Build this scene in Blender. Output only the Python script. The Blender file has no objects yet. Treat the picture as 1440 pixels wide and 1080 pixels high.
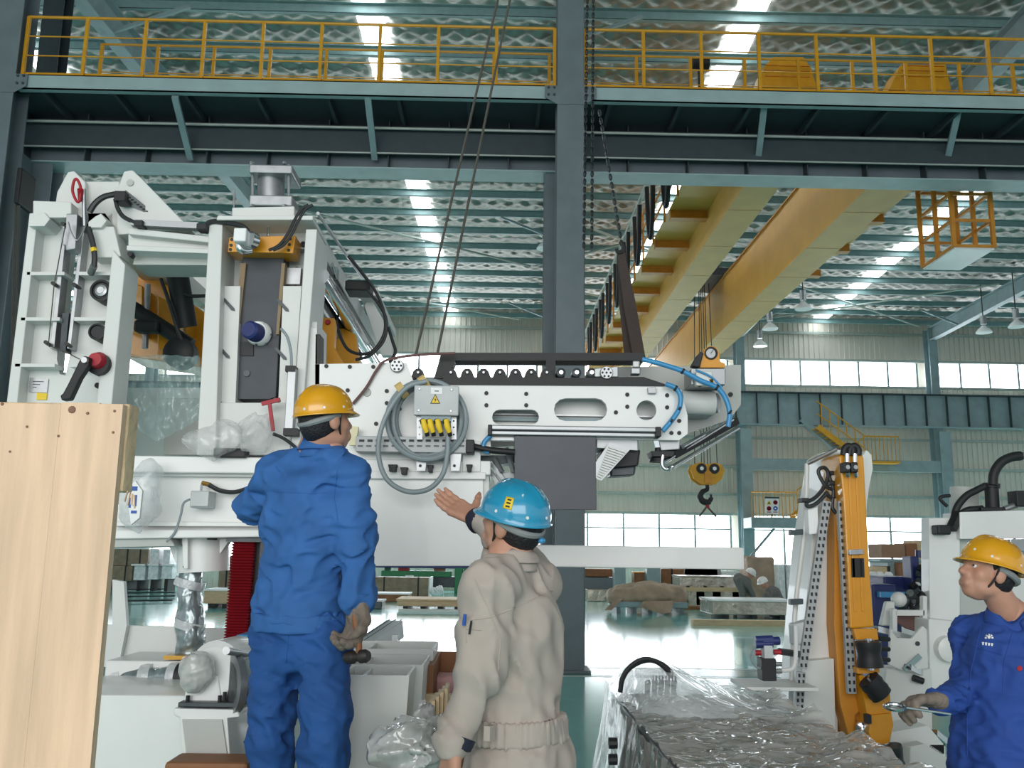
import bpy, bmesh, math, random
import numpy as np
from mathutils import Vector, Matrix
from mathutils.geometry import tessellate_polygon
random.seed(7)
C = bpy.context.scene.collection
sc = bpy.context.scene
R = math.radians
# ------------------------------------------------------------------ camera, sky, light, exposure
CAMP = Vector((0, 0, 1.45)); FPX = 1300.0
CAMR = (Matrix.Rotation(R(-.9), 3, 'Z') @ Matrix.Rotation(R(100.4), 3, 'X') @ Matrix.Rotation(R(.8), 3, 'Z'))
cd = bpy.data.cameras.new('camera'); cam = bpy.data.objects.new('camera', cd); C.objects.link(cam)
cd.sensor_width = 36; cd.lens = 36 * FPX / 1440; cd.clip_end = 300
cam.matrix_world = Matrix.Translation(CAMP) @ CAMR.to_4x4()
sc.camera = cam
w = bpy.data.worlds.new('overcast sky'); sc.world = w; w.use_nodes = True
wb = w.node_tree.nodes['Background']; wb.inputs[0].default_value = (.91, .95, 1, 1); wb.inputs[1].default_value = .62
sc.view_settings.view_transform = 'Standard'; sc.view_settings.look = 'None'; sc.view_settings.gamma = 1
sc.view_settings.use_curve_mapping = False; sc.view_settings.exposure = .38
def area(name, loc, rot, sx, sy, p, col=(1, 1, 1)):
    l = bpy.data.lights.new(name, 'AREA'); l.shape = 'RECTANGLE'; l.size = sx; l.size_y = sy; l.energy = p; l.color = col
    o = bpy.data.objects.new(name, l); o.location = loc; o.rotation_euler = rot; C.objects.link(o); return o
area('open_gate_daylight', (-3, -9, 4.2), (R(82), 0, 0), 14, 6, 900, (1, .98, .95))

# ------------------------------------------------------------------ helpers
def hx(s):
    c = [int(s[i:i + 2], 16) / 255 for i in (0, 2, 4)]
    return tuple(x / 12.92 if x <= .04045 else ((x + .055) / 1.055) ** 2.4 for x in c) + (1,)
def ray(px, py): return CAMR @ Vector(((px - 720) / FPX, (540 - py) / FPX, -1))
def P(px, py, d):
    v = ray(px, py); return CAMP + v * (d / v.y)
def PZ(px, py, z=0):
    v = ray(px, py); return CAMP + v * ((z - CAMP.z) / v.z)
M = {}
def mat(name, col, rough=.5, metal=0, var=.12, scale=6, bump=0, bscale=None, coat=0, emit=0, alpha=1, trans=0, spec=.5, stretch=None, aniso_noise=None):
    m = bpy.data.materials.new(name.replace('_', ' ')); m.use_nodes = True
    nt = m.node_tree; b = nt.nodes['Principled BSDF']; N = nt.nodes.new; L = nt.links.new
    c = hx(col) if isinstance(col, str) else col
    tc = N('ShaderNodeTexCoord'); mp = N('ShaderNodeMapping'); L(tc.outputs['Object'], mp.inputs[0])
    if stretch: mp.inputs['Scale'].default_value = stretch
    n = N('ShaderNodeTexNoise'); n.inputs['Scale'].default_value = scale; n.inputs['Detail'].default_value = 5; L(mp.outputs[0], n.inputs[0])
    r = N('ShaderNodeValToRGB'); r.color_ramp.elements[0].position = .3; r.color_ramp.elements[1].position = .7
    r.color_ramp.elements[0].color = tuple(x * (1 - var) for x in c[:3]) + (1,); r.color_ramp.elements[1].color = tuple(min(1, x * (1 + var * .6)) for x in c[:3]) + (1,)
    L(n.outputs[0], r.inputs[0]); L(r.outputs[0], b.inputs['Base Color'])
    b.inputs['Roughness'].default_value = rough; b.inputs['Metallic'].default_value = metal; b.inputs['Coat Weight'].default_value = coat
    b.inputs['Specular IOR Level'].default_value = spec
    if emit: b.inputs['Emission Color'].default_value = c; b.inputs['Emission Strength'].default_value = emit
    b.inputs['Alpha'].default_value = alpha; b.inputs['Transmission Weight'].default_value = trans
    if bump:
        n2 = N('ShaderNodeTexNoise'); n2.inputs['Scale'].default_value = bscale or scale * 4; n2.inputs['Detail'].default_value = 4; L(mp.outputs[0], n2.inputs[0])
        bp = N('ShaderNodeBump'); bp.inputs['Strength'].default_value = bump; bp.inputs['Distance'].default_value = .02
        L(n2.outputs[0], bp.inputs['Height']); L(bp.outputs[0], b.inputs['Normal'])
    M[name] = m; return m
class MB:
    def __init__(s): s.v = []; s.f = []
    def add(s, vs, fs):
        k = len(s.v); s.v += [tuple(p) for p in vs]; s.f += [tuple(i + k for i in f) for f in fs]; return s
    def hexa(s, p): return s.add(p, [(0, 3, 2, 1), (4, 5, 6, 7), (0, 1, 5, 4), (1, 2, 6, 5), (2, 3, 7, 6), (3, 0, 4, 7)])
    def box(s, a, b):
        (x, y, z), (X, Y, Z) = [min(i, j) for i, j in zip(a, b)], [max(i, j) for i, j in zip(a, b)]
        return s.hexa([(x, y, z), (X, y, z), (X, Y, z), (x, Y, z), (x, y, Z), (X, y, Z), (X, Y, Z), (x, Y, Z)])
    def cbox(s, c, sz): return s.box([c[i] - sz[i] / 2 for i in range(3)], [c[i] + sz[i] / 2 for i in range(3)])
    def obox(s, c, sz, m):
        c = Vector(c); q = [(-1, -1, -1), (1, -1, -1), (1, 1, -1), (-1, 1, -1), (-1, -1, 1), (1, -1, 1), (1, 1, 1), (-1, 1, 1)]
        return s.hexa([c + m @ Vector((i * sz[0] / 2, j * sz[1] / 2, k * sz[2] / 2)) for i, j, k in q])
    def bar(s, p, q, w, h, up=(0, 0, 1)):
        p, q = Vector(p), Vector(q); d = q - p; z = d.normalized(); u = Vector(up)
        x = z.cross(u)
        if x.length < 1e-4: x = z.cross(Vector((0, 1, 0)))
        x.normalize(); y = x.cross(z)
        return s.obox((p + q) / 2, (w, d.length, h), Matrix((x, z, y)).transposed())
    def pbox(s, x0, y0, x1, y1, d, th):
        xm, ym = (x0 + x1) / 2, (y0 + y1) / 2
        return s.box((P(x0, ym, d).x, d, P(xm, y0, d).z), (P(x1, ym, d).x, d + th, P(xm, y1, d).z))
    def plate(s, loops, off):
        """outline loop (3D, planar) plus hole loops, extruded by off"""
        off = Vector(off); loops = [[Vector(p) for p in l] for l in loops]
        allp = [p for l in loops for p in l]; n = len(allp)
        tri = tessellate_polygon(loops)
        fs = [tuple(t) for t in tri] + [tuple(i + n for i in reversed(t)) for t in tri]; k = 0
        for l in loops:
            m = len(l)
            for i in range(m): j = (i + 1) % m; fs.append((k + i, k + j, k + j + n, k + i + n))
            k += m
        return s.add(allp + [p + off for p in allp], fs)
    def pplate(s, pts, d, th, holes=()):
        return s.plate([[P(x, y, d) for x, y in l] for l in [pts] + list(holes)], (0, th, 0))
    def tube(s, pts, r, n=8, closed=False, sm=0):
        pts = [Vector(p) for p in pts]
        if sm: pts = spline(pts, sm, closed)
        m = len(pts); rs = r if isinstance(r, (list, tuple)) else [r] * m
        if len(rs) != m: rs = [rs[min(len(rs) - 1, int(i * len(rs) / m))] for i in range(m)]
        k = len(s.v); t0 = None; nr = None
        for i in range(m):
            a = pts[i - 1] if (i or closed) else pts[0]; b = pts[(i + 1) % m] if (i < m - 1 or closed) else pts[-1]
            t = (b - a).normalized() if (b - a).length > 1e-9 else Vector((0, 0, 1))
            if nr is None:
                nr = t.orthogonal().normalized()
            else:
                nr = (nr - t * nr.dot(t)); nr = nr.normalized() if nr.length > 1e-6 else t.orthogonal().normalized()
            bn = t.cross(nr)
            for j in range(n):
                a_ = 2 * math.pi * j / n; s.v.append(tuple(pts[i] + (nr * math.cos(a_) + bn * math.sin(a_)) * rs[i]))
        for i in range(m if closed else m - 1):
            for j in range(n):
                a, b = k + i * n, k + ((i + 1) % m) * n; s.f.append((a + j, a + (j + 1) % n, b + (j + 1) % n, b + j))
        if not closed: s.f.append(tuple(k + j for j in reversed(range(n)))); s.f.append(tuple(k + (m - 1) * n + j for j in range(n)))
        return s
    def rod(s, p, q, r, n=12, r2=None):
        return s.tube([p, q], [r, r if r2 is None else r2], n)
    def lathe(s, p, axis, prof, n=24):
        """prof: (along, radius) pairs"""
        p = Vector(p); a = Vector(axis).normalized(); u = a.orthogonal().normalized(); v = a.cross(u); k = len(s.v); m = len(prof)
        for h, r in prof:
            for j in range(n):
                t = 2 * math.pi * j / n; s.v.append(tuple(p + a * h + (u * math.cos(t) + v * math.sin(t)) * max(r, 1e-5)))
        for i in range(m - 1):
            for j in range(n): s.f.append((k + i * n + j, k + i * n + (j + 1) % n, k + (i + 1) * n + (j + 1) % n, k + (i + 1) * n + j))
        s.f.append(tuple(k + j for j in reversed(range(n)))); s.f.append(tuple(k + (m - 1) * n + j for j in range(n)))
        return s
    def ball(s, c, r, n=16, m=10):
        r = r if isinstance(r, (tuple, list)) else (r, r, r); k = len(s.v)
        for i in range(1, m):
            f = math.pi * i / m
            for j in range(n):
                t = 2 * math.pi * j / n; s.v.append((c[0] + r[0] * math.sin(f) * math.cos(t), c[1] + r[1] * math.sin(f) * math.sin(t), c[2] + r[2] * math.cos(f)))
        for i in range(m - 2):
            for j in range(n): s.f.append((k + i * n + j, k + (i + 1) * n + j, k + (i + 1) * n + (j + 1) % n, k + i * n + (j + 1) % n))
        s.v += [(c[0], c[1], c[2] + r[2]), (c[0], c[1], c[2] - r[2])]; t, b = len(s.v) - 2, len(s.v) - 1
        for j in range(n): s.f.append((t, k + j, k + (j + 1) % n)); s.f.append((b, k + (m - 2) * n + (j + 1) % n, k + (m - 2) * n + j))
        return s
    def hull(s, pts):
        bm = bmesh.new(); [bm.verts.new(p) for p in pts]; bmesh.ops.convex_hull(bm, input=bm.verts)
        bm.verts.index_update(); s.add([v.co for v in bm.verts], [tuple(v.index for v in f.verts) for f in bm.faces]); bm.free(); return s
def spline(p, k=6, closed=False):
    n = len(p); out = []
    for i in range(n if closed else n - 1):
        a = p[(i - 1) % n] if (i or closed) else p[0] * 2 - p[1]; b, c = p[i], p[(i + 1) % n]; d = p[(i + 2) % n] if (i + 2 < n or closed) else p[-1] * 2 - p[-2]
        for j in range(k):
            t = j / k; out.append(.5 * (2 * b + (c - a) * t + (2 * a - 5 * b + 4 * c - d) * t * t + (3 * b - a - 3 * c + d) * t ** 3))
    if not closed: out.append(p[-1])
    return out
def circ(c, r, n=20, u=(1, 0, 0), v=(0, 0, 1)):
    c, u, v = Vector(c), Vector(u), Vector(v); return [c + u * (r * math.cos(2 * math.pi * i / n)) + v * (r * math.sin(2 * math.pi * i / n)) for i in range(n)]
def pcirc(x, y, r, n=16): return [(x + r * math.cos(2 * math.pi * i / n), y + r * math.sin(2 * math.pi * i / n)) for i in range(n)]
def pslot(x0, y0, x1, y1, n=6, sk=0):
    r = (y1 - y0) / 2; c = (y0 + y1) / 2
    return [(x1 - r + r * math.cos(a), c + sk + r * math.sin(a)) for a in [-math.pi / 2 + math.pi * i / n for i in range(n + 1)]] + [(x0 + r + r * math.cos(a), c + r * math.sin(a)) for a in [math.pi / 2 + math.pi * i / n for i in range(n + 1)]]
ORG = {}
def tag(o, label=None, cat=None, group=None, kind=None):
    for k, v in (('label', label), ('category', cat), ('group', group), ('kind', kind)):
        if v: o[k] = v
    return o
def thing(name, label, cat, loc=(0, 0, 0), group=None):
    o = bpy.data.objects.new(name, None); C.objects.link(o); o.location = loc; o.empty_display_size = .1
    ORG[o.name] = Vector(loc); return tag(o, label, cat, group)
def obj(name, mb, m, parent=None, smooth=False, bevel=0, label=None, cat=None, group=None, kind=None, solid=0, org=None):
    vs = mb.v
    if parent is not None: o0 = ORG[parent.name]
    elif org is not None: o0 = Vector(org)
    else:
        a = np.array(vs); lo, hi = a.min(0), a.max(0); o0 = Vector(((lo[0] + hi[0]) / 2, (lo[1] + hi[1]) / 2, lo[2]))
    me = bpy.data.meshes.new(name); me.from_pydata([(v[0] - o0.x, v[1] - o0.y, v[2] - o0.z) for v in vs], [], mb.f)
    bm = bmesh.new(); bm.from_mesh(me); bmesh.ops.recalc_face_normals(bm, faces=bm.faces); bm.to_mesh(me); bm.free()
    me.materials.append(M[m] if isinstance(m, str) else m)
    if smooth:
        me.shade_smooth()
        if smooth != 2: me.set_sharp_from_angle(angle=R(38))
    o = bpy.data.objects.new(name, me); C.objects.link(o); ORG[o.name] = o0
    if parent is not None: o.parent = parent
    else: o.location = o0
    if bevel:
        b = o.modifiers.new('edge', 'BEVEL'); b.width = bevel; b.segments = 2; b.limit_method = 'ANGLE'; b.angle_limit = R(40); b.harden_normals = False
    if solid:
        b = o.modifiers.new('thickness', 'SOLIDIFY'); b.thickness = solid; b.offset = 0
    return tag(o, label, cat, group, kind)
def copy_at(o, dv, parent=None):
    c = o.copy(); C.objects.link(c); c.parent = parent if parent is not None else o.parent
    c.location = o.location + Vector(dv); ORG[c.name] = ORG[o.name] + Vector(dv); return c
def dup(root, loc, rotz=0, label=None, scale=None):
    r = root.copy(); C.objects.link(r); r.location = loc; r.rotation_euler = (0, 0, rotz)
    if scale: r.scale = scale
    if label: r['label'] = label
    for ch in list(root.children):
        c = ch.copy(); C.objects.link(c); c.parent = r
        for g in list(ch.children): e = g.copy(); C.objects.link(e); e.parent = c
    return r
# ---- smooth blended bodies: signed distances on a grid, then surface nets
def sdf_cone(X, a, b, ra, rb):
    a, b = np.array(a, float), np.array(b, float); d = b - a; L2 = max(d @ d, 1e-9)
    t = np.clip(((X - a) @ d) / L2, 0, 1); return np.linalg.norm(X - a - t[..., None] * d, axis=-1) - (ra + (rb - ra) * t)
def sdf_ell(X, c, r, rot=None):
    q = X - np.array(c, float)
    if rot is not None: q = q @ np.array(rot)
    r = np.array(r, float); k = np.linalg.norm(q / r, axis=-1); return (k - 1) * r.min() if r.min() / r.max() > .5 else np.linalg.norm(q, axis=-1) * (1 - 1 / np.maximum(k, 1e-4))
def sdf_box(X, c, h, rot=None, r=.02):
    q = X - np.array(c, float)
    if rot is not None: q = q @ np.array(rot)
    q = np.abs(q) - (np.array(h, float) - r); return np.linalg.norm(np.maximum(q, 0), axis=-1) + np.minimum(q.max(-1), 0) - r
def smin(a, b, k):
    h = np.maximum(k - np.abs(a - b), 0) / k; return np.minimum(a, b) - h * h * k * .25
def nets(fun, lo, hi, h):
    lo = np.array(lo, float); n = np.ceil((np.array(hi) - lo) / h).astype(int) + 1
    g = np.stack(np.meshgrid(*[lo[i] + h * np.arange(n[i]) for i in range(3)], indexing='ij'), -1); f = fun(g)
    s = f < 0; cs = [(i, j, k) for i in (0, 1) for j in (0, 1) for k in (0, 1)]
    sub = lambda A, c: A[c[0]:n[0] - 1 + c[0], c[1]:n[1] - 1 + c[1], c[2]:n[2] - 1 + c[2]]
    cnt = sum(sub(s, c).astype(int) for c in cs); act = (cnt > 0) & (cnt < 8)
    idx = -np.ones(act.shape, int); idx[act] = np.arange(act.sum()); cells = np.argwhere(act)
    acc = np.zeros((len(cells), 3)); w_ = np.zeros(len(cells))
    val = {c: sub(f, c)[act] for c in cs}
    for c in cs:
        for ax in range(3):
            if c[ax] == 0:
                d = list(c); d[ax] = 1; d = tuple(d); a, b = val[c], val[d]; cr = (a < 0) != (b < 0)
                t = np.where(cr, a / np.where(cr, a - b, 1), 0); p = np.tile(np.array(c, float), (len(cells), 1)); p[:, ax] += t
                acc[cr] += p[cr]; w_[cr] += 1
    V = lo + h * (cells + acc / w_[:, None]); F = []
    for ax in range(3):
        u, v = (ax + 1) % 3, (ax + 2) % 3
        sl = [slice(None)] * 3; sl2 = [slice(None)] * 3; sl[ax] = slice(0, -1); sl2[ax] = slice(1, None)
        ch = s[tuple(sl)] != s[tuple(sl2)]; e = np.argwhere(ch)
        e = e[(e[:, u] > 0) & (e[:, v] > 0) & (e[:, u] < n[u] - 1) & (e[:, v] < n[v] - 1)]
        q = []
        for du, dv in ((-1, -1), (0, -1), (0, 0), (-1, 0)):
            k = e.copy(); k[:, u] += du; k[:, v] += dv; q.append(idx[k[:, 0], k[:, 1], k[:, 2]])
        F.append(np.stack(q, 1))
    F = np.concatenate(F); mb = MB(); mb.v = [tuple(x) for x in V]; mb.f = [tuple(int(i) for i in x) for x in F]; return mb
def wn(X, s, seed=0):
    """cheap smooth 3D noise from sines, about -1..1"""
    r = np.random.RandomState(seed); o = 0
    for i in range(5):
        k = r.normal(size=3); k /= np.linalg.norm(k); o = o + np.sin((X @ k) * s * (1 + .35 * i) + r.uniform(0, 6.3) + 1.3 * np.sin((X @ r.normal(size=3)) * s * .6 + i))
    return o / 5

# ------------------------------------------------------------------ materials
mat('floor_epoxy', '88d4ce', .13, var=.1, scale=1.2, bump=.03, bscale=2.5, coat=.3)
mat('stripe_green', '2f6f5c', .2, var=.1); mat('stripe_pale', 'c9d6d0', .3)
mat('steel_lit', '9fb6b8', .42, var=.1, scale=3); mat('steel_teal', '8ca2a6', .45, var=.14, scale=3); mat('steel_grey', '6d7a80', .45, var=.12, scale=3); mat('steel_dark', '38454a', .5)  # paler copy has the light painted in; teal is lightened in place of haze
mat('purlin_teal', '7d9c9c', .42, var=.12)
mat('foil', 'a3a39c',   .44, .75, var=.12, scale=5, bump=.1, bscale=20)
mat('cladding', 'd6d2c6', .45, var=.06, scale=.8); mat('girt', 'a9b4ad', .4)
mat('rail_yellow', 'd59a18', .42, var=.12); mat('crane_yellow', 'e0ad52', .5, var=.08, scale=2); mat('crane_orange', 'cf8a2a', .5)
mat('pane_light', 'f4f9ff', .3, var=.01, emit=6); mat('skylight_light', 'f6fbff', .3, var=.01, emit=6)
mat('window_frame', '9db2b0', .4); mat('black_rubber', '1c1d20', .55, var=.2); mat('black_cable', '26282b', .45); mat('rope', '55524c', .6, .3)
mat('white_paint', 'e4e6e4', .36, var=.05, scale=2.5, coat=.15); mat('white_machine', 'd9dbd8', .45, var=.05, scale=2); mat('grey_paint', 'b9bcb8', .5, var=.06)
mat('chrome', 'd5d8da', .14, 1, var=.05); mat('brushed', 'a2a5a7', .38, .8, var=.12, scale=20); mat('alu', '9a9ea0', .38, .7, var=.06); mat('dark_steel', '41474a', .4, .5, var=.25, scale=14)
mat('machine_yellow', 'd8920c', .35, var=.1, coat=.3); mat('red', 'a8182a', .5); mat('red_bellows', '8f1020', .6); mat('blue_tube', '3e93c8', .3); mat('grey_cable', '8b979b', .42)
mat('brass', 'a5813c', .35, .8); mat('slate', '3a4048', .5, var=.2, scale=8); mat('label_white', 'eef0f0', .5, var=.02); mat('sign_yellow', 'f0cc28', .5); mat('sign_blue', '2456a8', .5); mat('glass_dark', '20262a', .15)
mat('lamp_glass', 'ffffff', .2, var=.01); mat('machine_blue', '23306a', .4); mat('machine_green', '1f7a4c', .45)
mat('tray_grey', 'a6aaab', .5, .2, var=.06); mat('lining', '8f7a5c', .6); mat('alu_bright', 'd3d6d7', .3, .3); mat('box_grey', 'c3c8c8', .5)

# ------------------------------------------------------------------ structure
def struct(name, mb, m, **k): return obj(name, mb, m, kind='structure', **k)
YN, YF, YW = 12.0, 36.3, 37.2            # near column line, far column line, far wall
floor = struct('floor', MB().box((-34, -10, -.2), (38, 37.4, 0)), 'floor_epoxy')
obj('lane_stripe', MB().box((-34, 11.75, 0), (38, 12.45, .002)), 'stripe_green', floor)
for y in (11.6, 12.5): obj('lane_line', MB().box((-34, y, 0), (38, y + .07, .0025)), 'stripe_pale', floor)
ZE = 11.0
NX = [P(802, 300, YN).x + 7.92 * i for i in (-1, 0, 1)]
FX = [P(1045, 650, YF).x + 7.85 * i for i in (-3, -2, -1, 0, 1, 2)]
# far wall: ribbed sheets between two window bands
wall = struct('wall_back', MB().box((-34, YW + .25, 0), (38, YW + .35, ZE + .3)), 'cladding')
zl0, zl1 = 1.1, P(920, 722, YW).z; zu0, zu1 = P(1180, 545, YW).z, P(1180, 508, YW).z
def sheet(z0, z1):
    b = MB(); pr = []; n = 5
    for i in range(n):
        x = i * .21; pr += [(x, 0), (x + .14, 0), (x + .155, -.035), (x + .195, -.035)]
    pr.append((n * .21, 0))
    v = [(x, YW + y, z0) for x, y in pr] + [(x, YW + y, z1) for x, y in pr]; m = len(pr)
    return b.add(v, [(i, i + 1, m + i + 1, m + i) for i in range(m - 1)])
for z0, z1 in ((0, zl0), (zl1, 5.1), (5.1, zu0), (zu1, ZE + .2)):
    s0 = obj('cladding_panel', sheet(z0, z1), 'cladding', wall)
    s0.location.x = -33.9
    for i in range(1, 68): copy_at(s0, (1.05 * i, 0, 0), wall)
for z in (zl1, 3.9, 5.02, 6.2, zu1, zu0, 10.6):
    obj('girt', MB().box((-34, YW - .16, z - .04), (38, YW - .1, z + .06)), 'girt', wall)
def window(i, x0, x1, z0, z1, tr):
    wn_ = struct('window_%d' % i, MB().box((x0, YW - .05, z0 - .05), (x1, YW + .05, z0)).box((x0, YW - .05, z1), (x1, YW + .05, z1 + .05)), 'window_frame')
    n = max(1, round((x1 - x0) / 1.31)); dx = (x1 - x0) / n; zs = [z0] + ([tr] if tr else []) + [z1]
    for k in range(n + 1): obj('mullion', MB().box((x0 + k * dx - .04, YW - .06, z0), (x0 + k * dx + .04, YW + .04, z1)), 'window_frame', wn_)
    if tr: obj('transom', MB().box((x0, YW - .055, tr - .03), (x1, YW + .035, tr + .03)), 'window_frame', wn_)
    for a, b in zip(zs, zs[1:]):
        p0 = None
        for k in range(n):
            if p0 is None: p0 = obj('pane', MB().box((x0 + .03, YW, a), (x0 + dx - .03, YW + .01, b)), 'pane_light', wn_)
            else: copy_at(p0, (k * dx, 0, 0), wn_)
k = 1
for a, b in zip([-23] + FX, FX + [33]):
    window(k, a + .35, b - .35, zl0 + .05, zl1 - .05, P(920, 743, YW).z); k += 1
    window(k, a + .3, b - .3, zu0 + .05, zu1 - .05, None); k += 1
# ceiling: quilted foil sheets above purlins, rooflight strips let in daylight
ceil = struct('ceiling', MB().box((-34, -10, ZE + .25), (38, 37.5, ZE + .35)), 'steel_dark')
SKY = [(-2.5, -1.95, 13, 37), (4.38, 5.1, 13, 37), (12.1, 13.2, 13, 37), (-9.3, -9.3, 13, 18.5), (-16.6, -16.6, 13, 37)]
def quilt(x0, x1, y0, y1):
    nx, ny = 36, int((y1 - y0) / .042); b = MB(); L = .46
    for j in range(ny + 1):
        for i in range(nx + 1):
            x, y = x0 + (x1 - x0) * i / nx, y0 + (y1 - y0) * j / ny
            h = abs(math.sin(math.pi * (x + y) / L)) * abs(math.sin(math.pi * (x - y) / L))
            b.v.append((x, y, ZE + .18 - .05 * h - .01 * math.sin(x * 9 + y * 5)))
    for j in range(ny):
        for i in range(nx): a = j * (nx + 1) + i; b.f.append((a, a + 1, a + nx + 2, a + nx + 1))
    return b
q0 = obj('foil_sheet', quilt(-20.7, -19.32, 12.5, 37.3), 'foil', ceil, smooth=2)
for i in range(1, 31): copy_at(q0, (1.38 * i, 0, 0), ceil)
q1 = obj('foil_sheet', MB().box((-20.7, -10, ZE + .14), (24, 12.5, ZE + .18)), 'foil', ceil)
for (a, b, y0, y1) in SKY:
    h = .25
    obj('rooflight_strip', MB().add([(a - h, y0, ZE + .06), (a + h, y0, ZE + .06), (b + h, y1, ZE + .06), (b - h, y1, ZE + .06), (a - h, y0, ZE + .09), (a + h, y0, ZE + .09), (b + h, y1, ZE + .09), (b - h, y1, ZE + .09)], [(0, 3, 2, 1), (4, 5, 6, 7), (0, 1, 5, 4), (1, 2, 6, 5), (2, 3, 7, 6), (3, 0, 4, 7)]), 'skylight_light', ceil)
def zpurlin(y):
    b = MB(); z = ZE + .03
    return b.box((-24, y, z - .17), (26, y + .012, z)).box((-24, y, z - .17), (26, y + .08, z - .158)).box((-24, y - .08, z - .012), (26, y, z))
y = 13.6; p0 = obj('purlin', zpurlin(y), 'purlin_teal', ceil)
for i in range(1, 17): copy_at(p0, (0, 1.42 * i, 0), ceil)
for xa, xb in zip([NX[0], NX[1], NX[2]], [FX[1], FX[2], FX[3]]):
    pass
for i, xa in enumerate([NX[0], NX[1], NX[2], NX[2] + 7.9]):
    xb = FX[i + 1] if i < 5 else xa
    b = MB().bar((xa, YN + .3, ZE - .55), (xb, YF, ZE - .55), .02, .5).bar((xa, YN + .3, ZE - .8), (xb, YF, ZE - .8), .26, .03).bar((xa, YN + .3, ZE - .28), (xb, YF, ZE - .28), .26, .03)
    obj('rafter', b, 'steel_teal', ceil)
    for (ya, yb, s_) in ((14, 16.5, 1.4), (24, 26.5, -1.4), (33, 35.6, 1.4), (33, 35.6, -1.4)):
        t = (ya - YN) / (YF - YN); x = xa + (xb - xa) * t
        obj('knee_brace', MB().bar((x, ya + .8, ZE - .78), (x + s_, ya + .8, ZE - .22), .06, .06), 'steel_teal', ceil)
for (x0, y0, x1, y1) in ((6.5, 24, 1.2, 29), (1.2, 24, 6.5, 29), (9.5, 30, 17, 36), (17, 30, 9.5, 36), (-6, 24, 1, 29), (1.4, 31, 9.2, 36), (-7, 31, .8, 36)):
    obj('tie_rod', MB().rod((x0, y0, ZE - .3), (x1, y1, ZE - .3), .035, 8), 'girt', ceil)

# columns
def hcol(name, x, y, z0, z1, wf, dp, m, label, group, depthw=.02, brace=True):
    t = thing(name, label, 'column', (x, y, 0), group)
    obj('flange', MB().box((x - wf / 2, y, z0), (x + wf / 2, y + depthw, z1)), m, t)
    obj('flange', MB().box((x - wf / 2, y + dp - depthw, z0), (x + wf / 2, y + dp, min(z1, 99))), m, t)
    obj('web', MB().box((x - .012, y + depthw, z0), (x + .012, y + dp - depthw, z1)), m, t)
    obj('base_plate', MB().box((x - wf / 2 - .08, y - .08, 0), (x + wf / 2 + .08, y + dp + .08, .03)), m, t)
    return t
FZT = P(600, 115, YN).z; FZB = P(600, 135, YN).z       # fascia beam top and bottom
RZ = P(600, 252, 13.4).z                               # runway girder underside
cl = ['grey steel column standing at the corner behind the white ribbed machine frame', 'tall grey steel column rising from the floor behind the beige worker', 'grey steel column standing past the bright roof strip beyond the blue worker']
for i, x in enumerate(NX[:2]):
    t = hcol('steel_column', x, YN, 0, ZE - .3, .37, .42, 'steel_grey', cl[i], 'columns of the near runway')
    obj('crane_leg', MB().box((x - .3, YN + 1.05, 0), (x + .3, YN + 1.07, RZ)).box((x - .012, YN + .44, 0), (x + .012, YN + 1.4, RZ)).box((x - .3, YN + 1.4, 0), (x + .3, YN + 1.42, RZ)), 'steel_grey', t)
    g = obj('gusset_plate', MB().plate([[(x - .36, YN - .012, FZT - .02), (x + .36, YN - .012, FZT - .02), (x + .36, YN - .012, FZB + .02), (x + .2, YN - .012, FZB - .08), (x - .2, YN - .012, FZB - .08), (x - .36, YN - .012, FZB + .02)]], (0, .01, 0)), 'steel_grey', t)
    for sx in (-.31, -.23, .23, .31):
        for dz in (.05, .16): obj('bolt', MB().lathe((x + sx, YN - .012, FZT - dz), (0, -1, 0), [(0, .018), (.02, .018)], 6), 'steel_dark', g)
for i, x in enumerate(FX):
    if i in (1, 2): continue
    lab = {0: 'grey steel column at the far wall seen past the ribbed machine frame', 3: 'grey steel column at the far wall beside the yellow hook block', 4: 'grey steel column at the far wall above the cardboard cartons', 5: 'grey steel column at the far wall behind the white machine hoses'}[i]
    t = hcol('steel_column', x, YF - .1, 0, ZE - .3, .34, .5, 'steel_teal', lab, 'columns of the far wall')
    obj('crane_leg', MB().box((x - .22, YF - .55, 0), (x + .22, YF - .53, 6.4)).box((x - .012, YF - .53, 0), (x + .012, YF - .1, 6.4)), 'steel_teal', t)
# near runway: edge beam, deck, girder with stiffeners
rw = thing('crane_runway', 'grey steel crane runway with a walkway deck spanning the hall above the machine', 'crane runway', (0, YN, RZ))
XL, XR = -13, 15
for a, b in ((XL, NX[0] - .2), (NX[0] + .2, NX[1] - .2), (NX[1] + .2, NX[2] - .2), (NX[2] + .2, XR)):
    obj('edge_beam', MB().box((a, YN + .03, FZB), (b, YN + .05, FZT)).box((a, YN + .03, FZB), (b, YN + .14, FZB + .015)).box((a, YN + .03, FZT - .015), (b, YN + .14, FZT)), 'steel_lit', rw)
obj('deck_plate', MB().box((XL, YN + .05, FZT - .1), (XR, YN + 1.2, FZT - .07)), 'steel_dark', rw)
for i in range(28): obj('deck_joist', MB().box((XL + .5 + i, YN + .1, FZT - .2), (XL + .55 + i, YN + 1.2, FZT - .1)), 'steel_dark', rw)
GW = 13.2
obj('girder_web', MB().box((XL, GW, RZ), (XR, GW + .02, FZT + .05)), 'steel_grey', rw)
obj('girder_flange', MB().box((XL, GW - .22, RZ - .02), (XR, GW + .2, RZ)), 'steel_lit', rw)
obj('web_shade', MB().box((XL, GW - .24, RZ + .2), (XR, GW - .2, FZT - .22)), 'steel_dark', rw)  # dark strip added to stand in for shade on the upper girder web
obj('surge_pipe', MB().rod((XL, GW - .27, RZ + .2), (XR, GW - .27, RZ + .2), .014, 6), 'girt', rw)
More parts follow.
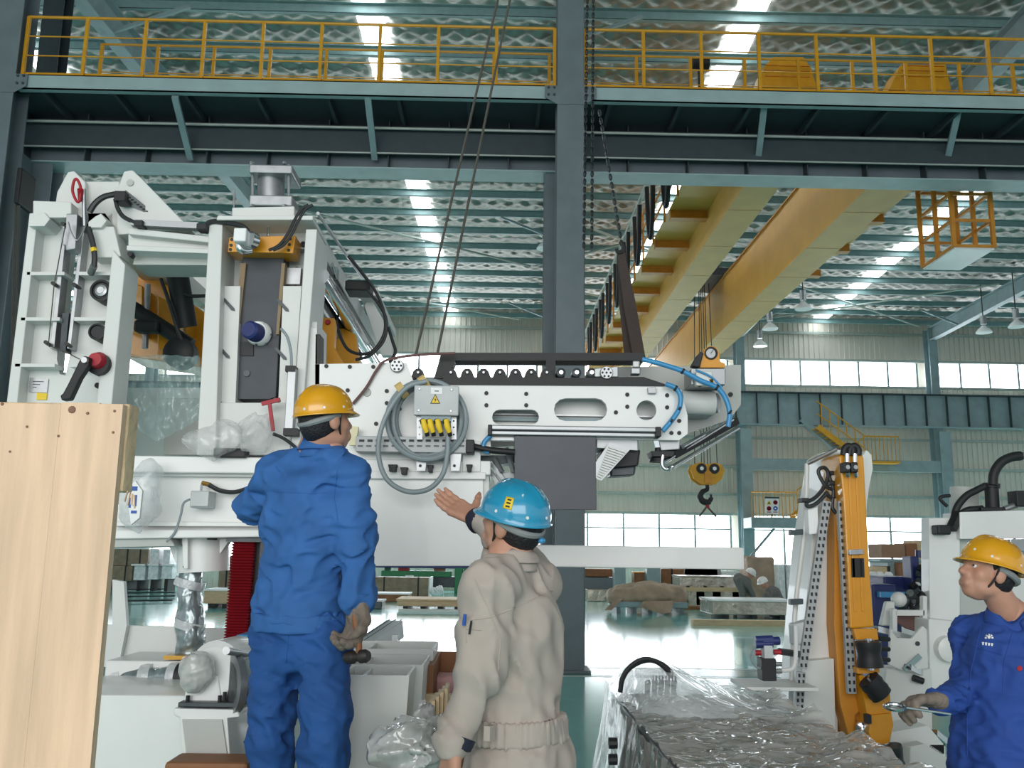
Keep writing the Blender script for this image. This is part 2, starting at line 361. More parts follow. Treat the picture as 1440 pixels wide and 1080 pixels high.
obj('girder_flange', MB().box((XL, GW - .22, FZT + .05), (XR, GW + .2, FZT + .07)), 'steel_teal', rw)
obj('surge_pipe', MB().rod((XL, GW - .35, FZT - .3), (XR, GW - .35, FZT - .3), .02, 6), 'girt', rw)
s0 = obj('stiffener', MB().box((XL + .5, GW - .19, RZ), (XL + .515, GW, FZT + .05)), 'steel_dark', rw)
for i in range(1, 31): copy_at(s0, (.9 * i, 0, 0), rw)
for px0, px1 in ((246, 268), (517, 527), (1076, 1066), (1352, 1332)):
    a = P(px0, 136, YN + .1); bq = P(px1, 224, GW - .16)
    obj('strut', MB().bar(a, bq, .09, .05), 'steel_teal', rw)
obj('rail', MB().box((XL, GW - .03, FZT + .07), (XR, GW + .04, FZT + .2)), 'steel_dark', rw)
# walkway railings
def railing(name, label, x0, x1, y, z0, hgt, step, mids, toe, r=.022):
    t = thing(name, label, 'railing', ((x0 + x1) / 2, y, z0), 'walkway railings')
    n = max(1, round((x1 - x0) / step)); dx = (x1 - x0) / n
    for i in range(n + 1): obj('post', MB().box((x0 + i * dx - .022, y - .022, z0 - .05), (x0 + i * dx + .022, y + .022, z0 + hgt)), 'rail_yellow', t)
    obj('top_rail', MB().rod((x0, y, z0 + hgt), (x1, y, z0 + hgt), r, 8), 'rail_yellow', t, smooth=True)
    for m in mids: obj('mid_rail', MB().rod((x0, y, z0 + m), (x1, y, z0 + m), r * .5, 6), 'rail_yellow', t, smooth=True)
    if toe: obj('toe_board', MB().box((x0, y + .022, z0 - .02), (x1, y + .03, z0 + toe)), 'rail_yellow', t)
    return t
zt = P(400, 32, YN + .12).z - FZT
railing('walkway_railing', 'long yellow railing on the walkway edge between the grey columns', NX[0] + .22, NX[1] - .22, YN + .12, FZT, zt, .82, (zt * .36, zt * .68), .09)
railing('walkway_railing', 'yellow railing on the walkway edge under the crane girders, with orange boxes behind', NX[1] + .22, NX[2] + .6, YN + .12, FZT, zt, .84, (zt * .36, zt * .68), .09)
zt2 = P(400, 68, YN + .95).z - FZT
railing('walkway_railing', 'lower yellow railing along the rail side of the walkway, between the grey columns', NX[0] + .9, NX[1] - .25, YN + .95, FZT, zt2, .85, (zt2 * .55,), 0, .018)
railing('walkway_railing', 'lower yellow railing along the rail side of the walkway, in front of the orange boxes', NX[1] + .25, NX[2] + .6, YN + .95, FZT, zt2, .85, (zt2 * .55,), 0, .018)
# far runway beam
fz1, fz0 = P(1180, 557, YF).z, P(1180, 600, YF).z
fr = thing('runway_beam', 'deep grey steel runway beam along the far wall, ribbed with stiffeners', 'crane runway', (5, YF, fz0))
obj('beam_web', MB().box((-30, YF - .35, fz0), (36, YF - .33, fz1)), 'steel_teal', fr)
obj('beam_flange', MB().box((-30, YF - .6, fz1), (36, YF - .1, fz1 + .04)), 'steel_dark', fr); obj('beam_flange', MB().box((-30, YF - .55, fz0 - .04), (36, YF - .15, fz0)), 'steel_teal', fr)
s0 = obj('stiffener', MB().box((-20, YF - .5, fz0), (-19.98, YF - .35, fz1)), 'steel_dark', fr)
for i in range(1, 55): copy_at(s0, (.84 * i, 0, 0), fr)
obj('sill_beam', MB().box((FX[3], YF - .5, P(1180, 664, YF).z), (FX[4], YF - .3, P(1180, 648, YF).z)), 'steel_teal', fr)
obj('knee_brace', MB().bar(P(1125, 590, YF - .4), P(1200, 650, YF - .4), .3, .2), 'steel_teal', fr)

# ------------------------------------------------------------------ overhead crane
GZ, GT = 7.36 - .05, 8.66
def X_(px, py): return PZ(px, py, GZ).x
G1 = (X_(1046, 262), X_(1097, 262)); G2 = (X_(1220, 264), X_(1276, 267))
cr = thing('overhead_crane', 'yellow double girder overhead crane running away below the roof', 'crane', (5, 13.6, GZ))
for k, (a, b) in enumerate((G1, G2)):
    g = obj('girder', MB().box((a, 13.9, GZ), (b, 35.8, GT)), 'crane_yellow', cr)
    obj('girder_web_lip', MB().box((a - .03, 13.9, GT), (b + .03, 35.8, GT + .03)), 'crane_orange', g)
    te = [[(1066, 122), (1074, 94), (1087, 80), (1130, 80), (1141, 96), (1149, 122)], [(1250, 126), (1266, 92), (1330, 90), (1338, 126)]][k]
    ge = obj('girder_end', MB().pplate(te, 13.45, .5), 'rail_yellow', cr, bevel=.01)
    for yy in (91, 98, 106): obj('end_rib', MB().pbox(te[1][0] + 2, yy, te[-2][0] - 2, yy + 1.5, 13.43, .03), 'crane_orange', ge)
    for yy in np.arange(15, 35.5, 1.9): obj('seam_weld', MB().box((a, yy, GZ - .004), (b, yy + .02, GZ)), 'crane_orange', g)
for yy in (12.98, 35.4): obj('end_carriage', MB().box((G1[0] - .6, yy, FZT + .2), (G2[1] + .6, yy + .35, FZT + .3)), 'rail_yellow', cr)
# cantilever brackets and walkway on the outer side of the girders
for sx, xg in ((-1, G1[0]), (1, G2[1])):
    zk = GZ + .42
    obj('walkway_plate', MB().box((xg, 14.2, zk + .14), (xg + sx * .72, 35.5 if sx < 0 else 19, zk + .16)), 'crane_yellow', cr)
    for i in range(12 if sx < 0 else 4):
        yy = 14.8 + 1.72 * i
        obj('bracket', MB().box((xg, yy, zk - .02), (xg + sx * .7, yy + .09, zk + .14)).box((xg, yy - .06, zk - .03), (xg + sx * .7, yy + .15, zk - .01)), 'crane_orange', cr)
x = G1[0] - .74; z0 = GZ + .56
for i in range(17): obj('rail_post', MB().rod((x, 14.3 + 1.3 * i, z0 - .1), (x, 14.3 + 1.3 * i, z0 + 1.05), .022, 6), 'crane_orange', cr)
for h in (.35, .7, 1.05): obj('hand_rail', MB().rod((x, 14.2, z0 + h), (x, 35.4, z0 + h), .022, 6), 'crane_orange', cr)
# festoon cable loops beside the walkway
fc = thing('festoon_cable', 'black festoon cable hanging in loops beside the crane walkway', 'cable', (x - .35, 14, z0))
obj('festoon_track', MB().box((x - .4, 14.2, z0 + .55), (x - .34, 35.4, z0 + .63)), 'girt', fc)
for i in range(5): obj('track_arm', MB().box((x - .36, 14.3 + 5.2 * i, z0 + .63), (x, 14.34 + 5.2 * i, z0 + .68)), 'girt', fc)
for i in range(9):
    y0 = 14.4 + 1.6 * i
    obj('cable_loop', MB().tube([(x - .37, y0, z0 + .52), (x - .37, y0 + .12, z0 - .25), (x - .37, y0 + .35, z0 - .62), (x - .37, y0 + .58, z0 - .25), (x - .37, y0 + .7, z0 + .52)], .045, 6, sm=5), 'black_rubber', fc, smooth=True)
# maintenance cage hanging from the second girder
yc0, yc1 = 15.0, 17.8
c0 = P(1297, 380, yc0); xa, xb = P(1300, 380, yc1 - 1).x, P(1396, 345, yc1 - 1).x
zc = PZ(1350, 360, GZ).z - .45
cg = thing('inspection_cage', 'orange inspection cage with a pale floor hanging at the crane girder', 'cage', ((xa + xb) / 2, 16, zc))
def cageP(px, py, d): return P(px, py, d)
xa, xb = 7.35, 8.5; ya, yb = 15.2, 17.4; zc = P(1390, 347, ya).z
ya, yb = 14.0, 15.1; xa = P(1342, 347, ya).x; xb = P(1398, 349, ya).x; zc = P(1370, 348, ya).z
obj('floor_plate', MB().box((xa, ya, zc - .03), (xb, yb, zc)), 'white_paint', cg)
for xx in (xa, xb):
    for yy in (ya, (ya + yb) / 2, yb): obj('post', MB().box((xx - .03, yy - .03, zc), (xx + .03, yy + .03, zc + 1.9)), 'crane_orange', cg)
for h in (.02, .45, .9, 1.35, 1.8):
    obj('hoop', MB().bar((xa, ya, zc + h), (xb, ya, zc + h), .045, .045).bar((xb, ya, zc + h), (xb, yb, zc + h), .045, .045).bar((xb, yb, zc + h), (xa, yb, zc + h), .045, .045).bar((xa, yb, zc + h), (xa, ya, zc + h), .045, .045), 'crane_orange', cg)
for yy in (ya + .1, yb - .1): obj('hanger', MB().bar((xa + .1, yy, zc + 1.8), (G2[1], yy, GZ + .4), .07, .07), 'crane_orange', cg)
# trolley, hoist ropes and hook block
HB = P(993, 668, 24.0)
tr = thing('hoist_trolley', 'dark hoist trolley between the two crane girders', 'trolley', (HB.x, 24, GT))
obj('trolley_frame', MB().box((G1[1] - .2, 23.2, GT + .05), (G2[0] + .2, 24.9, GT + .25)), 'dark_steel', tr)
obj('drum', MB().rod((G1[1], 24, GT + .55), (G2[0], 24, GT + .55), .3, 16), 'dark_steel', tr, smooth=True)
obj('motor', MB().rod((G1[1] + .1, 23.5, GT - .1), (G1[1] + .8, 23.5, GT - .1), .22, 14), 'dark_steel', tr, smooth=True)
hb = thing('hook_block', 'yellow hook block with two black sheaves hanging on the crane ropes', 'hook', HB)
c = HB; s = 24 / 1300
for dy in (-.2, .18):
    obj('side_plate', MB().plate([[(c.x + u * s, c.y + dy, c.z - v * s) for u, v in ((-20, -14), (-10, -17), (0, -14), (10, -17), (20, -14), (24, -6), (20, 6), (10, 14), (-8, 14), (-20, 6), (-24, -6))]], (0, .04, 0)), 'rail_yellow', hb, bevel=.01)
obj('cross_head', MB().box((c.x - 5 * s, c.y - .24, c.z - 12 * s), (c.x + 5 * s, c.y + .24, c.z + 4 * s)), 'crane_orange', hb)
for u in (-9, 9):
    sh = obj('sheave', MB().lathe((c.x + u * s, c.y - .25, c.z + 8 * s), (0, 1, 0), [(0, .13), (.5, .13)], 18), 'black_rubber', hb, smooth=True)
    obj('hub', MB().lathe((c.x + u * s, c.y - .27, c.z + 8 * s), (0, 1, 0), [(0, .05), (.05, .05)], 12), 'label_white', sh)
hk = [(1, 14), (1, 20), (-6, 24), (-9, 31), (-5, 37), (2, 38), (6, 33), (6, 27)]
obj('hook', MB().tube([(c.x + u * s, c.y, c.z - v * s) for u, v in hk], [.05, .06, .07, .08, .085, .08, .06, .03], 10, sm=5), 'black_rubber', hb, smooth=True)
for u, zz in ((-20, 14), (-8, 14), (8, 14), (20, 14), (-3, 15), (3, 15)): obj('rope', MB().rod((c.x + u * s * .8, c.y, c.z + zz * s), (c.x + u * s * .5, c.y, GT + .4), .012, 6), 'rope', hb)
sl = thing('rope_sling', 'thin red and grey rope sling hanging from the crane hook', 'sling', (c.x, c.y, c.z - 52 * s))
obj('eye', MB().rod((c.x, c.y, c.z - 39 * s), (c.x + .02, c.y, c.z - 46 * s), .05, 8), 'red', sl)
for u in (-11, 13): obj('rope_leg', MB().rod((c.x, c.y, c.z - 44 * s), (c.x + u * s, c.y, c.z - 58 * s), .025, 6), 'rope', sl)
# high bay lamps
def lamp(px, py, d, label):
    d = 13.64 + 1.42 * round((d - 13.64) / 1.42); p = P(px, py, d); t = thing('high_bay_lamp', label, 'lamp', p, 'high bay lamps')
    obj('reflector', MB().lathe(p, (0, 0, 1), [(0, .27), (.03, .265), (.12, .2), (.2, .1), (.24, .08)], 20), 'lamp_glass', t, smooth=True)
    obj('gear_box', MB().lathe(p + Vector((0, 0, .3)), (0, 0, 1), [(0, .1), (.3, .1)], 14), 'brushed', t, smooth=True)
    obj('stem', MB().rod(p + Vector((0, 0, .6)), (p.x, p.y, ZE - .135), .02, 6), 'rope', t)
for a in ((1083, 463, 30, 'bell-shaped lamp under the second crane girder, the brightest one'), (1130, 435, 28, 'bell-shaped lamp high under the roof past the yellow girder edge'), (1069, 487, 33, 'small bell-shaped lamp just over the long bright wall window'), (1384, 468, 31, 'bell-shaped lamp under the roof by the sloping rafter'), (1430, 460, 29, 'bell-shaped lamp at the picture edge beyond the sloping rafter'), (767, 350, 26, 'bell-shaped lamp beside the tall grey column')):
    lamp(*a)
ul = P(47, 60, 13.0).x
t = thing('steel_column', 'dark upper column rising behind the walkway railing next to the corner column', 'column', (ul, 13.0, RZ))
obj('flange', MB().box((ul - .16, 13.45, FZT + .07), (ul + .16, 13.47, ZE - .3)), 'steel_dark', t); obj('flange', MB().box((ul - .16, 13.75, FZT + .07), (ul + .16, 13.77, ZE - .3)), 'steel_dark', t); obj('web', MB().box((ul - .01, 13.47, FZT + .07), (ul + .01, 13.75, ZE - .3)), 'steel_dark', t)
q = P(985, 92, 13.3); t = thing('buffer_motor', 'small black motor with a red base behind the walkway railing', 'motor', (q.x, 13.3, FZT + .07)); obj('motor_case', MB().rod((q.x - .13, 13.3, q.z + .04), (q.x + .13, 13.3, q.z + .04), .1, 14).box((q.x - .04, 13.26, FZT + .16), (q.x + .04, 13.34, q.z)), 'black_rubber', t, smooth=True); obj('motor_foot', MB().box((q.x - .1, 13.22, FZT + .07), (q.x + .1, 13.38, FZT + .16)), 'red', t)

# ------------------------------------------------------------------ big white machine
def film(name, alpha, col='dfe6e8', rough=.12, bs=14, st=1.0):
    mat(name, col, rough, var=.05, scale=5, bump=st, bscale=bs, alpha=alpha, spec=.9, coat=.6)
film('clear_film', .34); film('milky_film', .64, 'e3e8ea', .2); film('green_film', .42, 'a9c4c2', .12); film('wrap_film', .5, 'd5dadb', .1, 22, 1.0)
film('crinkle_film', .62, 'c0bebb', .06, 7, 1.0); film('bag_film', .33, 'eceeee', .1, 12, 1.0)
def grid(nx, ny, fn):
    b = MB(); b.v = [tuple(fn(i / nx, j / ny)) for j in range(ny + 1) for i in range(nx + 1)]
    b.f = [(j * (nx + 1) + i, j * (nx + 1) + i + 1, (j + 1) * (nx + 1) + i + 1, (j + 1) * (nx + 1) + i) for j in range(ny) for i in range(nx)]; return b
def cr(i, j, s, seed): return float(wn(np.array([[i, j, .3 * seed]]), s, seed)[0])
D = 5.0; S5 = D / 1300
def V(px, py, d=D): return P(px, py, d)
mc = thing('forming_machine', 'tall white forming machine with a ribbed side frame, portal column and long floor beam', 'machine', (P(230, 700, D).x, D, 0))
# ribbed side frame with slot
sf = obj('side_frame', MB().pplate([(42, 300), (158, 300), (158, 352), (176, 372), (146, 640), (2, 640)], D + .1, .05, [[(90, 330), (112, 330), (98, 500), (92, 528), (84, 526), (80, 505)]]), 'white_machine', mc)
def dep(pts, d0, d1, name, m='white_machine', par=None, bev=.006, **k):
    return obj(name, MB().pplate(pts, d0, d1 - d0), m, par or mc, bevel=bev, **k)
dep([(41, 300), (53, 300), (16, 640), (0, 640)], D, D + .5, 'edge_flange', par=sf)
dep([(158, 350), (176, 372), (150, 640), (128, 640)], D - .04, D + .16, 'edge_flange', par=sf)
dep([(130, 318), (160, 318), (170, 360), (158, 362), (128, 362)], D - .02, D + .12, 'corner_block', par=sf)
for i, y in enumerate((382, 446, 511)):
    x0, x1 = 48 - (y - 300) * .13, 160 - (y - 350) * .105
    dep([(x0, y), (x1 - 66, y), (x1 - 66, y + 5), (x0, y + 5)], D, D + .12, 'rib', par=sf, bev=.002)
    dep([(x1 - 46, y), (x1, y), (x1, y + 5), (x1 - 46, y + 5)], D, D + .12, 'rib', par=sf, bev=.002)
dep([(46, 282), (100, 284), (100, 306), (46, 306)], D - .03, D + .3, 'top_cap', par=sf)
for (a, b) in (((40, 302), (84, 318)), ((124, 304), (164, 320))):   # stepped corner blocks under the cap
    dep([(a[0], a[1] + 8), (a[0] + 10, a[1]), (b[0] - 22, a[1] - 4), (b[0] - 14, a[1] + 6), (b[0] - 22, a[1] + 16), (a[0], a[1] + 16)], D - .05, D + .12, 'stop_block', par=sf, bev=.004)
dep([(76, 296), (80, 270), (95, 242), (104, 240), (120, 256), (120, 312), (76, 312)], D + .06, D + .34, 'lifting_lug', par=sf)
dep([(118, 255), (168, 255), (168, 330), (118, 330)], D + .1, D + .3, 'head_plate', par=sf)
lug = dep([(164, 268), (174, 241), (186, 239), (196, 248), (268, 322), (164, 330)], D + .02, D + .3, 'lifting_lug', par=sf)
obj('hole', MB().lathe(V(183, 257, D + .015), (0, -1, 0), [(0, .02), (.004, .02)], 14), 'grey_paint', sf)
for x0, x1, dx in ((82, 88, -12), (108, 113, -14)):
    dep([(x0 + 6, 318), (x1 + 6, 318), (x1 + dx, 490), (x0 + dx, 490)], D + .02, D + .1, 'guide_rail', 'brushed', sf, .002)
dep([(88, 320), (106, 320), (104, 345), (88, 345)], D - .03, D + .1, 'slide_head', 'brushed', sf)
dep([(93, 300), (109, 300), (106, 350), (92, 352)], D - .05, D + .03, 'clamp_plate', 'brushed', sf)
dep([(88, 440), (97, 440), (92, 495), (84, 493)], D + .03, D + .12, 'slide_strip', 'dark_steel', sf, 0)
for x, y in ((78, 402), (108, 404), (68, 485), (97, 487), (92, 318)): obj('clamp_pin', MB().rod(V(x - 4, y - 4, D - .06), V(x + 6, y + 3, D + .1), .011, 8), 'black_rubber', sf)
for (x, y, r, nm) in ((143, 409, 16, 0), (137, 467, 12, 1)):
    h = obj('bearing_cover', MB().lathe(V(x, y, D - .0), (0, -1, 0), [(-.1, r * S5), (.012, r * S5), (.014, r * .8 * S5), (.005, r * .72 * S5)], 26), 'black_rubber', sf, smooth=True)
    if not nm: obj('hub', MB().lathe(V(x, y, D - .005), (0, -1, 0), [(0, 9 * S5), (.012, 8.5 * S5), (.016, 5 * S5), (.02, 5 * S5)], 20), 'brushed', h, smooth=True)
obj('hole', MB().lathe(V(137, 542, D - .0), (0, -1, 0), [(-.1, 4 * S5), (.004, 4 * S5)], 14), 'black_rubber', sf)
pl = dep([(42, 531), (68, 533), (66, 552), (40, 551)], D + .09, D + .1, 'name_plate', 'brushed', sf, 0)
for k in range(3): obj('engraved_line', MB().pbox(46, 536 + 4 * k, 61 - 5 * k, 537 + 4 * k, D + .088, .002), 'dark_steel', pl)
dep([(52, 552), (66, 553), (65, 562), (51, 562)], D + .09, D + .1, 'warning_sticker', 'sign_yellow', sf, 0, label='yellow warning sticker')
# red lever: pivot, black handle
lv = obj('lever_pivot', MB().lathe(V(137, 511, D - .08), (0, 1, 0), [(0, .06), (.08, .062)], 20), 'black_rubber', mc, smooth=True)
obj('lever_ring', MB().lathe(V(133, 505, D - .12), (0, 1, 0), [(0, .035), (.05, .05)], 18), 'red', lv, smooth=True, label='red ring')
obj('lever_handle', MB().plate([[V(x, y, D - .16) for x, y in ((112, 505), (118, 500), (126, 502), (124, 514), (112, 532), (98, 562), (86, 563), (84, 556), (88, 553), (95, 540))]], (0, .05, 0)), 'black_rubber', lv, bevel=.008)
obj('lever_boss', MB().lathe(V(118, 506, D - .18), (0, 1, 0), [(0, .016), (.03, .016)], 14), 'brushed', lv)
# red lifting eye
ry = [(104, 255), (108, 252), (113, 262), (113, 278), (110, 284), (106, 280), (102, 268)]
obj('lifting_eye', MB().tube([V(x, y, D - .06) for x, y in ry], .008, 8, closed=True, sm=4), 'red', sf, smooth=True, label='red lifting eye')
obj('eye_swivel', MB().rod(V(113, 266, D - .07), V(114, 282, D - .02), .016, 10), 'red', sf, smooth=True, label='red swivel')
obj('eye_stem', MB().rod(V(118, 266, D - .04), V(119, 318, D - .02), .012, 10), 'brushed', sf, smooth=True)
obj('tie_wire', MB().tube([V(x, y, D - .08) for x, y in ((92, 316), (76, 402), (68, 486), (90, 494), (112, 505))], .003, 6), 'rope', sf)
ch = [(96, 312), (100, 326), (108, 338), (116, 328), (120, 318)]
obj('thin_chain', MB().tube([V(x, y, D - .09) for x, y in ch], .004, 5, sm=4), 'brushed', sf)
# cables and trays on the crown
tr_ = obj('cable_tray', MB().bar(V(172, 272, D - .05), V(222, 312, D + .1), .05, .035), 'alu', mc)
obj('cable_tray', MB().bar(V(186, 314, D - .05), V(280, 319, D - .05), .05, .035), 'alu', mc)
for i in range(12): 
    a = V(174, 271, D - .08).lerp(V(222, 310, D + .07), i / 12); obj('tray_slot', MB().cbox(a, (.014, .006, .006)), 'black_rubber', tr_)
obj('tray_end', MB().pbox(160, 268, 176, 282, D - .1, .1), 'black_rubber', mc, bevel=.004); obj('tray_end', MB().pbox(188, 309, 200, 317, D - .1, .08), 'black_rubber', mc, bevel=.003); obj('tray_end', MB().pbox(276, 314, 290, 322, D - .1, .08), 'black_rubber', mc, bevel=.003)
for pts, r in (([(126, 298), (134, 286), (146, 277), (162, 273)], .017), ([(162, 280), (166, 294), (174, 305), (190, 313)], .012), ([(124, 320), (130, 340), (133, 360), (132, 378)], .016), ([(288, 318), (296, 312), (310, 312), (340, 318), (352, 330)], .014)):
    obj('machine_cable', MB().tube([V(x, y, D - .07) for x, y in pts], r, 8, sm=6), 'black_cable', mc, smooth=True)
obj('cable_gland', MB().rod(V(132, 374, D - .08), V(128, 384, D - .03), .02, 10), 'brushed', mc, smooth=True)
obj('cable_label', MB().rod(V(131, 349, D - .07), V(132.5, 354, D - .07), .018, 10), 'sign_yellow', mc)
# cross beam between frame and portal
cb = dep([(180, 320), (312, 334), (312, 343), (180, 329)], D - .04, D + .3, 'cross_beam')
dep([(180, 329), (312, 343), (312, 352), (180, 346)], D + .02, D + .3, 'beam_web', par=cb)
dep([(178, 345), (312, 351), (312, 357), (178, 352)], D - .05, D + .3, 'beam_flange', par=cb, bev=.003)
dep([(190, 358), (308, 364), (308, 373), (186, 372)], D + .06, D + .3, 'beam_web', 'grey_paint', cb)
obj('hole', MB().lathe(V(187, 361, D + .02), (0, -1, 0), [(0, .013), (.05, .013)], 12), 'black_rubber', cb)
# portal column: channel with side walls, dark sliding plate, head
pc = dep([(312, 306), (432, 306), (424, 640), (284, 640)], D + .2, D + .3, 'portal_column')
dep([(294, 312), (313, 312), (303, 640), (276, 640)], D - .06, D + .3, 'column_wall', par=pc)
dep([(430, 322), (446, 322), (421, 640), (408, 640)], D - .06, D + .3, 'column_wall', par=pc)
dep([(313, 402), (338, 402), (328, 640), (299, 640)], D + .02, D + .22, 'slotted_plate', par=pc, bev=.003)
dep([(398, 402), (424, 402), (408, 640), (388, 640)], D + .02, D + .22, 'slotted_plate', par=pc, bev=.003)
dep([(296, 566), (412, 566), (408, 640), (286, 640)], D + .0, D + .2, 'sill_plate', par=pc)
dp = dep([(342, 352), (400, 352), (388, 558), (380, 561), (332, 561), (327, 555), (330, 508)], D + .06, D + .2, 'sliding_plate', 'slate', pc, .004, label='dark sliding plate')
dep([(338, 370), (346, 370), (332, 505), (328, 505)], D + .04, D + .1, 'wooden_lining', 'lining', pc, 0); dep([(396, 370), (401, 370), (392, 470), (388, 470)], D + .04, D + .1, 'wooden_lining', 'lining', pc, 0)
dep([(338, 480), (356, 482), (356, 500), (338, 500)], D + .05, D + .07, 'pocket', 'black_rubber', dp, 0)
obj('pin_hole', MB().lathe(V(347, 525, D + .055), (0, -1, 0), [(-.02, .018), (.004, .018), (.004, .01)], 18), 'dark_steel', dp)
for x, y in ((320, 428), (313, 495), (306, 564), (396, 429), (393, 497), (391, 568)):
    obj('slot', MB().plate([[V(x - 7, y - 7, D + .012), V(x - 4, y - 9, D + .012), V(x + 9, y + 5, D + .012), V(x + 10, y + 9, D + .012), V(x + 5, y + 8, D + .012)]], (0, .01, 0)), 'dark_steel', pc)
kn = obj('sensor_flange', MB().lathe(V(366, 470, D + .06), (-.25, -1, 0), [(0, 18 * S5), (.03, 18 * S5), (.05, 16 * S5)], 26), 'label_white', dp, smooth=True)
obj('sensor_body', MB().lathe(V(362, 469, D + .02), (-.25, -1, 0), [(0, 14 * S5), (.09, 13 * S5), (.1, 10 * S5)], 24), 'machine_blue', kn, smooth=True, label='dark blue cap')
for a in range(6):
    obj('bolt', MB().lathe(V(367 + 15.5 * math.cos(a), 471 + 15.5 * math.sin(a), D + .02), (-.25, -1, 0), [(0, .006), (.01, .006)], 8), 'dark_steel', kn)
hd = dep([(306, 303), (440, 303), (440, 309), (304, 309)], D - .1, D + .34, 'head_plate', par=pc, bev=.004)
dep([(326, 292), (414, 290), (414, 304), (326, 304)], D - .06, D + .3, 'head_plate', par=pc)
obj('head_stud', MB().rod(V(329, 266, D), V(329, 292, D), .006, 8), 'brushed', pc)
dep([(316, 309), (432, 309), (432, 350), (316, 350)], D + .12, D + .2, 'inner_plate', 'grey_paint', pc, 0)
for x, y in ((326, 322), (429, 323), (427, 344), (418, 380), (408, 386), (416, 398)): obj('socket_bolt', MB().lathe(V(x, y, D + .12), (0, -1, 0), [(0, .016), (.015, .016), (.015, .008), (.005, .008)], 12), 'black_rubber', pc)
dep([(398, 376), (424, 376), (422, 400), (398, 400)], D + .1, D + .14, 'bolt_plate', 'brushed', pc, .003)
yb = dep([(322, 334), (416, 331), (412, 356), (320, 354)], D - .04, D + .12, 'clamp_block', 'machine_yellow', pc, .005, label='yellow clamp block')
for x, y in ((326, 337), (325, 345), (324, 351), (408, 336), (407, 344), (406, 352)): obj('bolt', MB().lathe(V(x, y, D - .04), (0, -1, 0), [(0, .009), (.004, .009)], 10), 'black_rubber', yb)
obj('drive_motor', MB().pbox(328, 320, 346, 339, D - .2, .16), 'label_white', pc, bevel=.008)
obj('motor_flange', MB().lathe(V(350, 336, D - .12), (.6, .8, 0), [(0, 12 * S5), (.04, 12 * S5), (.05, 9 * S5)], 22), 'chrome', pc, smooth=True)
obj('motor_elbow', MB().tube([V(336, 340, D - .14), V(338, 350, D - .14), V(345, 353, D - .12), V(352, 352, D - .1)], .022, 10, sm=4), 'chrome', pc, smooth=True)
obj('lead_screw', MB().rod(V(378, 309, D + .02), V(377, 332, D + .02), .008, 8), 'chrome', pc)
for dx in (0, 6):
    obj('machine_cable', MB().tube([V(x + dx, y, D - .1) for x, y in ((378, 352), (392, 345), (404, 330), (414, 310), (424, 294), (434, 288))], .009, 8, sm=6), 'black_cable', mc, smooth=True)
# pneumatic cylinder on the head
cy = obj('cylinder', MB().rod(V(381, 287, D + .1), V(381, 240, D + .1), 20 * S5, 32), 'brushed', pc, smooth=True)
for y0, y1 in ((231, 243), (274, 289)): obj('cylinder_flange', MB().pbox(350, y0, 411, y1, D - .02, .24), 'brushed', cy, bevel=.008)
for x in (355, 406):
    for dd in (.02, .18): obj('tie_rod', MB().rod(V(x, 286, D + dd), V(x, 232, D + dd), .008, 8), 'brushed', cy)
for x in (354, 400): 
    obj('nut', MB().lathe(V(x, 231, D + .02), (0, 0, 1), [(0, .013), (.014, .013)], 6), 'chrome', cy); obj('nut', MB().lathe(V(x, 291, D - .03), (0, 0, 1), [(0, .016), (.012, .016)], 6), 'chrome', cy)
# receding frame behind the portal
def rec(px0, py0, px1, py1, d0, d1, name, m='white_machine', par=None, bev=.005):
    a = P(px0, py0, d0); b = P(px1, py1, d0)
    return obj(name, MB().box((a.x, d0, a.z), (b.x, d1, b.z)), m, par or mc, bevel=bev)
rec(414, 306, 441, 334, D + .3, 8.6, 'top_beam'); rec(424, 330, 436, 346, D + .3, 8.3, 'beam_web', 'grey_paint')
rec(420, 345, 446, 352, D + .3, 8.3, 'guide_strip', 'dark_steel'); rec(418, 384, 440, 400, D + .3, 7.4, 'lower_beam', 'dark_steel')
obj('chrome_bar', MB().rod(V(451, 388, D + .25), V(451, 388, D + .25) + Vector((0, 2.6, 0)), .05, 18), 'chrome', mc, smooth=True)
obj('chrome_bar', MB().rod(V(432, 410, D + .3), V(432, 410, D + .3) + Vector((0, 2.3, 0)), .03, 18), 'brushed', mc, smooth=True)
obj('air_pipe', MB().rod(V(447, 300, D), P(510, 392, 7), .01, 8), 'alu', mc)
yp = dep([(428, 446), (470, 447), (472, 458), (470, 488), (484, 512), (484, 520), (424, 520)], 5.7, 5.76, 'yellow_plate', 'machine_yellow', mc, .004, label='orange-yellow gusset plate')
dep([(470, 455), (500, 470), (506, 520), (470, 520)], 6.4, 6.5, 'yellow_plate', 'machine_yellow', mc, .004)
obj('plug', MB().lathe(P(461, 453, 5.69), (0, -1, 0), [(0, .018), (.01, .014)], 14), 'red', yp)
for px, py, d in ((445, 352, 5.4), (469, 382, 5.9)): obj('clamp', MB().pbox(px - 5, py - 7, px + 5, py + 7, d, .08), 'steel_teal', mc, bevel=.006); obj('clamp_screw', MB().rod(P(px - 2, py - 12, d - .02), P(px + 4, py + 10, d - .02), .008, 8), 'chrome', mc)
obj('valve', MB().pbox(485, 394, 520, 408, 6.2, .2), 'black_rubber', mc, bevel=.01)
for pts in ([(478, 412), (474, 440), (474, 460), (490, 492), (520, 496), (540, 470), (540, 440), (528, 410), (510, 385), (490, 360)], [(516, 408), (534, 430), (543, 450), (540, 478), (520, 500), (500, 506)], [(546, 460), (552, 480), (556, 495), (548, 510)]):
    obj('machine_cable', MB().tube([P(x, y, 6.1) for x, y in pts], .011, 8, sm=6), 'black_cable', mc, smooth=True)
rec(505, 404, 530, 416, 7.0, 8.4, 'top_beam'); dep([(520, 416), (550, 470), (552, 500), (536, 500), (512, 430)], 7.2, 7.3, 'end_plate')
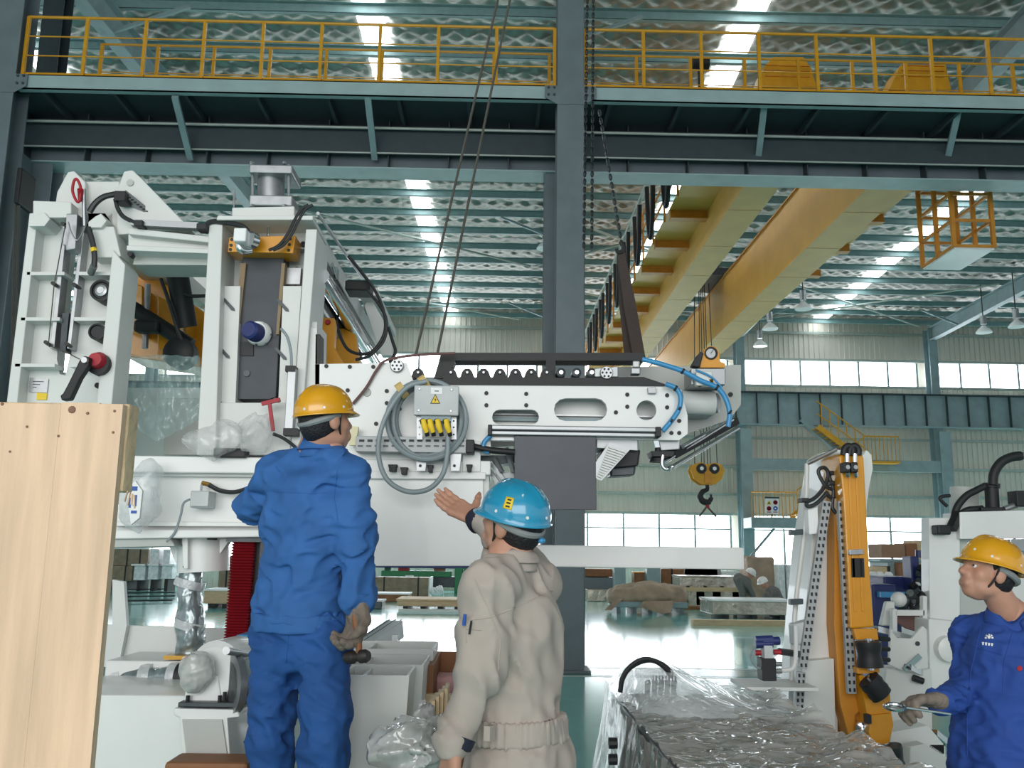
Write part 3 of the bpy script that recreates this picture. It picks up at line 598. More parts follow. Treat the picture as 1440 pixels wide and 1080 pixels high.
# connection block by the column foot
dep([(430, 452), (446, 452), (444, 560), (428, 560)], D + .0, D + .3, 'joint_block'); dep([(444, 470), (450, 470), (449, 545), (443, 545)], D - .02, D + .1, 'joint_seal', 'black_rubber', mc, 0)
# yellow works inside the frame
dep([(176, 370), (206, 380), (306, 452), (306, 520), (172, 500)], 6.3, 6.7, 'inner_drive', 'machine_yellow', mc, .01, label='orange-yellow inner drive housing')
dep([(170, 392), (200, 402), (200, 470), (168, 460)], 6.15, 6.3, 'inner_drive', 'machine_yellow', mc, .006)
dep([(222, 416), (262, 436), (262, 500), (222, 490)], 6.1, 6.3, 'inner_drive', 'machine_yellow', mc, .006)
obj('inner_rod', MB().rod(P(172, 424, 6.0), P(268, 486, 6.0), .05, 14), 'black_rubber', mc, smooth=True)
obj('inner_rod', MB().rod(P(208, 400, 6.0), P(204, 490, 6.0), .02, 10), 'brushed', mc, smooth=True)
obj('inner_motor', MB().rod(P(248, 376, 5.8), P(262, 460, 5.9), .07, 16), 'black_rubber', mc, smooth=True)
obj('inner_motor', MB().lathe(P(258, 500, 5.9), (0, -1, 0), [(0, .1), (.1, .1), (.12, .07)], 20), 'black_rubber', mc, smooth=True)
obj('inner_hub', MB().cbox(P(208, 460, 5.95), (.16, .1, .08)), 'black_rubber', mc, bevel=.02)
dep([(160, 368), (184, 366), (306, 436), (306, 446)], 7.0, 7.2, 'inner_brace'); dep([(240, 360), (300, 395), (300, 440), (262, 430)], 7.4, 7.5, 'inner_panel', 'white_machine')
for pts in ([(236, 385), (244, 400), (262, 415), (290, 416), (300, 415)], [(226, 392), (236, 420), (252, 470), (262, 486)]): obj('machine_cable', MB().tube([P(x, y, 5.8) for x, y in pts], .012, 8, sm=6), 'black_cable', mc, smooth=True)
dep([(170, 545), (296, 545), (286, 645), (170, 645)], 5.9, 6.0, 'inner_panel', 'white_machine'); dep([(232, 560), (286, 560), (286, 640), (230, 640)], 5.6, 5.62, 'inner_panel', 'grey_paint')
rec(120, 300, 172, 330, D + .35, 7.2, 'top_beam')
# longitudinal floor beam
bm_ = dep([(170, 668), (520, 670), (520, 752), (158, 752)], D + .06, D + .5, 'main_beam', 'white_paint')
dep([(150, 640), (690, 648), (690, 668), (150, 664)], D - .04, D + .6, 'beam_flange', 'white_paint', bm_)
dep([(150, 662), (520, 666), (520, 672), (150, 669)], D + .02, D + .5, 'beam_lip', 'white_paint', bm_, .003)
dep([(158, 733), (520, 735), (520, 741), (158, 740)], D - .01, D + .5, 'beam_lip', 'white_paint', bm_, .004)
dep([(158, 745), (372, 745), (372, 755), (158, 758)], D - .05, D + .5, 'beam_flange', 'white_paint', bm_)
dep([(140, 757), (240, 757), (246, 768), (140, 770)], D - .02, D + .5, 'beam_foot', 'grey_paint', bm_)
fb = dep([(505, 668), (680, 668), (680, 796), (505, 796)], D - .02, D + .4, 'front_panel', 'white_paint', mc, .004)
dep([(500, 662), (683, 664), (683, 674), (500, 673)], D - .05, D + .45, 'panel_lip', 'white_paint', fb, .004)
dep([(676, 666), (688, 668), (689, 796), (678, 796)], D + .0, D + .5, 'panel_lip', 'white_machine', fb, .004)
jb = obj('cable_box', MB().pbox(267, 690, 294, 714, D - .06, .12), 'box_grey', mc, bevel=.006)
obj('box_cover', MB().pbox(268, 691, 293, 712, D - .075, .015), 'box_grey', jb, bevel=.003)
obj('cable_gland', MB().rod(V(283, 690, D), V(284, 681, D), .008, 8), 'chrome', jb); obj('cable_gland', MB().rod(V(284, 679, D), V(296, 682, D), .012, 8), 'brass', jb)
obj('machine_cable', MB().tube([V(x, y, D - .02) for x, y in ((294, 682), (310, 690), (330, 692), (350, 686), (372, 676))], .012, 8, sm=6), 'black_cable', mc, smooth=True)
obj('machine_cable', MB().tube([V(x, y, D - .06) for x, y in ((267, 702), (258, 708), (254, 725), (246, 748), (234, 762))], .006, 6, sm=6), 'grey_cable', mc, smooth=True)
# jack leg: socket with fins over the wrapped leg
jk = obj('jack_socket', MB().rod(V(286, 755, D + .22), V(286, 804, D + .22), 36 * S5, 36), 'white_paint', mc, smooth=True)
dep([(233, 757), (262, 757), (262, 795), (246, 790)], D + .18, D + .24, 'fin', 'white_paint', jk, .004); dep([(300, 757), (325, 757), (300, 792), (298, 793)], D + .14, D + .2, 'fin', 'white_paint', jk, .004)
dep([(256, 755), (264, 755), (264, 800), (258, 800)], D + .05, D + .2, 'fin', 'white_paint', jk, .004)
obj('drain_plug', MB().lathe(V(261, 797, D + .11), (0, -1, 0), [(0, .009), (.02, .009)], 10), 'black_rubber', jk)
obj('bolt_head', MB().pbox(291, 755, 301, 759, D + .06, .06), 'black_rubber', jk)
def wrapped(X): return smin(sdf_cone(X, V(268, 800, D + .22), V(266, 925, D + .22), .066, .07), sdf_cone(X, V(266, 870, D + .22), V(270, 900, D + .22), .072, .068), .03) + .012 * wn(X, 26, 3) + .006 * wn(X, 60, 4)
a, b = V(268, 800, D + .22), V(266, 925, D + .22)
lg = obj('jack_leg', nets(wrapped, (a.x - .14, D + .08, b.z - .02), (a.x + .14, D + .36, a.z + .03), .011), mat('wrapped_leg', '8c9a9c', .18, .4, var=.4, scale=14, bump=1, bscale=24, coat=.8), mc, smooth=2)
for (y0, y1) in ((815, 826), (872, 886)):
    obj('wrap_band', MB().lathe(V(267, (y0 + y1) / 2, D + .22), (.25, 0, 1), [(-.022, .083), (0, .085), (.022, .083)], 20), 'milky_film', lg, smooth=True)
# red bellows
bl = obj('bellows_mount', MB().pbox(318, 748, 372, 762, D - .02, .3), 'dark_steel', mc)
def bell(X): return 0
b = MB(); n = 34
for i in range(n):
    z0, z1 = V(340, 760 + i * 4.1).z, V(340, 760 + (i + 1) * 4.1).z; x0, x1 = V(322 - i * .05, 800).x, V(353 - i * .1, 800).x; zm = (z0 + z1) / 2
    b.hexa([(x0 + .01, D + .02, z1), (x1, D + .02, z1), (x1, D + .2, z1), (x0 + .01, D + .2, z1), (x0, D, zm), (x1 + .01, D, zm), (x1 + .01, D + .22, zm), (x0, D + .22, zm)])
    b.hexa([(x0, D, zm), (x1 + .01, D, zm), (x1 + .01, D + .22, zm), (x0, D + .22, zm), (x0 + .01, D + .02, z0), (x1, D + .02, z0), (x1, D + .2, z0), (x0 + .01, D + .2, z0)])
obj('bellows', b, 'red_bellows', mc, kind='stuff', label='dark red folded bellows')
obj('bellows_rail', MB().pbox(352, 758, 362, 900, D + .06, .1), 'black_rubber', mc)
# long white rail beyond the worker's helmet
rl = obj('white_rail', MB().box((V(700, 780, 5.6).x, 5.6, V(900, 799, 5.6).z), (V(1046, 780, 5.6).x, 5.8, V(900, 768, 5.6).z)), 'white_paint', bevel=.006, label='long plain white beam reaching out past the blue helmet', cat='beam', solid=0)
# floor base of the machine
zb = PZ(240, 978, .72); zt_ = P(240, 978, 4.4).z
bs = thing('machine_base', 'low white machine base under the wrapped jack leg beside the timber panel', 'machine base', (P(240, 1000, 4.4).x, 4.4, 0))
obj('base_block', MB().box((P(60, 1000, 4.4).x, 4.4, 0), (P(362, 1000, 4.4).x, 5.05, zt_)), 'white_paint', bs, bevel=.01)
obj('base_block', MB().box((P(60, 1000, 4.4).x, 5.05, 0), (P(362, 1000, 4.4).x, 5.5, P(240, 925, 5.2).z)), 'white_paint', bs, bevel=.01)
obj('back_plate', MB().pplate([(120, 878), (330, 884), (330, 980), (120, 980)], 5.55, .03), 'white_machine', bs)
obj('back_plate', MB().pplate([(158, 815), (174, 818), (178, 880), (158, 980)], 5.5, .04), 'white_machine', bs)
# motor stand with wrapped gear motor
st = obj('motor_stand', MB().plate([[P(x, y, 3.95) for x, y in ((243, 996), (333, 998), (338, 1008), (320, 1010), (340, 1300), (262, 1300), (252, 1010), (243, 1006))]], (0, .5, 0)).box((P(246, 1000, 3.9).x, 3.95, 0), (P(338, 1000, 3.9).x, 4.4, .2)), 'white_paint', bs, bevel=.008)
obj('stand_recess', MB().pplate([(256, 1012), (312, 1012), (326, 1110), (268, 1110)], 3.94, .01), 'grey_paint', st)
gm = thing('gear_motor', 'white gear motor half wrapped in plastic film on the white stand', 'motor', P(296, 994, 4.1))
obj('mount_plate', MB().pbox(250, 988, 338, 995, 3.95, .4), 'dark_steel', gm, bevel=.004)
obj('foot', MB().pplate([(258, 988), (262, 955), (306, 950), (312, 988)], 4.0, .25), 'white_paint', gm, bevel=.008)
obj('housing', MB().lathe(P(300, 945, 4.02), (.25, 1, 0), [(0, .1), (.02, .125), (.2, .13), (.26, .11)], 32), 'white_paint', gm, smooth=True)
obj('gear_flange', MB().lathe(P(322, 962, 4.0), (.8, .6, 0), [(0, .125), (.03, .125), (.035, .1), (.0, .09), (.0, .05)], 32), 'brushed', gm, smooth=True)
obj('gear_flange', MB().lathe(P(336, 960, 4.05), (.8, .6, 0), [(0, .1), (.1, .1)], 28), 'green_film', gm, smooth=True)
obj('shaft', MB().rod(P(318, 915, 3.85), P(350, 920, 4.1), .016, 14), 'brushed', gm, smooth=True)
obj('wrapped_cap', nets(lambda X: sdf_ell(X, P(277, 944, 3.97), (.075, .06, .085)) + .007 * wn(X, 50, 2), P(277, 944, 3.97) - Vector((.11, .1, .12)), P(277, 944, 3.97) + Vector((.11, .1, .12)), .009), mat('wrapped_grey', 'd9d9d6', .12, .0, var=.2, scale=20, bump=1, bscale=30, coat=.7, alpha=.6), gm, smooth=2); obj('inner_cap', MB().ball(P(277, 944, 3.97), (.06, .05, .07)), 'grey_paint', gm, smooth=True)
for x, y in ((264, 983), (309, 983), (316, 978)): obj('bolt', MB().lathe(P(x, y, 3.98), (0, 0, 1), [(-.02, .009), (.014, .009)], 6), 'black_rubber', gm)
obj('terminal_cover', MB().pbox(330, 893, 356, 918, 4.3, .2), 'blue_tube', gm, bevel=.01)
# wrapped pipe lying on the base ledge
wp0, wp1 = P(140, 955, 5.15), P(256, 952, 5.0)
wp = thing('wrapped_pipe', 'film wrapped steel pipe lying on the white base beside the motor', 'pipe', ((wp0.x + wp1.x) / 2, 5.1, wp1.z - .07))
obj('pipe_body', nets(lambda X: sdf_cone(X, wp0, wp1, .06, .055) + .012 * wn(X, 24, 6), (wp0.x - .1, 4.9, wp1.z - .13), (wp1.x + .1, 5.3, wp0.z + .14), .012), 'wrapped_leg', wp, smooth=2)
for t in (.25, .6, .93): obj('tape_band', MB().lathe(wp0.lerp(wp1, t), (1, -.1, .3 * (1 - t)), [(-.03, .072), (0, .075), (.03, .072)], 18), 'milky_film', wp, smooth=True)
obj('pipe_cap', MB().lathe(wp1, (1, -.1, 0), [(-.02, .07), (.03, .07)], 20), 'black_rubber', wp, smooth=True)
obj('rust_plate', MB().cbox(wp1 + Vector((-.02, .1, .09)), (.2, .1, .02)), 'brass', wp)
# bin boxes of folded sheet
def bin_(x0, x1, d0, d1, z1, label, name='sheet_metal_bin'):
    t = thing(name, label, 'bin', ((x0 + x1) / 2, (d0 + d1) / 2, 0), 'white sheet bins'); h = .012; s = .04
    obj('front_wall', MB().hexa([(x0 + s, d0, 0), (x1 - s, d0, 0), (x1 - s, d0 + h, 0), (x0 + s, d0 + h, 0), (x0, d0, z1), (x1, d0, z1), (x1, d0 + h, z1), (x0, d0 + h, z1)]), 'white_machine', t)
    obj('rear_wall', MB().hexa([(x0 + s, d1, 0), (x1 - s, d1, 0), (x1 - s, d1 + h, 0), (x0 + s, d1 + h, 0), (x0, d1, z1), (x1, d1, z1), (x1, d1 + h, z1), (x0, d1 + h, z1)]), 'white_machine', t)
    for xs, a in ((x0, s), (x1, -s)): obj('side_wall', MB().hexa([(xs + a, d0, 0), (xs + a + h, d0, 0), (xs + a + h, d1, 0), (xs + a, d1, 0), (xs, d0, z1), (xs + h, d0, z1), (xs + h, d1, z1), (xs, d1, z1)]), 'white_machine', t)
    obj('divider', MB().box((x0 + .3 * (x1 - x0), d0 + h, .2), (x0 + .3 * (x1 - x0) + h, d1, z1 - .01)), 'white_machine', t)
    obj('bottom', MB().box((x0 + s, d0, .05), (x1 - s, d1, .07)), 'grey_paint', t)
    return t
zz = P(560, 955, 3.75).z
bin_(P(478, 955, 3.85).x, P(564, 955, 3.85).x + .02, 3.85, 4.17, P(560, 955, 3.75).z, 'white sheet metal bin nearest the blue worker, lowest of three in a row')
bin_(P(500, 935, 4.2).x - .1, P(592, 935, 4.2).x, 4.2, 4.6, P(560, 935, 4.2).z, 'middle white sheet metal bin of the row between the workers')
bin_(P(500, 913, 4.68).x - .1, P(606, 913, 4.68).x, 4.68, 5.1, P(560, 913, 4.68).z, 'white sheet metal bin at the far end of the row, below the aluminium profile')
# aluminium profile on a white post
ap = thing('aluminium_profile', 'slanted grooved aluminium profile propped on a white post by the glove', 'profile', P(552, 905, 5.4))
a, b = P(500, 922, 5.2), P(556, 884, 5.6)
obj('profile_bar', MB().bar(a, b, .11, .1), 'alu_bright', ap, bevel=.004)
for o_ in (-.035, 0, .035): obj('groove', MB().bar(a + Vector((o_, 0, .052)), b + Vector((o_, 0, .052)), .005, .004), 'steel_grey', ap)
obj('post', MB().box((P(542, 900, 5.5).x, 5.45, 0), (P(560, 900, 5.5).x, 5.6, P(550, 892, 5.5).z)), 'white_paint', ap)
# bags of film on the beam
def bag(name, px, py, d, rx, rz, seed, label, m='bag_film', cat='plastic bag', ry=.1):
    c = P(px, py, d)
    f = lambda X: smin(sdf_ell(X, c, (rx, ry, rz)), sdf_ell(X, c + Vector((rx * .5, 0, rz * .6)), (rx * .5, ry * .7, rz * .7)), .05) + .03 * wn(X, 14, seed) + .018 * wn(X, 38, seed + 1)
    return obj(name, nets(f, c - Vector((rx + .1, ry + .08, rz + .08)), c + Vector((rx + .12, ry + .08, rz * 1.5 + .08)), .012), m, smooth=2, label=label, cat=cat)
bag('plastic_bag', 300, 622, 4.92, .14, .085, 11, 'crumpled clear plastic bag on the white beam by the portal column foot')
bag('plastic_bag', 362, 612, 4.9, .09, .1, 15, 'clear plastic bag tied up on the white beam, next to the red clamp')
bag('plastic_bag', 196, 702, 4.85, .1, .18, 19, 'clear plastic wrap bulging beside the timber panel with blue print', 'clear_film')
obj('black_pad', MB().pbox(300, 630, 345, 643, 4.92, .12), 'black_rubber', label='flat black pad lying between the two plastic bags', cat='pad', bevel=.006)
ptg = thing('printed_label', 'white tag with blue print hanging at the timber panel edge', 'tag', P(186, 705, 4.74))
obj('tag_sheet', MB().pplate([(178, 690), (190, 676), (200, 690), (196, 728), (184, 738)], 4.74, .02), 'label_white', ptg)
for a in ((184, 684, 193, 690), (181, 700, 184, 714), (188, 696, 192, 712), (184, 718, 192, 722)): obj('blue_print', MB().pbox(*a, 4.737, .003), 'sign_blue', ptg)
# hanging film sheet inside the frame
def fs(u, v):
    x, y = 176 + 106 * u, 502 + 60 * v + (60 * v * (1 - abs(u - .45)) if v > .3 else 0)
    p = P(x, y, 5.35); p.y += .09 * cr(u * 2, v, 3.5, 5) + .05 * cr(u * 3, v * 1.5, 8, 8); p.x += .02 * cr(u, v * 2, 6, 3); return p
obj('plastic_sheet', grid(36, 24, fs), 'green_film', smooth=2, label='greenish clear plastic sheet draped inside the machine frame', cat='plastic sheet')
# red clamp by the column
rc = thing('red_clamp', 'small red T-shaped clamp hooked on the portal column foot', 'clamp', P(380, 605, D - .1))
obj('clamp_bar', MB().bar(V(368, 568, D - .1), V(394, 562, D - .1), .02, .02), 'red', rc); obj('clamp_shank', MB().bar(V(379, 566, D - .1), V(384, 606, D - .1), .018, .018), 'red', rc)
# square profile sensor post on the column
sp = obj('profile_post', MB().pbox(402, 518, 414, 606, D - .12, .06), 'alu', mc, bevel=.003)
obj('post_cap', MB().pbox(401, 514, 415, 522, D - .13, .07), 'black_rubber', sp); obj('post_foot', MB().pbox(398, 602, 418, 612, D - .13, .07), 'black_rubber', sp)
obj('machine_cable', MB().tube([V(x, y, D - .09) for x, y in ((395, 462), (404, 474), (409, 495), (410, 516))], .008, 8, sm=5), 'grey_cable', mc, smooth=True)
obj('machine_cable', MB().tube([V(x, y, D - .1) for x, y in ((384, 610), (398, 616), (412, 626), (420, 634))], .009, 8, sm=5), 'black_cable', mc, smooth=True)

# ------------------------------------------------------------------ transfer arm on the machine
ta = thing('transfer_arm', 'long white perforated transfer arm reaching out from the machine under a black cable chain', 'transfer arm', V(700, 600))
A = D - .02
mp_ = dep([(443, 512), (572, 510), (582, 538), (690, 541), (925, 541), (958, 548), (967, 585), (967, 610), (955, 619), (690, 616), (690, 640), (443, 640)], A, A + .03, 'arm_plate', 'white_paint', ta, .002)
mp_.data.clear_geometry()
b = MB().pplate([(443, 512), (572, 510), (582, 538), (690, 541), (925, 541), (958, 548), (967, 585), (967, 610), (955, 619), (690, 616), (690, 640), (443, 640)], A, .03,
    [pslot(692, 576, 758, 597), pslot(779, 560, 854, 592), pcirc(909, 577, 14, 24), pcirc(516, 552, 6, 14)])
o0 = ORG[mp_.name]; mp_.data.from_pydata([tuple(Vector(v) - o0) for v in b.v], [], b.f); mp_.data.update()
obj('back_plate', MB().pplate([(500, 530), (830, 530), (836, 517), (1042, 513), (1042, 569), (1026, 590), (960, 612), (500, 640)], A + .38, .03), 'grey_paint', ta)
obj('inner_plate', MB().pbox(682, 556, 932, 604, A + .16, .02), 'white_paint', ta)
for y, hh in ((583, 2), (588, 5)): obj('inner_rack', MB().pbox(684, y, 930, y + hh, A + .12, .035), 'brushed' if hh == 2 else 'steel_teal', ta)
for x, y in ((684, 553), (684, 570), (740, 554), (740, 570), (882, 555), (882, 572), (938, 556), (938, 573), (544, 550), (544, 567), (489, 549), (562, 640 - 65), (944, 592), (955, 592), (944, 609), (955, 609), (529, 596), (866, 580), (459, 515), (492, 516), (525, 516)):
    obj('bolt', MB().lathe(V(x, y, A), (0, -1, 0), [(0, .0115), (.006, .0115), (.006, .006)], 10), 'black_rubber', mp_)
obj('plug', MB().lathe(V(516, 552, A + .01), (0, -1, 0), [(-.01, .024), (.004, .022)], 18), 'grey_paint', mp_)
dep([(431, 460), (446, 460), (446, 560), (430, 560)], A, A + .1, 'plate_end', 'white_machine', ta)
# roller row with black chain channel
obj('chain_channel', MB().pplate([(582, 530), (620, 533), (905, 530), (935, 540), (935, 543), (640, 541), (600, 540)], A - .01, .16), 'black_rubber', ta)
tc_ = obj('chain_channel', MB().pplate([(620, 496), (905, 496), (905, 507), (640, 507)], A + .06, .14), 'black_rubber', ta)
obj('channel_leg', MB().pplate([(620, 496), (640, 507), (633, 522), (625, 532), (610, 532), (616, 512)], A + .06, .14), 'black_rubber', ta)
obj('channel_leg', MB().pplate([(768, 507), (781, 507), (781, 532), (768, 532)], A + .06, .12), 'black_rubber', ta)
for i, x in enumerate((588, 634, 657, 680, 703, 725, 747, 769)):
    t = obj('roller_bracket', MB().pplate([(x - 11, 533), (x - 7, 522), (x - 3, 518), (x + 3, 518), (x + 7, 522), (x + 11, 533)], A + .03, .03), 'black_rubber', ta)
    obj('roller_pin', MB().lathe(V(x, 524, A + .02), (0, -1, 0), [(0, .007), (.01, .007)], 8), 'brushed', t)
for x in (789, 811, 832):
    t = obj('roller', MB().lathe(V(x, 524, A + .02), (0, -1, 0), [(-.1, .026), (0, .026), (.004, .018)], 18), 'dark_steel', ta, smooth=True); obj('roller_pin', MB().lathe(V(x, 524, A + .01), (0, -1, 0), [(0, .011), (.012, .011)], 12), 'chrome', t)
def flange(x, y, r, par, d=A - .02):
    t = obj('disc_flange', MB().lathe(V(x, y, d), (0, -1, 0), [(-.03, r), (0, r), (.004, r * .9)], 24), 'brushed', par, smooth=True)
    for k in range(7):
        q = V(x, y, d - .004) + (Vector((math.cos(k * 1.047), 0, math.sin(k * 1.047))) * r * .62 if k else Vector()); obj('hole', MB().lathe(q, (0, -1, 0), [(0, r * .17), (.003, r * .17)], 8), 'black_rubber', t)
flange(558, 514, .037, ta); flange(853, 524, .036, ta)
dep([(836, 518), (870, 515), (870, 530), (836, 530)], A + .01, A + .06, 'bearing_block', 'alu', ta)
dep([(888, 517), (901, 517), (901, 526), (888, 526)], A - .03, A + .03, 'bearing_block', 'alu', ta); dep([(890, 507), (900, 507), (900, 517), (890, 517)], A, A + .04, 'bearing_block', 'brushed', ta)
dep([(911, 545), (922, 544), (923, 553), (912, 553)], A - .03, A, 'bearing_block', 'alu', ta, .002)
# guide profile under the plate
gp = obj('guide_profile', MB().pbox(689, 599, 925, 606, A - .09, .07), 'alu', ta, bevel=.006); obj('guide_profile', MB().pbox(690, 607, 924, 613, A - .07, .06), 'alu', ta, bevel=.005)
obj('profile_end', MB().pbox(686, 597, 692, 612, A - .1, .09), 'black_rubber', ta, bevel=.004); obj('profile_end', MB().pbox(922, 600, 930, 614, A - .1, .09), 'black_rubber', ta, bevel=.004)
obj('lower_profile', MB().pbox(684, 615, 726, 619, A - .02, .05), 'alu', ta)
hp = obj('cover_plate', MB().pplate([(723, 613), (838, 613), (839, 717), (724, 717)], A - .05, .012), mat('dark_plate', '353a42', .38, .2, var=.2, scale=5), ta, bevel=.002, label='dark hanging cover plate')
dep([(838, 613), (898, 612), (898, 634), (838, 630)], A + .02, A + .25, 'carriage', 'alu', ta)
bl2 = obj('slatted_blade', MB().pplate([(857, 622), (888, 630), (846, 676), (838, 672), (838, 650)], A - .06, .02), 'alu', ta, label='pale ribbed blade')
for k in range(14):
    t = k / 13; obj('blade_rib', MB().bar(V(856 - 17 * t, 628 + 44 * t, A - .07), V(880 - 36 * t, 636 + 38 * t, A - .07), .004, .01), 'white_machine', bl2)
dep([(845, 632), (901, 632), (898, 655), (845, 660)], A + .06, A + .3, 'gearbox', 'black_rubber', ta, .01); dep([(858, 655), (895, 655), (893, 668), (858, 670)], A + .1, A + .24, 'gearbox', 'dark_steel', ta, .01)
dep([(925, 614), (958, 614), (956, 632), (930, 634)], A + .05, A + .2, 'gripper_block', 'alu', ta); dep([(915, 634), (950, 634), (948, 642), (918, 642)], A + .05, A + .2, 'gripper_block', 'black_rubber', ta)
obj('suction_cup', MB().lathe(V(926, 650, A + .1), (0, 0, 1), [(0, .05), (.02, .045), (.035, .02), (.08, .02)], 16), 'black_rubber', ta, smooth=True)
for q in (((934, 650), (1030, 590)), ((940, 660), (1038, 602)), ((960, 628), (1010, 600))): obj('gripper_tube', MB().rod(V(*q[0], A + .05), V(*q[1], A + .35), .012, 10), 'chrome', ta, smooth=True)
obj('gripper_bar', MB().bar(V(946, 640, A + .1), V(1034, 592, A + .4), .05, .04), 'black_rubber', ta)
obj('gripper_tube', MB().tube([V(x, y, A + .06) for x, y in ((932, 640), (931, 654), (937, 660), (946, 656))], .012, 10, sm=4), 'chrome', ta, smooth=True)
# head: motor, block and yellow gauge bracket
mh = obj('motor_housing', MB().rod(V(958, 566, A + .2), V(1004, 567, A + .2), .068, 26), 'white_machine', ta, smooth=True); obj('motor_cap', MB().lathe(V(1003, 567, A + .2), (1, -.5, 0), [(0, .06), (.03, .055), (.04, .03)], 24), 'brushed', mh, smooth=True)
dep([(960, 548), (1002, 548), (1002, 585), (960, 585)], A + .22, A + .36, 'motor_bracket', 'alu', ta)
dep([(972, 518), (1021, 518), (1021, 541), (972, 541)], A + .0, A + .2, 'valve_block', 'alu', ta); dep([(979, 522), (1002, 522), (1002, 542), (979, 542)], A - .05, A, 'valve_block', 'white_machine', ta)
for x in (984, 1000): obj('valve_screw', MB().rod(V(x, 543, A - .02), V(x, 533, A - .05), .012, 10), 'brass', ta)
yg = obj('gauge_bracket', MB().pplate([(984, 517), (986, 503), (991, 490), (999, 486), (1007, 488), (1012, 496), (1013, 508), (1020, 511), (1020, 517)], A + .04, .06), 'machine_yellow', ta, bevel=.004, label='yellow gauge bracket')
obj('gauge_ring', MB().lathe(V(999.5, 497, A + .04), (0, -1, 0), [(0, .036), (.012, .036), (.014, .03)], 26), 'black_rubber', yg, smooth=True)
obj('gauge_face', MB().lathe(V(999.5, 497, A + .028), (0, -1, 0), [(0, .027), (.003, .026)], 22), 'alu', yg)
obj('gauge_needle', MB().bar(V(999.5, 497, A + .022), V(1003, 492, A + .022), .003, .003), 'black_rubber', yg)
obj('guard_cover', MB().pplate([(972, 515), (980, 500), (986, 494), (990, 496), (984, 517)], A + .02, .05), 'black_rubber', ta, bevel=.006)
obj('plate_bolt', MB().lathe(V(1027, 555, A + .38), (0, -1, 0), [(0, .014), (.01, .014)], 10), 'black_rubber', ta)
for pts, r in (([(903, 505), (930, 512), (960, 522), (985, 535), (1008, 545), (1020, 560), (1026, 580), (1024, 600)], .014), ([(936, 540), (950, 546), (957, 558), (955, 575), (944, 592), (932, 606)], .014), ([(690, 612), (681, 622), (680, 632), (688, 636)], .013), ([(978, 520), (1000, 530), (1015, 545)], .006)):
    hs = obj('air_hose', MB().tube([V(x, y, A - .06) for x, y in pts], r, 10, sm=8), 'blue_tube', ta, smooth=True, label='blue air hose')
    if r > .0135:
        for t in (.3, .6, .9):
            x, y = pts[int(t * (len(pts) - 1))]; obj('hose_tie', MB().lathe(V(x, y, A - .06), Vector((1, 0, -.6)), [(-.006, r * 1.25), (.006, r * 1.25)], 10), 'black_rubber', hs)
obj('brown_hose', MB().tube([V(x, y, A - .02) for x, y in ((496, 568), (515, 545), (530, 520), (545, 506), (590, 499), (640, 497))], .008, 8, sm=6), mat('hose_brown', '6b4a48', .5), ta, smooth=True)
# slotted tray, feet and struts below
ty = obj('slotted_tray', MB().pbox(500, 614, 656, 636, A - .12, .1), 'tray_grey', ta, bevel=.003)
for i in range(13):
    obj('slot', MB().pbox(505 + 11.7 * i, 618, 512 + 11.7 * i, 621, A - .125, .006), 'black_rubber', ty); obj('slot', MB().pbox(503 + 11.9 * i, 626, 510 + 11.9 * i, 628, A - .125, .006), 'dark_steel', ty)
obj('tray_end', MB().pbox(655, 618, 667, 637, A - .13, .12), 'black_rubber', ta, bevel=.005)
obj('black_conduit', MB().tube([V(x, y, A - .06) for x, y in ((666, 628), (690, 633), (724, 636))], .018, 10, sm=4), 'black_rubber', ta, smooth=True)
for x in (585, 633): 
    p_ = obj('foot_bracket', MB().pplate([(x, 636), (x + 16, 636), (x + 13, 662), (x + 1, 662)], A - .1, .02), 'brushed', ta); obj('hole', MB().lathe(V(x + 6, 655, A - .1), (0, -1, 0), [(0, .008), (.004, .008)], 10), 'black_rubber', p_)
for x, y, ww in ((545, 653, 14), (562, 657, 12), (600, 654, 10), (655, 653, 10), (496, 652, 8)):
    obj('clamp_foot', MB().pplate([(x, y), (x + ww, y), (x + ww - 2, y + 5), (x + ww - 2, y + 10), (x + 2, y + 10), (x + 2, y + 5)], A - .08, .05), 'black_rubber', ta, bevel=.004)
dep([(443, 636), (675, 636), (675, 664), (443, 662)], A - .01, A + .3, 'arm_foot', 'white_paint', ta); dep([(650, 620), (676, 620), (676, 664), (650, 664)], A - .03, A + .1, 'arm_foot', 'white_paint', ta)
for q in (((682, 652), (708, 690)), ((690, 650), (716, 684)), ((696, 644), (706, 664)), ((712, 630), (722, 664))): obj('strut_tube', MB().bar(V(*q[0], A + .05), V(*q[1], A + .02), .02, .02), 'alu', ta)
dep([(676, 640), (724, 640), (724, 650), (676, 655)], A + .1, A + .3, 'strut_plate', 'dark_steel', ta); dep([(698, 664), (724, 664), (724, 684), (698, 688)], A + .05, A + .2, 'strut_plate', 'box_grey', ta)
# junction box with connectors
jb = thing('junction_box', 'light grey junction box with a yellow warning triangle above yellow plugs', 'junction box', V(613, 585, A - .2))
obj('box_body', MB().pbox(583, 543, 644, 583, A - .16, .1), 'box_grey', jb, bevel=.006); obj('box_cover', MB().pbox(582, 542, 645, 584, A - .19, .03), 'box_grey', jb, bevel=.006)
for x, y in ((590, 547), (635, 548), (589, 577), (634, 578)): obj('cover_screw', MB().lathe(V(x, y, A - .19), (0, -1, 0), [(0, .008), (.004, .006)], 12), 'brushed', jb)
lb = obj('paper_label', MB().pbox(606, 545, 622, 554, A - .193, .003), 'label_white', jb, label='small white paper label'); obj('label_print', MB().pbox(611, 549, 617, 550.5, A - .195, .002), 'steel_grey', lb)
ws = obj('warning_triangle', MB().plate([[V(x, y, A - .193) for x, y in ((612, 554), (619, 567.5), (605, 567.5))]], (0, .003, 0)), 'black_rubber', jb)
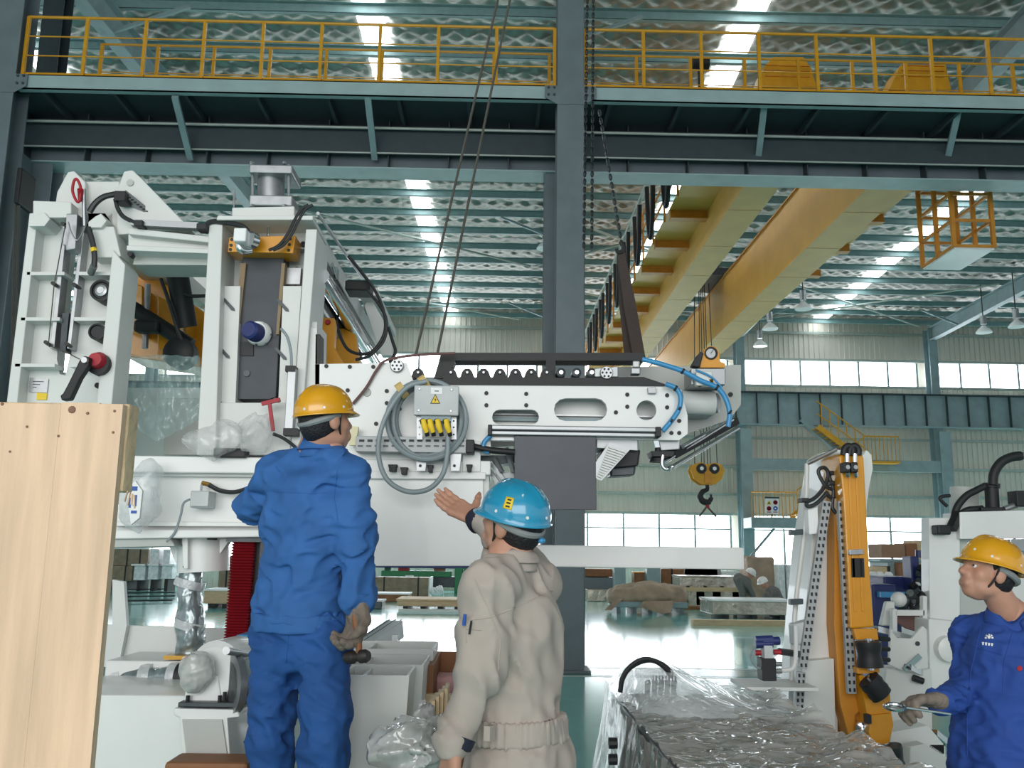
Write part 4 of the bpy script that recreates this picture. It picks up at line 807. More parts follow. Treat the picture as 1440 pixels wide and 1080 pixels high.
obj('triangle_field', MB().plate([[V(x, y, A - .195) for x, y in ((612, 556), (617.4, 566.6), (606.6, 566.6))]], (0, .002, 0)), 'sign_yellow', ws, label='yellow triangle field')
obj('lightning_bolt', MB().plate([[V(x, y, A - .197) for x, y in ((612.6, 558.5), (610.6, 562.3), (612.2, 562.3), (611.2, 566), (613.8, 561.4), (612.2, 561.4))]], (0, .002, 0)), 'black_rubber', ws)
for x in (589, 637): obj('leg_bracket', MB().pplate([(x - 3, 584), (x + 5, 584), (x + 5, 618), (x - 3, 618)], A - .14, .012, [pcirc(x + 1, 592, 1.4, 8), pcirc(x + 1, 601, 1.4, 8), pcirc(x + 1, 611, 1.4, 8)]), 'brushed', jb)
obj('gland_plate', MB().pbox(592, 584, 634, 592, A - .17, .06), 'steel_teal', jb)
for x in (597, 606, 617, 629):
    pg = obj('plug', MB().tube([V(x - 2, 591, A - .2), V(x, 600, A - .21), V(x + 3, 608, A - .2)], [.016, .016, .012], 10), 'sign_yellow', jb, smooth=True, label='yellow plug')
    obj('plug_nut', MB().rod(V(x - 3, 590, A - .2), V(x - 2, 596, A - .205), .014, 8), 'black_rubber', pg)
    obj('plug_tail', MB().rod(V(x + 3, 607, A - .2), V(x + 4, 613, A - .19), .012, 8), 'black_rubber', pg)
cc = thing('cable_coil', 'grey cable coiled behind the junction box with one loop hanging low', 'cable', V(598, 640, A - .14))
rs_ = random.Random(3)
for i in range(7):
    rx, ry = 44 + i * 2 - (i % 2) * 6, 46 + i * 1.6; cx, cy_ = 598 + rs_.uniform(-3, 3), 590 + rs_.uniform(-3, 4)
    obj('cable_turn', MB().tube([V(cx + rx * math.cos(a), cy_ + ry * math.sin(a), A - .06 - .012 * i) for a in [k * .4488 for k in range(14)]], .0125, 8, closed=True, sm=3), 'grey_cable', cc, smooth=True)
obj('hanging_loop', MB().tube([V(x, y, A - .18) for x, y in ((600, 536), (572, 545), (548, 575), (534, 612), (533, 645), (545, 675), (572, 691), (602, 688), (622, 668), (629, 640), (630, 612))], .0135, 10, sm=8), 'grey_cable', cc, smooth=True)
for x, y in ((565, 549), (597, 539)): obj('tape_band', MB().lathe(V(x, y, A - .12), Vector((.7, 0, .5)), [(-.02, .045), (.02, .045)], 12), mat('tape', 'd3b878', .6), cc)
obj('pale_strap', MB().pplate([(494, 599), (504, 600), (500, 626), (491, 626)], A - .08, .03), mat('cream', 'e5deb8', .6), ta)
# lifting ropes, sling and chains
for i, (a, c, lab) in enumerate((((585, 498), (700, 0), 'thin steel rope running up from the arm to the roof, nearer the cylinder'), ((615, 498), (717, 0), 'thin steel rope running up from the arm to the roof, nearer the tall column'))):
    p, q = P(*a, 5.05), P(*c, 5.3); q = p + (q - p) * 3.05
    obj('lifting_rope', MB().rod(p, q, .008, 6), 'rope', label=lab, cat='rope', group='lifting ropes', org=p)
sg = thing('lifting_sling', 'dark brown webbing sling hanging on a chain above the arm head', 'sling', P(895, 500, 5.2))
mat('webbing', '3f3430', .8, bump=.4, bscale=60)
obj('webbing_leg', MB().plate([[P(x, y, 5.15) for x, y in ((868, 352), (878, 350), (893, 420), (908, 503), (890, 503), (877, 430))]], (0, .03, 0)), 'webbing', sg, bevel=.004)
obj('webbing_leg', MB().plate([[P(x, y, 5.2) for x, y in ((869, 352), (876, 350), (884, 420), (890, 503), (879, 503), (871, 420))]], (0, .03, 0)), 'webbing', sg, bevel=.004)
obj('hook', MB().tube([P(x, y, 5.15) for x, y in ((872, 340), (876, 346), (875, 354), (869, 355), (867, 350))], .011, 8, sm=4), 'black_rubber', sg, smooth=True)
def chain(p, q, step, r, label):
    p, q = Vector(p), Vector(q); d = (q - p); n = int(d.length / step); d.normalize(); u = d.orthogonal().normalized(); v = d.cross(u); t = thing('lifting_chain', label, 'chain', p, 'lifting chains')
    base = []
    for s_ in (0, 1):
        a = u if s_ == 0 else v; pts = [p + d * (step * .78 * math.cos(k)) + a * (r * 2.1 * math.sin(k)) for k in [i * math.pi / 4 for i in range(8)]]
        base.append(obj('chain_link', MB().tube(pts, r, 5, closed=True), 'dark_steel', t, smooth=True))
    for i in range(2, n): copy_at(base[i % 2], d * (step * (i - i % 2)), t)
def up(px0, py0, px1, py1, d, z): 
    p, q = P(px0, py0, d), P(px1, py1, d); return p, p + (q - p) * ((z - p.z) / (q.z - p.z))
chain(*up(874, 342, 834, 105, 5.2, 4.15), .026, .0045, 'steel chain slanting down to the dark brown sling')
chain(P(821, 345, 10.5), P(827, 0, 10.5) + Vector((0, 0, .8)),   .05, .0085, 'steel chain hanging close along the tall grey column')
chain(P(832, 345, 10.5), P(835, 0, 10.5) + Vector((0, 0, .8)),   .05, .0085, 'steel chain hanging a hand away from the tall grey column')
# dark bracket and cables at the corner column
obj('cable_box', MB().box(P(18, 285, 11.5), P(52, 252, 11.9)), 'black_rubber', label='dark box bracketed to the corner column below the walkway', cat='box', bevel=.02)
for k, x in enumerate((22, 27)): obj('drop_cable', MB().rod(P(x, 285, 11.6), P(x - 12, 700, 11.6), .015, 6), 'rope', label=['thin cable hanging from the dark corner box, nearer the column', 'thin cable hanging from the dark corner box, nearer the white frame'][k], cat='cable', group='drop cables')

# ------------------------------------------------------------------ timber panel close by
mat('pine', 'd6b698', .55, var=.2, scale=3.2, stretch=(9, 9, .7), bump=.25, bscale=10); mat('pine_end', 'd9bd98', .65, var=.25, scale=9, stretch=(6, 1, 1), bump=.6, bscale=25); mat('knot', '7d5a48', .7)
PD = 1.5
tp = thing('timber_sheet', 'large pale pine panel of glued boards standing close with a rough end grain', 'panel', (P(60, 1000, PD).x, PD, 0))
xe = [-1.08, -.97, P(62, 800, PD).x - .11, P(62, 800, PD).x, P(118, 800, PD).x, P(152, 800, PD).x]
zt0 = P(100, 566, PD).z
for i in range(5):
    obj('board', MB().box((xe[i], PD + .0004 * (i % 2), 0), (xe[i + 1], PD + .018, zt0 - .0015 * (i % 3))), 'pine', tp)
xa = xe[-1]
obj('cross_batten', MB().box((-1.08, PD + .019, P(180, 690, PD).z), (xa + .004, PD + .06, zt0 + .002)), 'pine_end', tp, bevel=.002)
for px, py, rr in ((101, 576, 4.5), (161, 578, 1.6), (123, 581, 1.8), (82, 613, 1.5), (38, 600, 1.6), (159, 608, 1.6), (3, 568, 2), (14, 635, 1.4)):
    q = P(px, py, PD - .0005); obj('knot', MB().lathe(q, (0, -1, 0), [(0, rr * PD / 1300 * 1.2), (.0012, rr * PD / 1300)], 9), 'knot', tp)
for i in range(4):
    q = P(180 + i * 3, 690 + i * 2, PD + .03); obj('splinter', MB().bar(q, q + Vector((.002 * i - .004, 0, -.018 - .004 * (i % 2))), .003, .002), 'pine', tp)

# ------------------------------------------------------------------ yellow loading arm on a white column
LD = 5.2
la = thing('loading_arm', 'yellow roller arm on a leaning white column behind the film wrapped crate', 'loading arm', (P(1190, 1000, LD).x, LD, 0))
def L_(pts, d, th, name, m, par=None, bev=.005, **k): return obj(name, MB().pplate(pts, LD + d, th), m, par or la, bevel=bev, **k)
wc = L_([(1162, 640), (1172, 632), (1186, 633), (1191, 650), (1184, 800), (1178, 940), (1178, 1290), (1105, 1290), (1126, 940), (1142, 760)], .1, .35, 'column_body', 'white_paint')
L_([(1128, 930), (1173, 926), (1176, 1060), (1180, 1290), (1100, 1290), (1122, 1020)], .02, .1, 'foot_plate', 'white_machine', wc)
L_([(1176, 640), (1184, 634), (1190, 640), (1192, 665), (1186, 690), (1178, 690)], .02, .1, 'cheek_plate', 'white_paint', wc, .01)
L_([(1213, 640), (1219, 632), (1226, 640), (1228, 660), (1222, 690), (1216, 740), (1210, 740)], .02, .12, 'cheek_plate', 'white_paint', wc, .01)
obj('pipe_bracket', MB().tube([P(x, y, LD + .05) for x, y in ((1135, 652), (1160, 640), (1176, 632))], .012, 8, sm=3), 'brushed', wc, smooth=True); obj('edge_pipe', MB().tube([P(x, y, LD + .06) for x, y in ((1135, 652), (1132, 740), (1118, 860), (1112, 990))], .014, 8, sm=4), 'white_machine', wc, smooth=True)
def duct(p, q, d, n):
    a, b = P(*p, LD + d), P(*q, LD + d); t = obj('slotted_duct', MB().bar(a, b, .045, .03, up=(0, 1, 0)), 'tray_grey', la)
    for i in range(n):
        c = a.lerp(b, (i + .5) / n)
        for s_ in (-.012, .012): obj('slot', MB().cbox(c + Vector((s_, -.018, 0)), (.009, .008, .018)), 'black_rubber', t)
duct((1162, 705), (1128, 940), -.04, 24); duct((1126, 945), (1122, 1015), -.04, 8); duct((1183, 705), (1197, 975), -.1, 26)
sd = L_([(1174, 650), (1188, 640), (1200, 870), (1208, 960), (1222, 1020), (1240, 1090), (1200, 1060), (1182, 990), (1173, 880)], -.02, .2, 'arm_body', 'crane_orange')
fa = L_([(1180, 642), (1186, 636), (1209, 636), (1215, 644), (1218, 700), (1223, 800), (1229, 882), (1196, 884), (1192, 800), (1186, 700)], -.16, .3, 'arm_front', 'machine_yellow', None, .008, label='orange-yellow arm front')
for x0, x1 in ((1193, 1199), (1203, 1210)): L_([(x0, 660), (x0 + 4, 660), (x1 + 6, 860), (x1 + 2, 860)], -.165, .006, 'weld_seam', 'machine_yellow', fa, .002)
for k in (0, 1): obj('hose_bend', MB().tube([P(x + k * 8, y, LD - .17) for x, y in ((1186, 640), (1188, 630), (1194, 627), (1199, 632), (1199, 640))], .018, 10, sm=4), 'black_rubber', fa, smooth=True)
for x in (1191, 1202):
    obj('chrome_fitting', MB().rod(P(x, 638, LD - .19), P(x, 650, LD - .19), .013, 10), 'chrome', fa, smooth=True); v_ = obj('valve', MB().pbox(x - 5, 650, x + 5, 664, LD - .22, .06), 'black_rubber', fa, bevel=.006)
    obj('valve_ring', MB().lathe(P(x + 1, 657, LD - .22), (0, -1, 0), [(0, .012), (.006, .012), (.006, .006)], 12), 'brushed', v_); obj('chrome_fitting', MB().rod(P(x + 1, 664, LD - .2), P(x + 2, 670, LD - .19), .011, 10), 'chrome', fa)
L_([(1195, 773), (1214, 772), (1215, 779), (1195, 780)], -.19, .03, 'clamp_plate', 'brushed', fa, .002); L_([(1197, 785), (1215, 785), (1216, 812), (1198, 812)], -.165, .01, 'cut_out', 'black_rubber', fa, 0)
L_([(1200, 884), (1234, 884), (1236, 900), (1204, 900)], -.16, .22, 'roller_bracket', 'machine_yellow', None, .006)
def spool(p, q, d, r, n0=.75):
    a, b = P(*p, LD + d), P(*q, LD + d); ln = (b - a).length
    t = obj('black_roller', MB().lathe(a, b - a, [(0, r), (.12 * ln, r), (.3 * ln, r * (n0 + .08)), (.5 * ln, r * n0), (.7 * ln, r * (n0 + .08)), (.88 * ln, r), (ln, r)], 26), 'black_rubber', la, smooth=True, label='black rubber roller')
    obj('axle', MB().rod(a - (b - a) * .12, b + (b - a) * .12, .018, 12), 'chrome', t, smooth=True)
spool((1221, 902), (1224, 938), -.2, .066, .86); spool((1221, 955), (1240, 978), -.2, .058, .98); spool((1246, 1050), (1258, 1092), -.2, .078, .84)
L_([(1205, 939), (1237, 937), (1238, 946), (1206, 948)], -.18, .22, 'roller_bracket', 'machine_yellow', None, .006)
L_([(1208, 950), (1214, 948), (1226, 980), (1252, 976), (1254, 1004), (1220, 1008)], -.14, .2, 'arm_elbow', 'machine_yellow'); L_([(1224, 1006), (1254, 1003), (1257, 1020), (1250, 1048), (1228, 1050), (1222, 1030)], -.16, .2, 'arm_elbow', 'machine_yellow')
L_([(1200, 1000), (1216, 1000), (1232, 1090), (1240, 1290), (1190, 1290)], -.02, .2, 'arm_foot', 'crane_orange')
obj('pivot', MB().lathe(P(1211, 1022, LD - .06), (-.3, -1, 0), [(0, .03), (.04, .03), (.045, .02)], 18), 'chrome', la, smooth=True)
obj('sensor', MB().pbox(1218, 1005, 1226, 1018, LD - .2, .04), 'black_rubber', la, bevel=.004)
for pts in ([(1176, 690), (1162, 684), (1152, 668), (1152, 660), (1160, 658), (1165, 668), (1158, 686), (1146, 700), (1135, 706), (1136, 712), (1148, 708), (1164, 692)], [(1166, 670), (1172, 690), (1170, 712), (1176, 722)], [(1160, 692), (1170, 700), (1180, 690), (1178, 670)]):
    obj('arm_hose', MB().tube([P(x, y, LD - .04) for x, y in pts], .011, 8, sm=6), 'black_cable', la, smooth=True)
for x, y in ((1168, 662), (1168, 676), (1128, 700)): obj('hose_clip', MB().pbox(x, y, x + 10, y + 6, LD - .06, .08), 'black_rubber', la, bevel=.004)
L_([(1136, 716), (1150, 712), (1152, 750), (1138, 752)], -.02, .06, 'white_clip', 'label_white', wc)
for y in (745, 843): L_([(1112, y), (1130, y - 1), (1130, y + 7), (1112, y + 8)], -.03, .05, 'pipe_clamp', 'steel_dark')
L_([(1116, 878), (1140, 872), (1138, 905), (1118, 908)], -.03, .1, 'cover_box', 'box_grey', None, .01)
# valve cluster on an outrigger
vb = obj('valve_block', MB().pbox(1072, 926, 1092, 958, LD - .2, .1), 'black_rubber', la, bevel=.005)
obj('valve_neck', MB().pbox(1075, 908, 1087, 928, LD - .19, .08), 'box_grey', vb, bevel=.003)
for x, y in ((1062, 900), (1062, 906), (1072, 902)): obj('solenoid', MB().rod(P(x, y, LD - .16), P(x + 24, y - 1, LD - .16), .022, 12), 'machine_blue', vb, smooth=True)
obj('red_ring', MB().rod(P(1062, 918, LD - .16), P(1070, 918, LD - .16), .014, 10), 'red', vb); obj('red_ring', MB().rod(P(1088, 917, LD - .16), P(1098, 917, LD - .16), .014, 10), 'red', vb)
obj('valve_wire', MB().tube([P(x, y, LD - .17) for x, y in ((1072, 906), (1060, 912), (1056, 926), (1064, 938), (1072, 940))], .006, 6, sm=5), 'grey_cable', vb, smooth=True)
for y in (934, 944): obj('port_nut', MB().rod(P(1090, y, LD - .15), P(1099, y, LD - .15), .012, 8), 'brushed', vb)
obj('outrigger_rod', MB().rod(P(1096, 916, LD - .14), P(1124, 920, LD + .05), .018, 10), 'dark_steel', la, smooth=True); obj('outrigger_tube', MB().tube([P(x, y, LD - .12) for x, y in ((1094, 943), (1108, 942), (1116, 938), (1119, 920), (1119, 880))], .012, 8, sm=4), 'white_machine', la, smooth=True)
obj('valve_shelf', MB().box(P(1050, 966, LD - .24), P(1122, 960, LD + .1)), 'white_machine', la, bevel=.004)

# ------------------------------------------------------------------ white machine at the far side of the third worker
RD = 6.2
rm = thing('white_press', 'white press with grey cylinder and black hoses behind the worker in the yellow helmet', 'machine', (P(1350, 1000, RD).x, RD, 0))
def Rr(pts, d, th, name, m, par=None, bev=.008, **k): return obj(name, MB().pplate(pts, RD + d, th), m, par or rm, bevel=bev, **k)
Rr([(1306, 728), (1350, 728), (1350, 910), (1308, 910)], 0, .12, 'press_body', 'white_paint'); Rr([(1330, 757), (1400, 752), (1400, 905), (1332, 905)], .05, .15, 'grey_door', 'grey_paint')
Rr([(1350, 720), (1560, 714), (1560, 756), (1350, 758)], -.05, .25, 'press_head', 'white_paint'); Rr([(1365, 768), (1560, 764), (1560, 1000), (1365, 1000)], .1, .2, 'press_body', 'white_machine')
Rr([(1420, 758), (1560, 756), (1560, 775), (1420, 775)], -.1, .2, 'press_rail', 'brushed')
obj('grey_cylinder', MB().rod(P(1356, 730, RD + .3), P(1356, 686, RD + .3), .095, 28), 'grey_paint', rm, smooth=True)
cyl = obj('black_cylinder', MB().rod(P(1396, 718, RD + .1), P(1394, 682, RD + .1), .045, 22), 'black_rubber', rm, smooth=True); obj('cylinder_collar', MB().rod(P(1394, 686, RD + .1), P(1394, 680, RD + .1), .055, 22), 'black_rubber', cyl); obj('cylinder_base', MB().pbox(1380, 713, 1412, 719, RD, .2), 'black_rubber', cyl, bevel=.005)
for pts, r in (([(1396, 682), (1398, 665), (1408, 650), (1422, 643), (1436, 641)], .032), ([(1340, 740), (1345, 715), (1358, 698), (1372, 690), (1384, 684)], .024), ([(1352, 722), (1362, 717), (1374, 716), (1382, 715)], .022), ([(1332, 712), (1322, 702), (1326, 698), (1336, 697)], .012)):
    obj('press_hose', MB().tube([P(x, y, RD + .05) for x, y in pts], r, 10, sm=6), 'black_rubber', rm, smooth=True)
obj('hose_end', MB().rod(P(1428, 642, RD + .05), P(1444, 641, RD + .05), .026, 12), 'brushed', rm)
obj('lever_grip', MB().pbox(1319, 738, 1338, 752, RD - .1, .1), 'black_rubber', rm, bevel=.012); obj('lever_rod', MB().bar(P(1338, 744, RD - .05), P(1348, 722, RD), .05, .05), 'black_rubber', rm)
obj('pipe_run', MB().rod(P(1412, 716, RD + .05), P(1440, 706, RD + .05), .02, 10), 'brushed', rm); obj('black_fitting', MB().pbox(1430, 690, 1450, 712, RD, .12), 'black_rubber', rm, bevel=.006)
# its lower guard plates, rails and table
Rr([(1252, 884), (1262, 897), (1282, 898), (1298, 880), (1304, 885), (1306, 940), (1268, 943), (1250, 935)], -.4, .03, 'guard_plate', 'white_machine'); obj('guard_hole', MB().lathe(P(1290, 905, RD - .4), (0, -1, 0), [(0, .014), (.006, .014)], 12), 'dark_steel', rm)
obj('guard_strip', MB().bar(P(1272, 942, RD - .42), P(1294, 922, RD - .42), .012, .03), 'steel_teal', rm)
Rr([(1246, 940), (1310, 940), (1312, 1030), (1285, 1030), (1240, 1010)], -.35, .2, 'lower_body', 'white_machine'); Rr([(1306, 870), (1365, 876), (1365, 1000), (1308, 1000)], -.3, .4, 'lower_body', 'white_paint')
obj('round_cover', MB().lathe(P(1330, 912, RD - .3), (0, -1, 0), [(0, .08), (.06, .075), (.07, .05)], 24), 'white_paint', rm, smooth=True)
for (a, b) in (((1230, 884), (1280, 898)), ((1276, 938), (1316, 956)), ((1312, 1030), (1330, 1045))):
    t = obj('guide_rail', MB().bar(P(*a, RD - .42), P(*b, RD - .2), .05, .035), 'chrome', rm); obj('rail_slot', MB().bar(P(*a, RD - .45), P(*b, RD - .23), .01, .012), 'black_rubber', t)
for y in (898, 912, 927): obj('spring_pin', MB().rod(P(1236, y, RD - .45), P(1250, y + 1, RD - .4), .014, 8), 'black_rubber', rm)
obj('knob', MB().rod(P(1284, 953, RD - .38), P(1298, 958, RD - .38), .02, 10), 'black_rubber', rm)
Rr([(1252, 1030), (1305, 1020), (1330, 1050), (1330, 1290), (1252, 1290)], -.6, .5, 'table', 'white_paint'); Rr([(1280, 1050), (1300, 1046), (1340, 1070), (1340, 1290), (1270, 1290)], -.75, .1, 'table', 'white_machine')
Rr([(1305, 1046), (1330, 1046), (1330, 1062), (1305, 1062)], -.6, .1, 'dark_gap', 'black_rubber')
Rr([(1239, 880), (1247, 846), (1258, 846), (1260, 880)], -.1, .05, 'side_arm', 'white_machine'); Rr([(1255, 856), (1262, 856), (1262, 895), (1255, 895)], -.2, .05, 'side_arm', 'white_machine'); Rr([(1298, 838), (1304, 838), (1304, 872), (1298, 872)], -.2, .05, 'side_arm', 'white_machine'); Rr([(1258, 858), (1302, 858), (1302, 866), (1258, 866)], -.2, .05, 'side_arm', 'white_machine')
Rr([(1261, 866), (1300, 866), (1294, 890), (1274, 884), (1261, 876)], -.1, .02, 'brown_board', 'hose_brown')
obj('oil_pot', MB().ball(P(1264, 843, RD), .05), 'white_machine', rm, smooth=True)
rs_ = random.Random(5)
for i in range(9):
    a = P(1272 + rs_.uniform(0, 24), 832 + rs_.uniform(0, 20), RD + .1); obj('pump_fitting', MB().rod(a, a + Vector((rs_.uniform(-.07, .07), -.04, rs_.uniform(-.05, .07))), rs_.uniform(.012, .03), 8), rs_.choice(['dark_steel', 'brushed', 'black_rubber']), rm, smooth=True)
# blue pump set with valves beside the press
bp_ = thing('pump_unit', 'dark blue hydraulic pump unit with tall valve stack beside the press', 'pump', (P(1270, 870, 9).x, 9, 0))
z_ = lambda y: P(1270, y, 9).z
obj('tank', MB().box((P(1228, 850, 9).x, 9, 0), (P(1262, 850, 9).x, 9.9, z_(822))), 'machine_blue', bp_, bevel=.02); obj('tank', MB().box((P(1262, 830, 9).x, 9.3, 0), (P(1312, 830, 9).x, 10, z_(812))), 'machine_blue', bp_, bevel=.02)
obj('valve_stack', MB().box((P(1288, 800, 9).x, 9.1, z_(830)), (P(1300, 800, 9).x, 9.3, z_(782))), 'machine_blue', bp_, bevel=.01); obj('valve_stem', MB().rod(P(1293, 784, 9.2), P(1293, 774, 9.2), .04, 10), 'machine_blue', bp_)
for i in range(12):
    a = P(1286 + rs_.uniform(0, 20), 800 + rs_.uniform(0, 26), 9.05); obj('valve_part', MB().rod(a, a + Vector((rs_.uniform(-.12, .12), -.05, rs_.uniform(-.08, .08))), rs_.uniform(.02, .05), 8), rs_.choice(['machine_blue', 'black_rubber', 'dark_steel', 'label_white']), bp_, smooth=True)
obj('blue_rail', MB().box((P(1232, 820, 9).x, 8.9, z_(840)), (P(1266, 820, 9).x, 9, z_(832))), 'blue_tube', bp_)

# ------------------------------------------------------------------ film wrapped crate in front
q0, q1 = PZ(880, 985, .74), PZ(1085, 985, .74)
cx0, cx1, cy0, cy1 = q0.x - .04, q1.x + .02, 3.05, q0.y + .15
wcx = thing('wrapped_crate', 'low machine part wrapped in crinkled clear film with a bulging milky sheet', 'crate', ((cx0 + cx1) / 2, (cy0 + cy1) / 2, 0))
mat('core_grey', '6f6b66', .6, .2, var=.35, scale=7)
obj('core', MB().box((cx0 + .03, cy0, .05), (cx1 - .03, cy1 - .03, .69)), 'core_grey', wcx, bevel=.02)
for x in (cx0 + .2, cx0 + .5, cx1 - .2): obj('skid', MB().box((x - .05, cy0, 0), (x + .05, cy1, .08)), 'pine_end', wcx)
for i in range(4): obj('core_bar', MB().box((cx0 + .02 + .22 * i, cy0 + .1, .685), (cx0 + .1 + .22 * i, cy1 - .15, .715)), 'dark_steel', wcx, bevel=.01)
for i in range(5): obj('core_slot', MB().box((cx0 + .16, cy0 + .3 + .4 * i, .69), (cx0 + .22, cy0 + .5 + .4 * i, .722)), 'black_rubber', wcx)
def topf(u, v):
    x, y = cx0 + (cx1 - cx0) * u, cy0 + (cy1 - cy0) * v
    z = .745 + .022 * cr(x * 1.2, y * 3, 6, 2) + .012 * abs(cr(x * 2, y, 22, 5)) + .016 * abs(cr(x, y * 2.4, 17, 7)) + .05 * max(0, u - .8) * 5 * (.4 + cr(x, y, 9, 1))
    return (x + .01 * cr(y, x, 12, 3), y, z)
def sidef(u, v):
    y, z = cy0 + (cy1 - cy0) * u, .04 + .7 * v
    return (cx0 - .02 + .022 * cr(y * 2, z, 9, 4) + .014 * abs(cr(y * 3, z * .6, 20, 6)) - .04 * (1 - v), y, z)
def sider(u, v):
    y, z = cy0 + (cy1 - cy0) * u, .04 + .7 * v; return (cx1 + .02 + .02 * cr(y * 2, z, 9, 14) + .08 * (1 - v), y, z)
def backf(u, v):
    x, z = cx0 + (cx1 - cx0) * u, .04 + .7 * v; return (x, cy1 + .02 * cr(x * 2, z, 9, 24), z)
def ridge(m, sc1, sc2, st, dist=.05):
    m = M[m]; nt = m.node_tree; N = nt.nodes.new; L = nt.links.new; b = nt.nodes['Principled BSDF']; tc = N('ShaderNodeTexCoord'); pr = None
    for s_, k in ((sc1, 1), (sc2, .5)):
        n = N('ShaderNodeTexNoise'); n.noise_type = 'RIDGED_MULTIFRACTAL'; n.inputs['Scale'].default_value = s_; n.inputs['Detail'].default_value = 3; n.inputs['Distortion'].default_value = .6
        mp = N('ShaderNodeMapping'); mp.inputs['Scale'].default_value = st; L(tc.outputs['Object'], mp.inputs[0]); L(mp.outputs[0], n.inputs[0])
        bp = N('ShaderNodeBump'); bp.inputs['Strength'].default_value = .9 * k; bp.inputs['Distance'].default_value = dist * k; L(n.outputs[0], bp.inputs['Height'])
        if pr: L(pr.outputs[0], bp.inputs['Normal'])
        pr = bp
    L(pr.outputs[0], b.inputs['Normal'])
    if 'Coat Normal' in b.inputs: L(pr.outputs[0], b.inputs['Coat Normal'])
ridge('crinkle_film', 3.5, 11, (1, 1.6, 1), .06); ridge('bag_film', 7, 18, (1, 1, 1), .04); ridge('wrapped_grey', 9, 24, (1, 1, 1), .03); ridge('wrapped_leg', 7, 20, (1, 1, .5), .03); ridge('clear_film', 5, 14, (1, 1, .6), .04); ridge('green_film', 3, 9, (1, 1, .6), .04)
obj('film_top', grid(90, 150, topf), 'crinkle_film', wcx, smooth=2); obj('film_side', grid(120, 40, sidef), 'crinkle_film', wcx, smooth=2); obj('film_side', grid(60, 20, sider), 'crinkle_film', wcx, smooth=2); obj('film_side', grid(40, 20, backf), 'milky_film', wcx, smooth=2)
# milky sheet bulging over hoses at the far end
def dome(u, v):
    # u across from the crate edge, v from far to near
    px = 864 + 236 * u; top = [(0, 992), (.03, 962), (.1, 938), (.2, 928), (.3, 931), (.38, 940), (.5, 955), (.7, 970), (1, 982)]
    for (a, b), (c, d_) in zip(top, top[1:]):
        if u <= c: t = (u - a) / max(c - a, 1e-6); t = t * t * (3 - 2 * t) if a > .4 else t; ty_ = b + (d_ - b) * t; break
    yb = q0.y + .1; base = PZ(px, 985, .74); h = max(.0, P(px, ty_, yb).z - .74); y = yb + .25 - .9 * v
    return (base.x + (.04 - .03 * u) * v, y, .745 + h * max(0, math.sin(math.pi * min(1, .18 + .82 * v) ** .8)) ** .7 + .012 * cr(u * 3, v * 2, 5, 9))
obj('milky_sheet', grid(50, 26, dome), 'milky_film', wcx, smooth=2)
def skirt(u, v):
    a = Vector((cx0 - .03, q0.y + .1, .8)); return (a.x - .02 - .16 * v ** 1.3 + .02 * cr(u * 2, v, 7, 31), a.y - .75 * u, .84 - .83 * v - .1 * u * (1 - v))
obj('milky_sheet', grid(24, 24, skirt), 'milky_film', wcx, smooth=2)
yd = q0.y - .15
for k, dx in enumerate((0, 4)): obj('hose_arc', MB().tube([P(x + dx * (i > 2), y + dx * .4, yd + .05 * k) for i, (x, y) in enumerate(((872, 972), (876, 952), (888, 936), (905, 927), (922, 930), (936, 940), (944, 952)))], .012, 8, sm=5), 'black_rubber', wcx, smooth=True)
for i, x in enumerate((911, 921, 930, 939, 948)): 
    obj('hose_fitting', MB().tube([P(x, 950 + (i == 0) * 6, yd - .1), P(x, 960, yd - .1), P(x - 1, 978, yd - .1)], [.008, .014, .011], 8), 'brushed', wcx, smooth=True)
for y in (1045, 1068): obj('plug', MB().rod(P(856, y, 4.0), P(868, y, 4.0), .022, 10), 'black_rubber', wcx)

# ------------------------------------------------------------------ goods standing about the hall
mat('wrap_brown', '8a7d66', .5, var=.25, scale=5, bump=.4, bscale=12); mat('wood_pale', 'cdb48f', .6, var=.15, scale=5, stretch=(1, 1, 6)); mat('wood_brown', '8f5f3c', .6, var=.25); mat('cardboard', '9a7860', .7, var=.1)
mat('tarp_brown', 'a8937e', .6, var=.25, scale=3, bump=.6, bscale=8); mat('silver_wrap', 'bdb6a8', .18, .5, var=.3, scale=5, bump=1, bscale=9); mat('mesh_white', 'e6e9ea', .3, var=.25, scale=8)
def pkg(name, label, x0, y0, x1, y1, d, dep_, m, cat='package', straps=(), skids=0, cap=None, group=None, sk='black_rubber', ends=None):
    a, b = P(x0, (y0 + y1) / 2, d), P(x1, (y0 + y1) / 2, d); zt_, zb_ = P((x0 + x1) / 2, y0, d).z, max(0, P((x0 + x1) / 2, y1, d).z)
    if not skids and zb_ < .62: zb_ = 0
    t = thing(name, label, cat, ((a.x + b.x) / 2, d + dep_ / 2, 0), group)
    obj('body', MB().box((a.x, d, zb_), (b.x, d + dep_, zt_)), m, t, bevel=.02)
    if cap: obj('lid', MB().box((a.x - .02, d - .02, zt_), (b.x + .02, d + dep_, zt_ + .04)), cap, t)
    for s in straps:
        x = P(s, (y0 + y1) / 2, d).x; obj('strap', MB().box((x - .025, d - .012, zb_), (x + .025, d + dep_, zt_ + .012)), 'black_rubber', t)
    if ends: obj('film_end', MB().box((b.x - .01, d - .02, zb_ - .02), (b.x + .06, d + dep_, zt_ + .02)), ends, t, bevel=.02)
    for k in range(skids):
        x = a.x + (b.x - a.x) * (k + .5) / skids; obj('skid', MB().box((x - .06, d + .02, 0), (x + .06, d + dep_, zb_)), sk, t)
    return t
g1 = 'wrapped packages by the far wall'
pkg('wrapped_package', 'brown wrapped package on top of the stack beside the timber panel', 150, 772, 208, 796, 33.5, 1.2, 'wrap_brown', straps=(179, 197), cap='label_white')
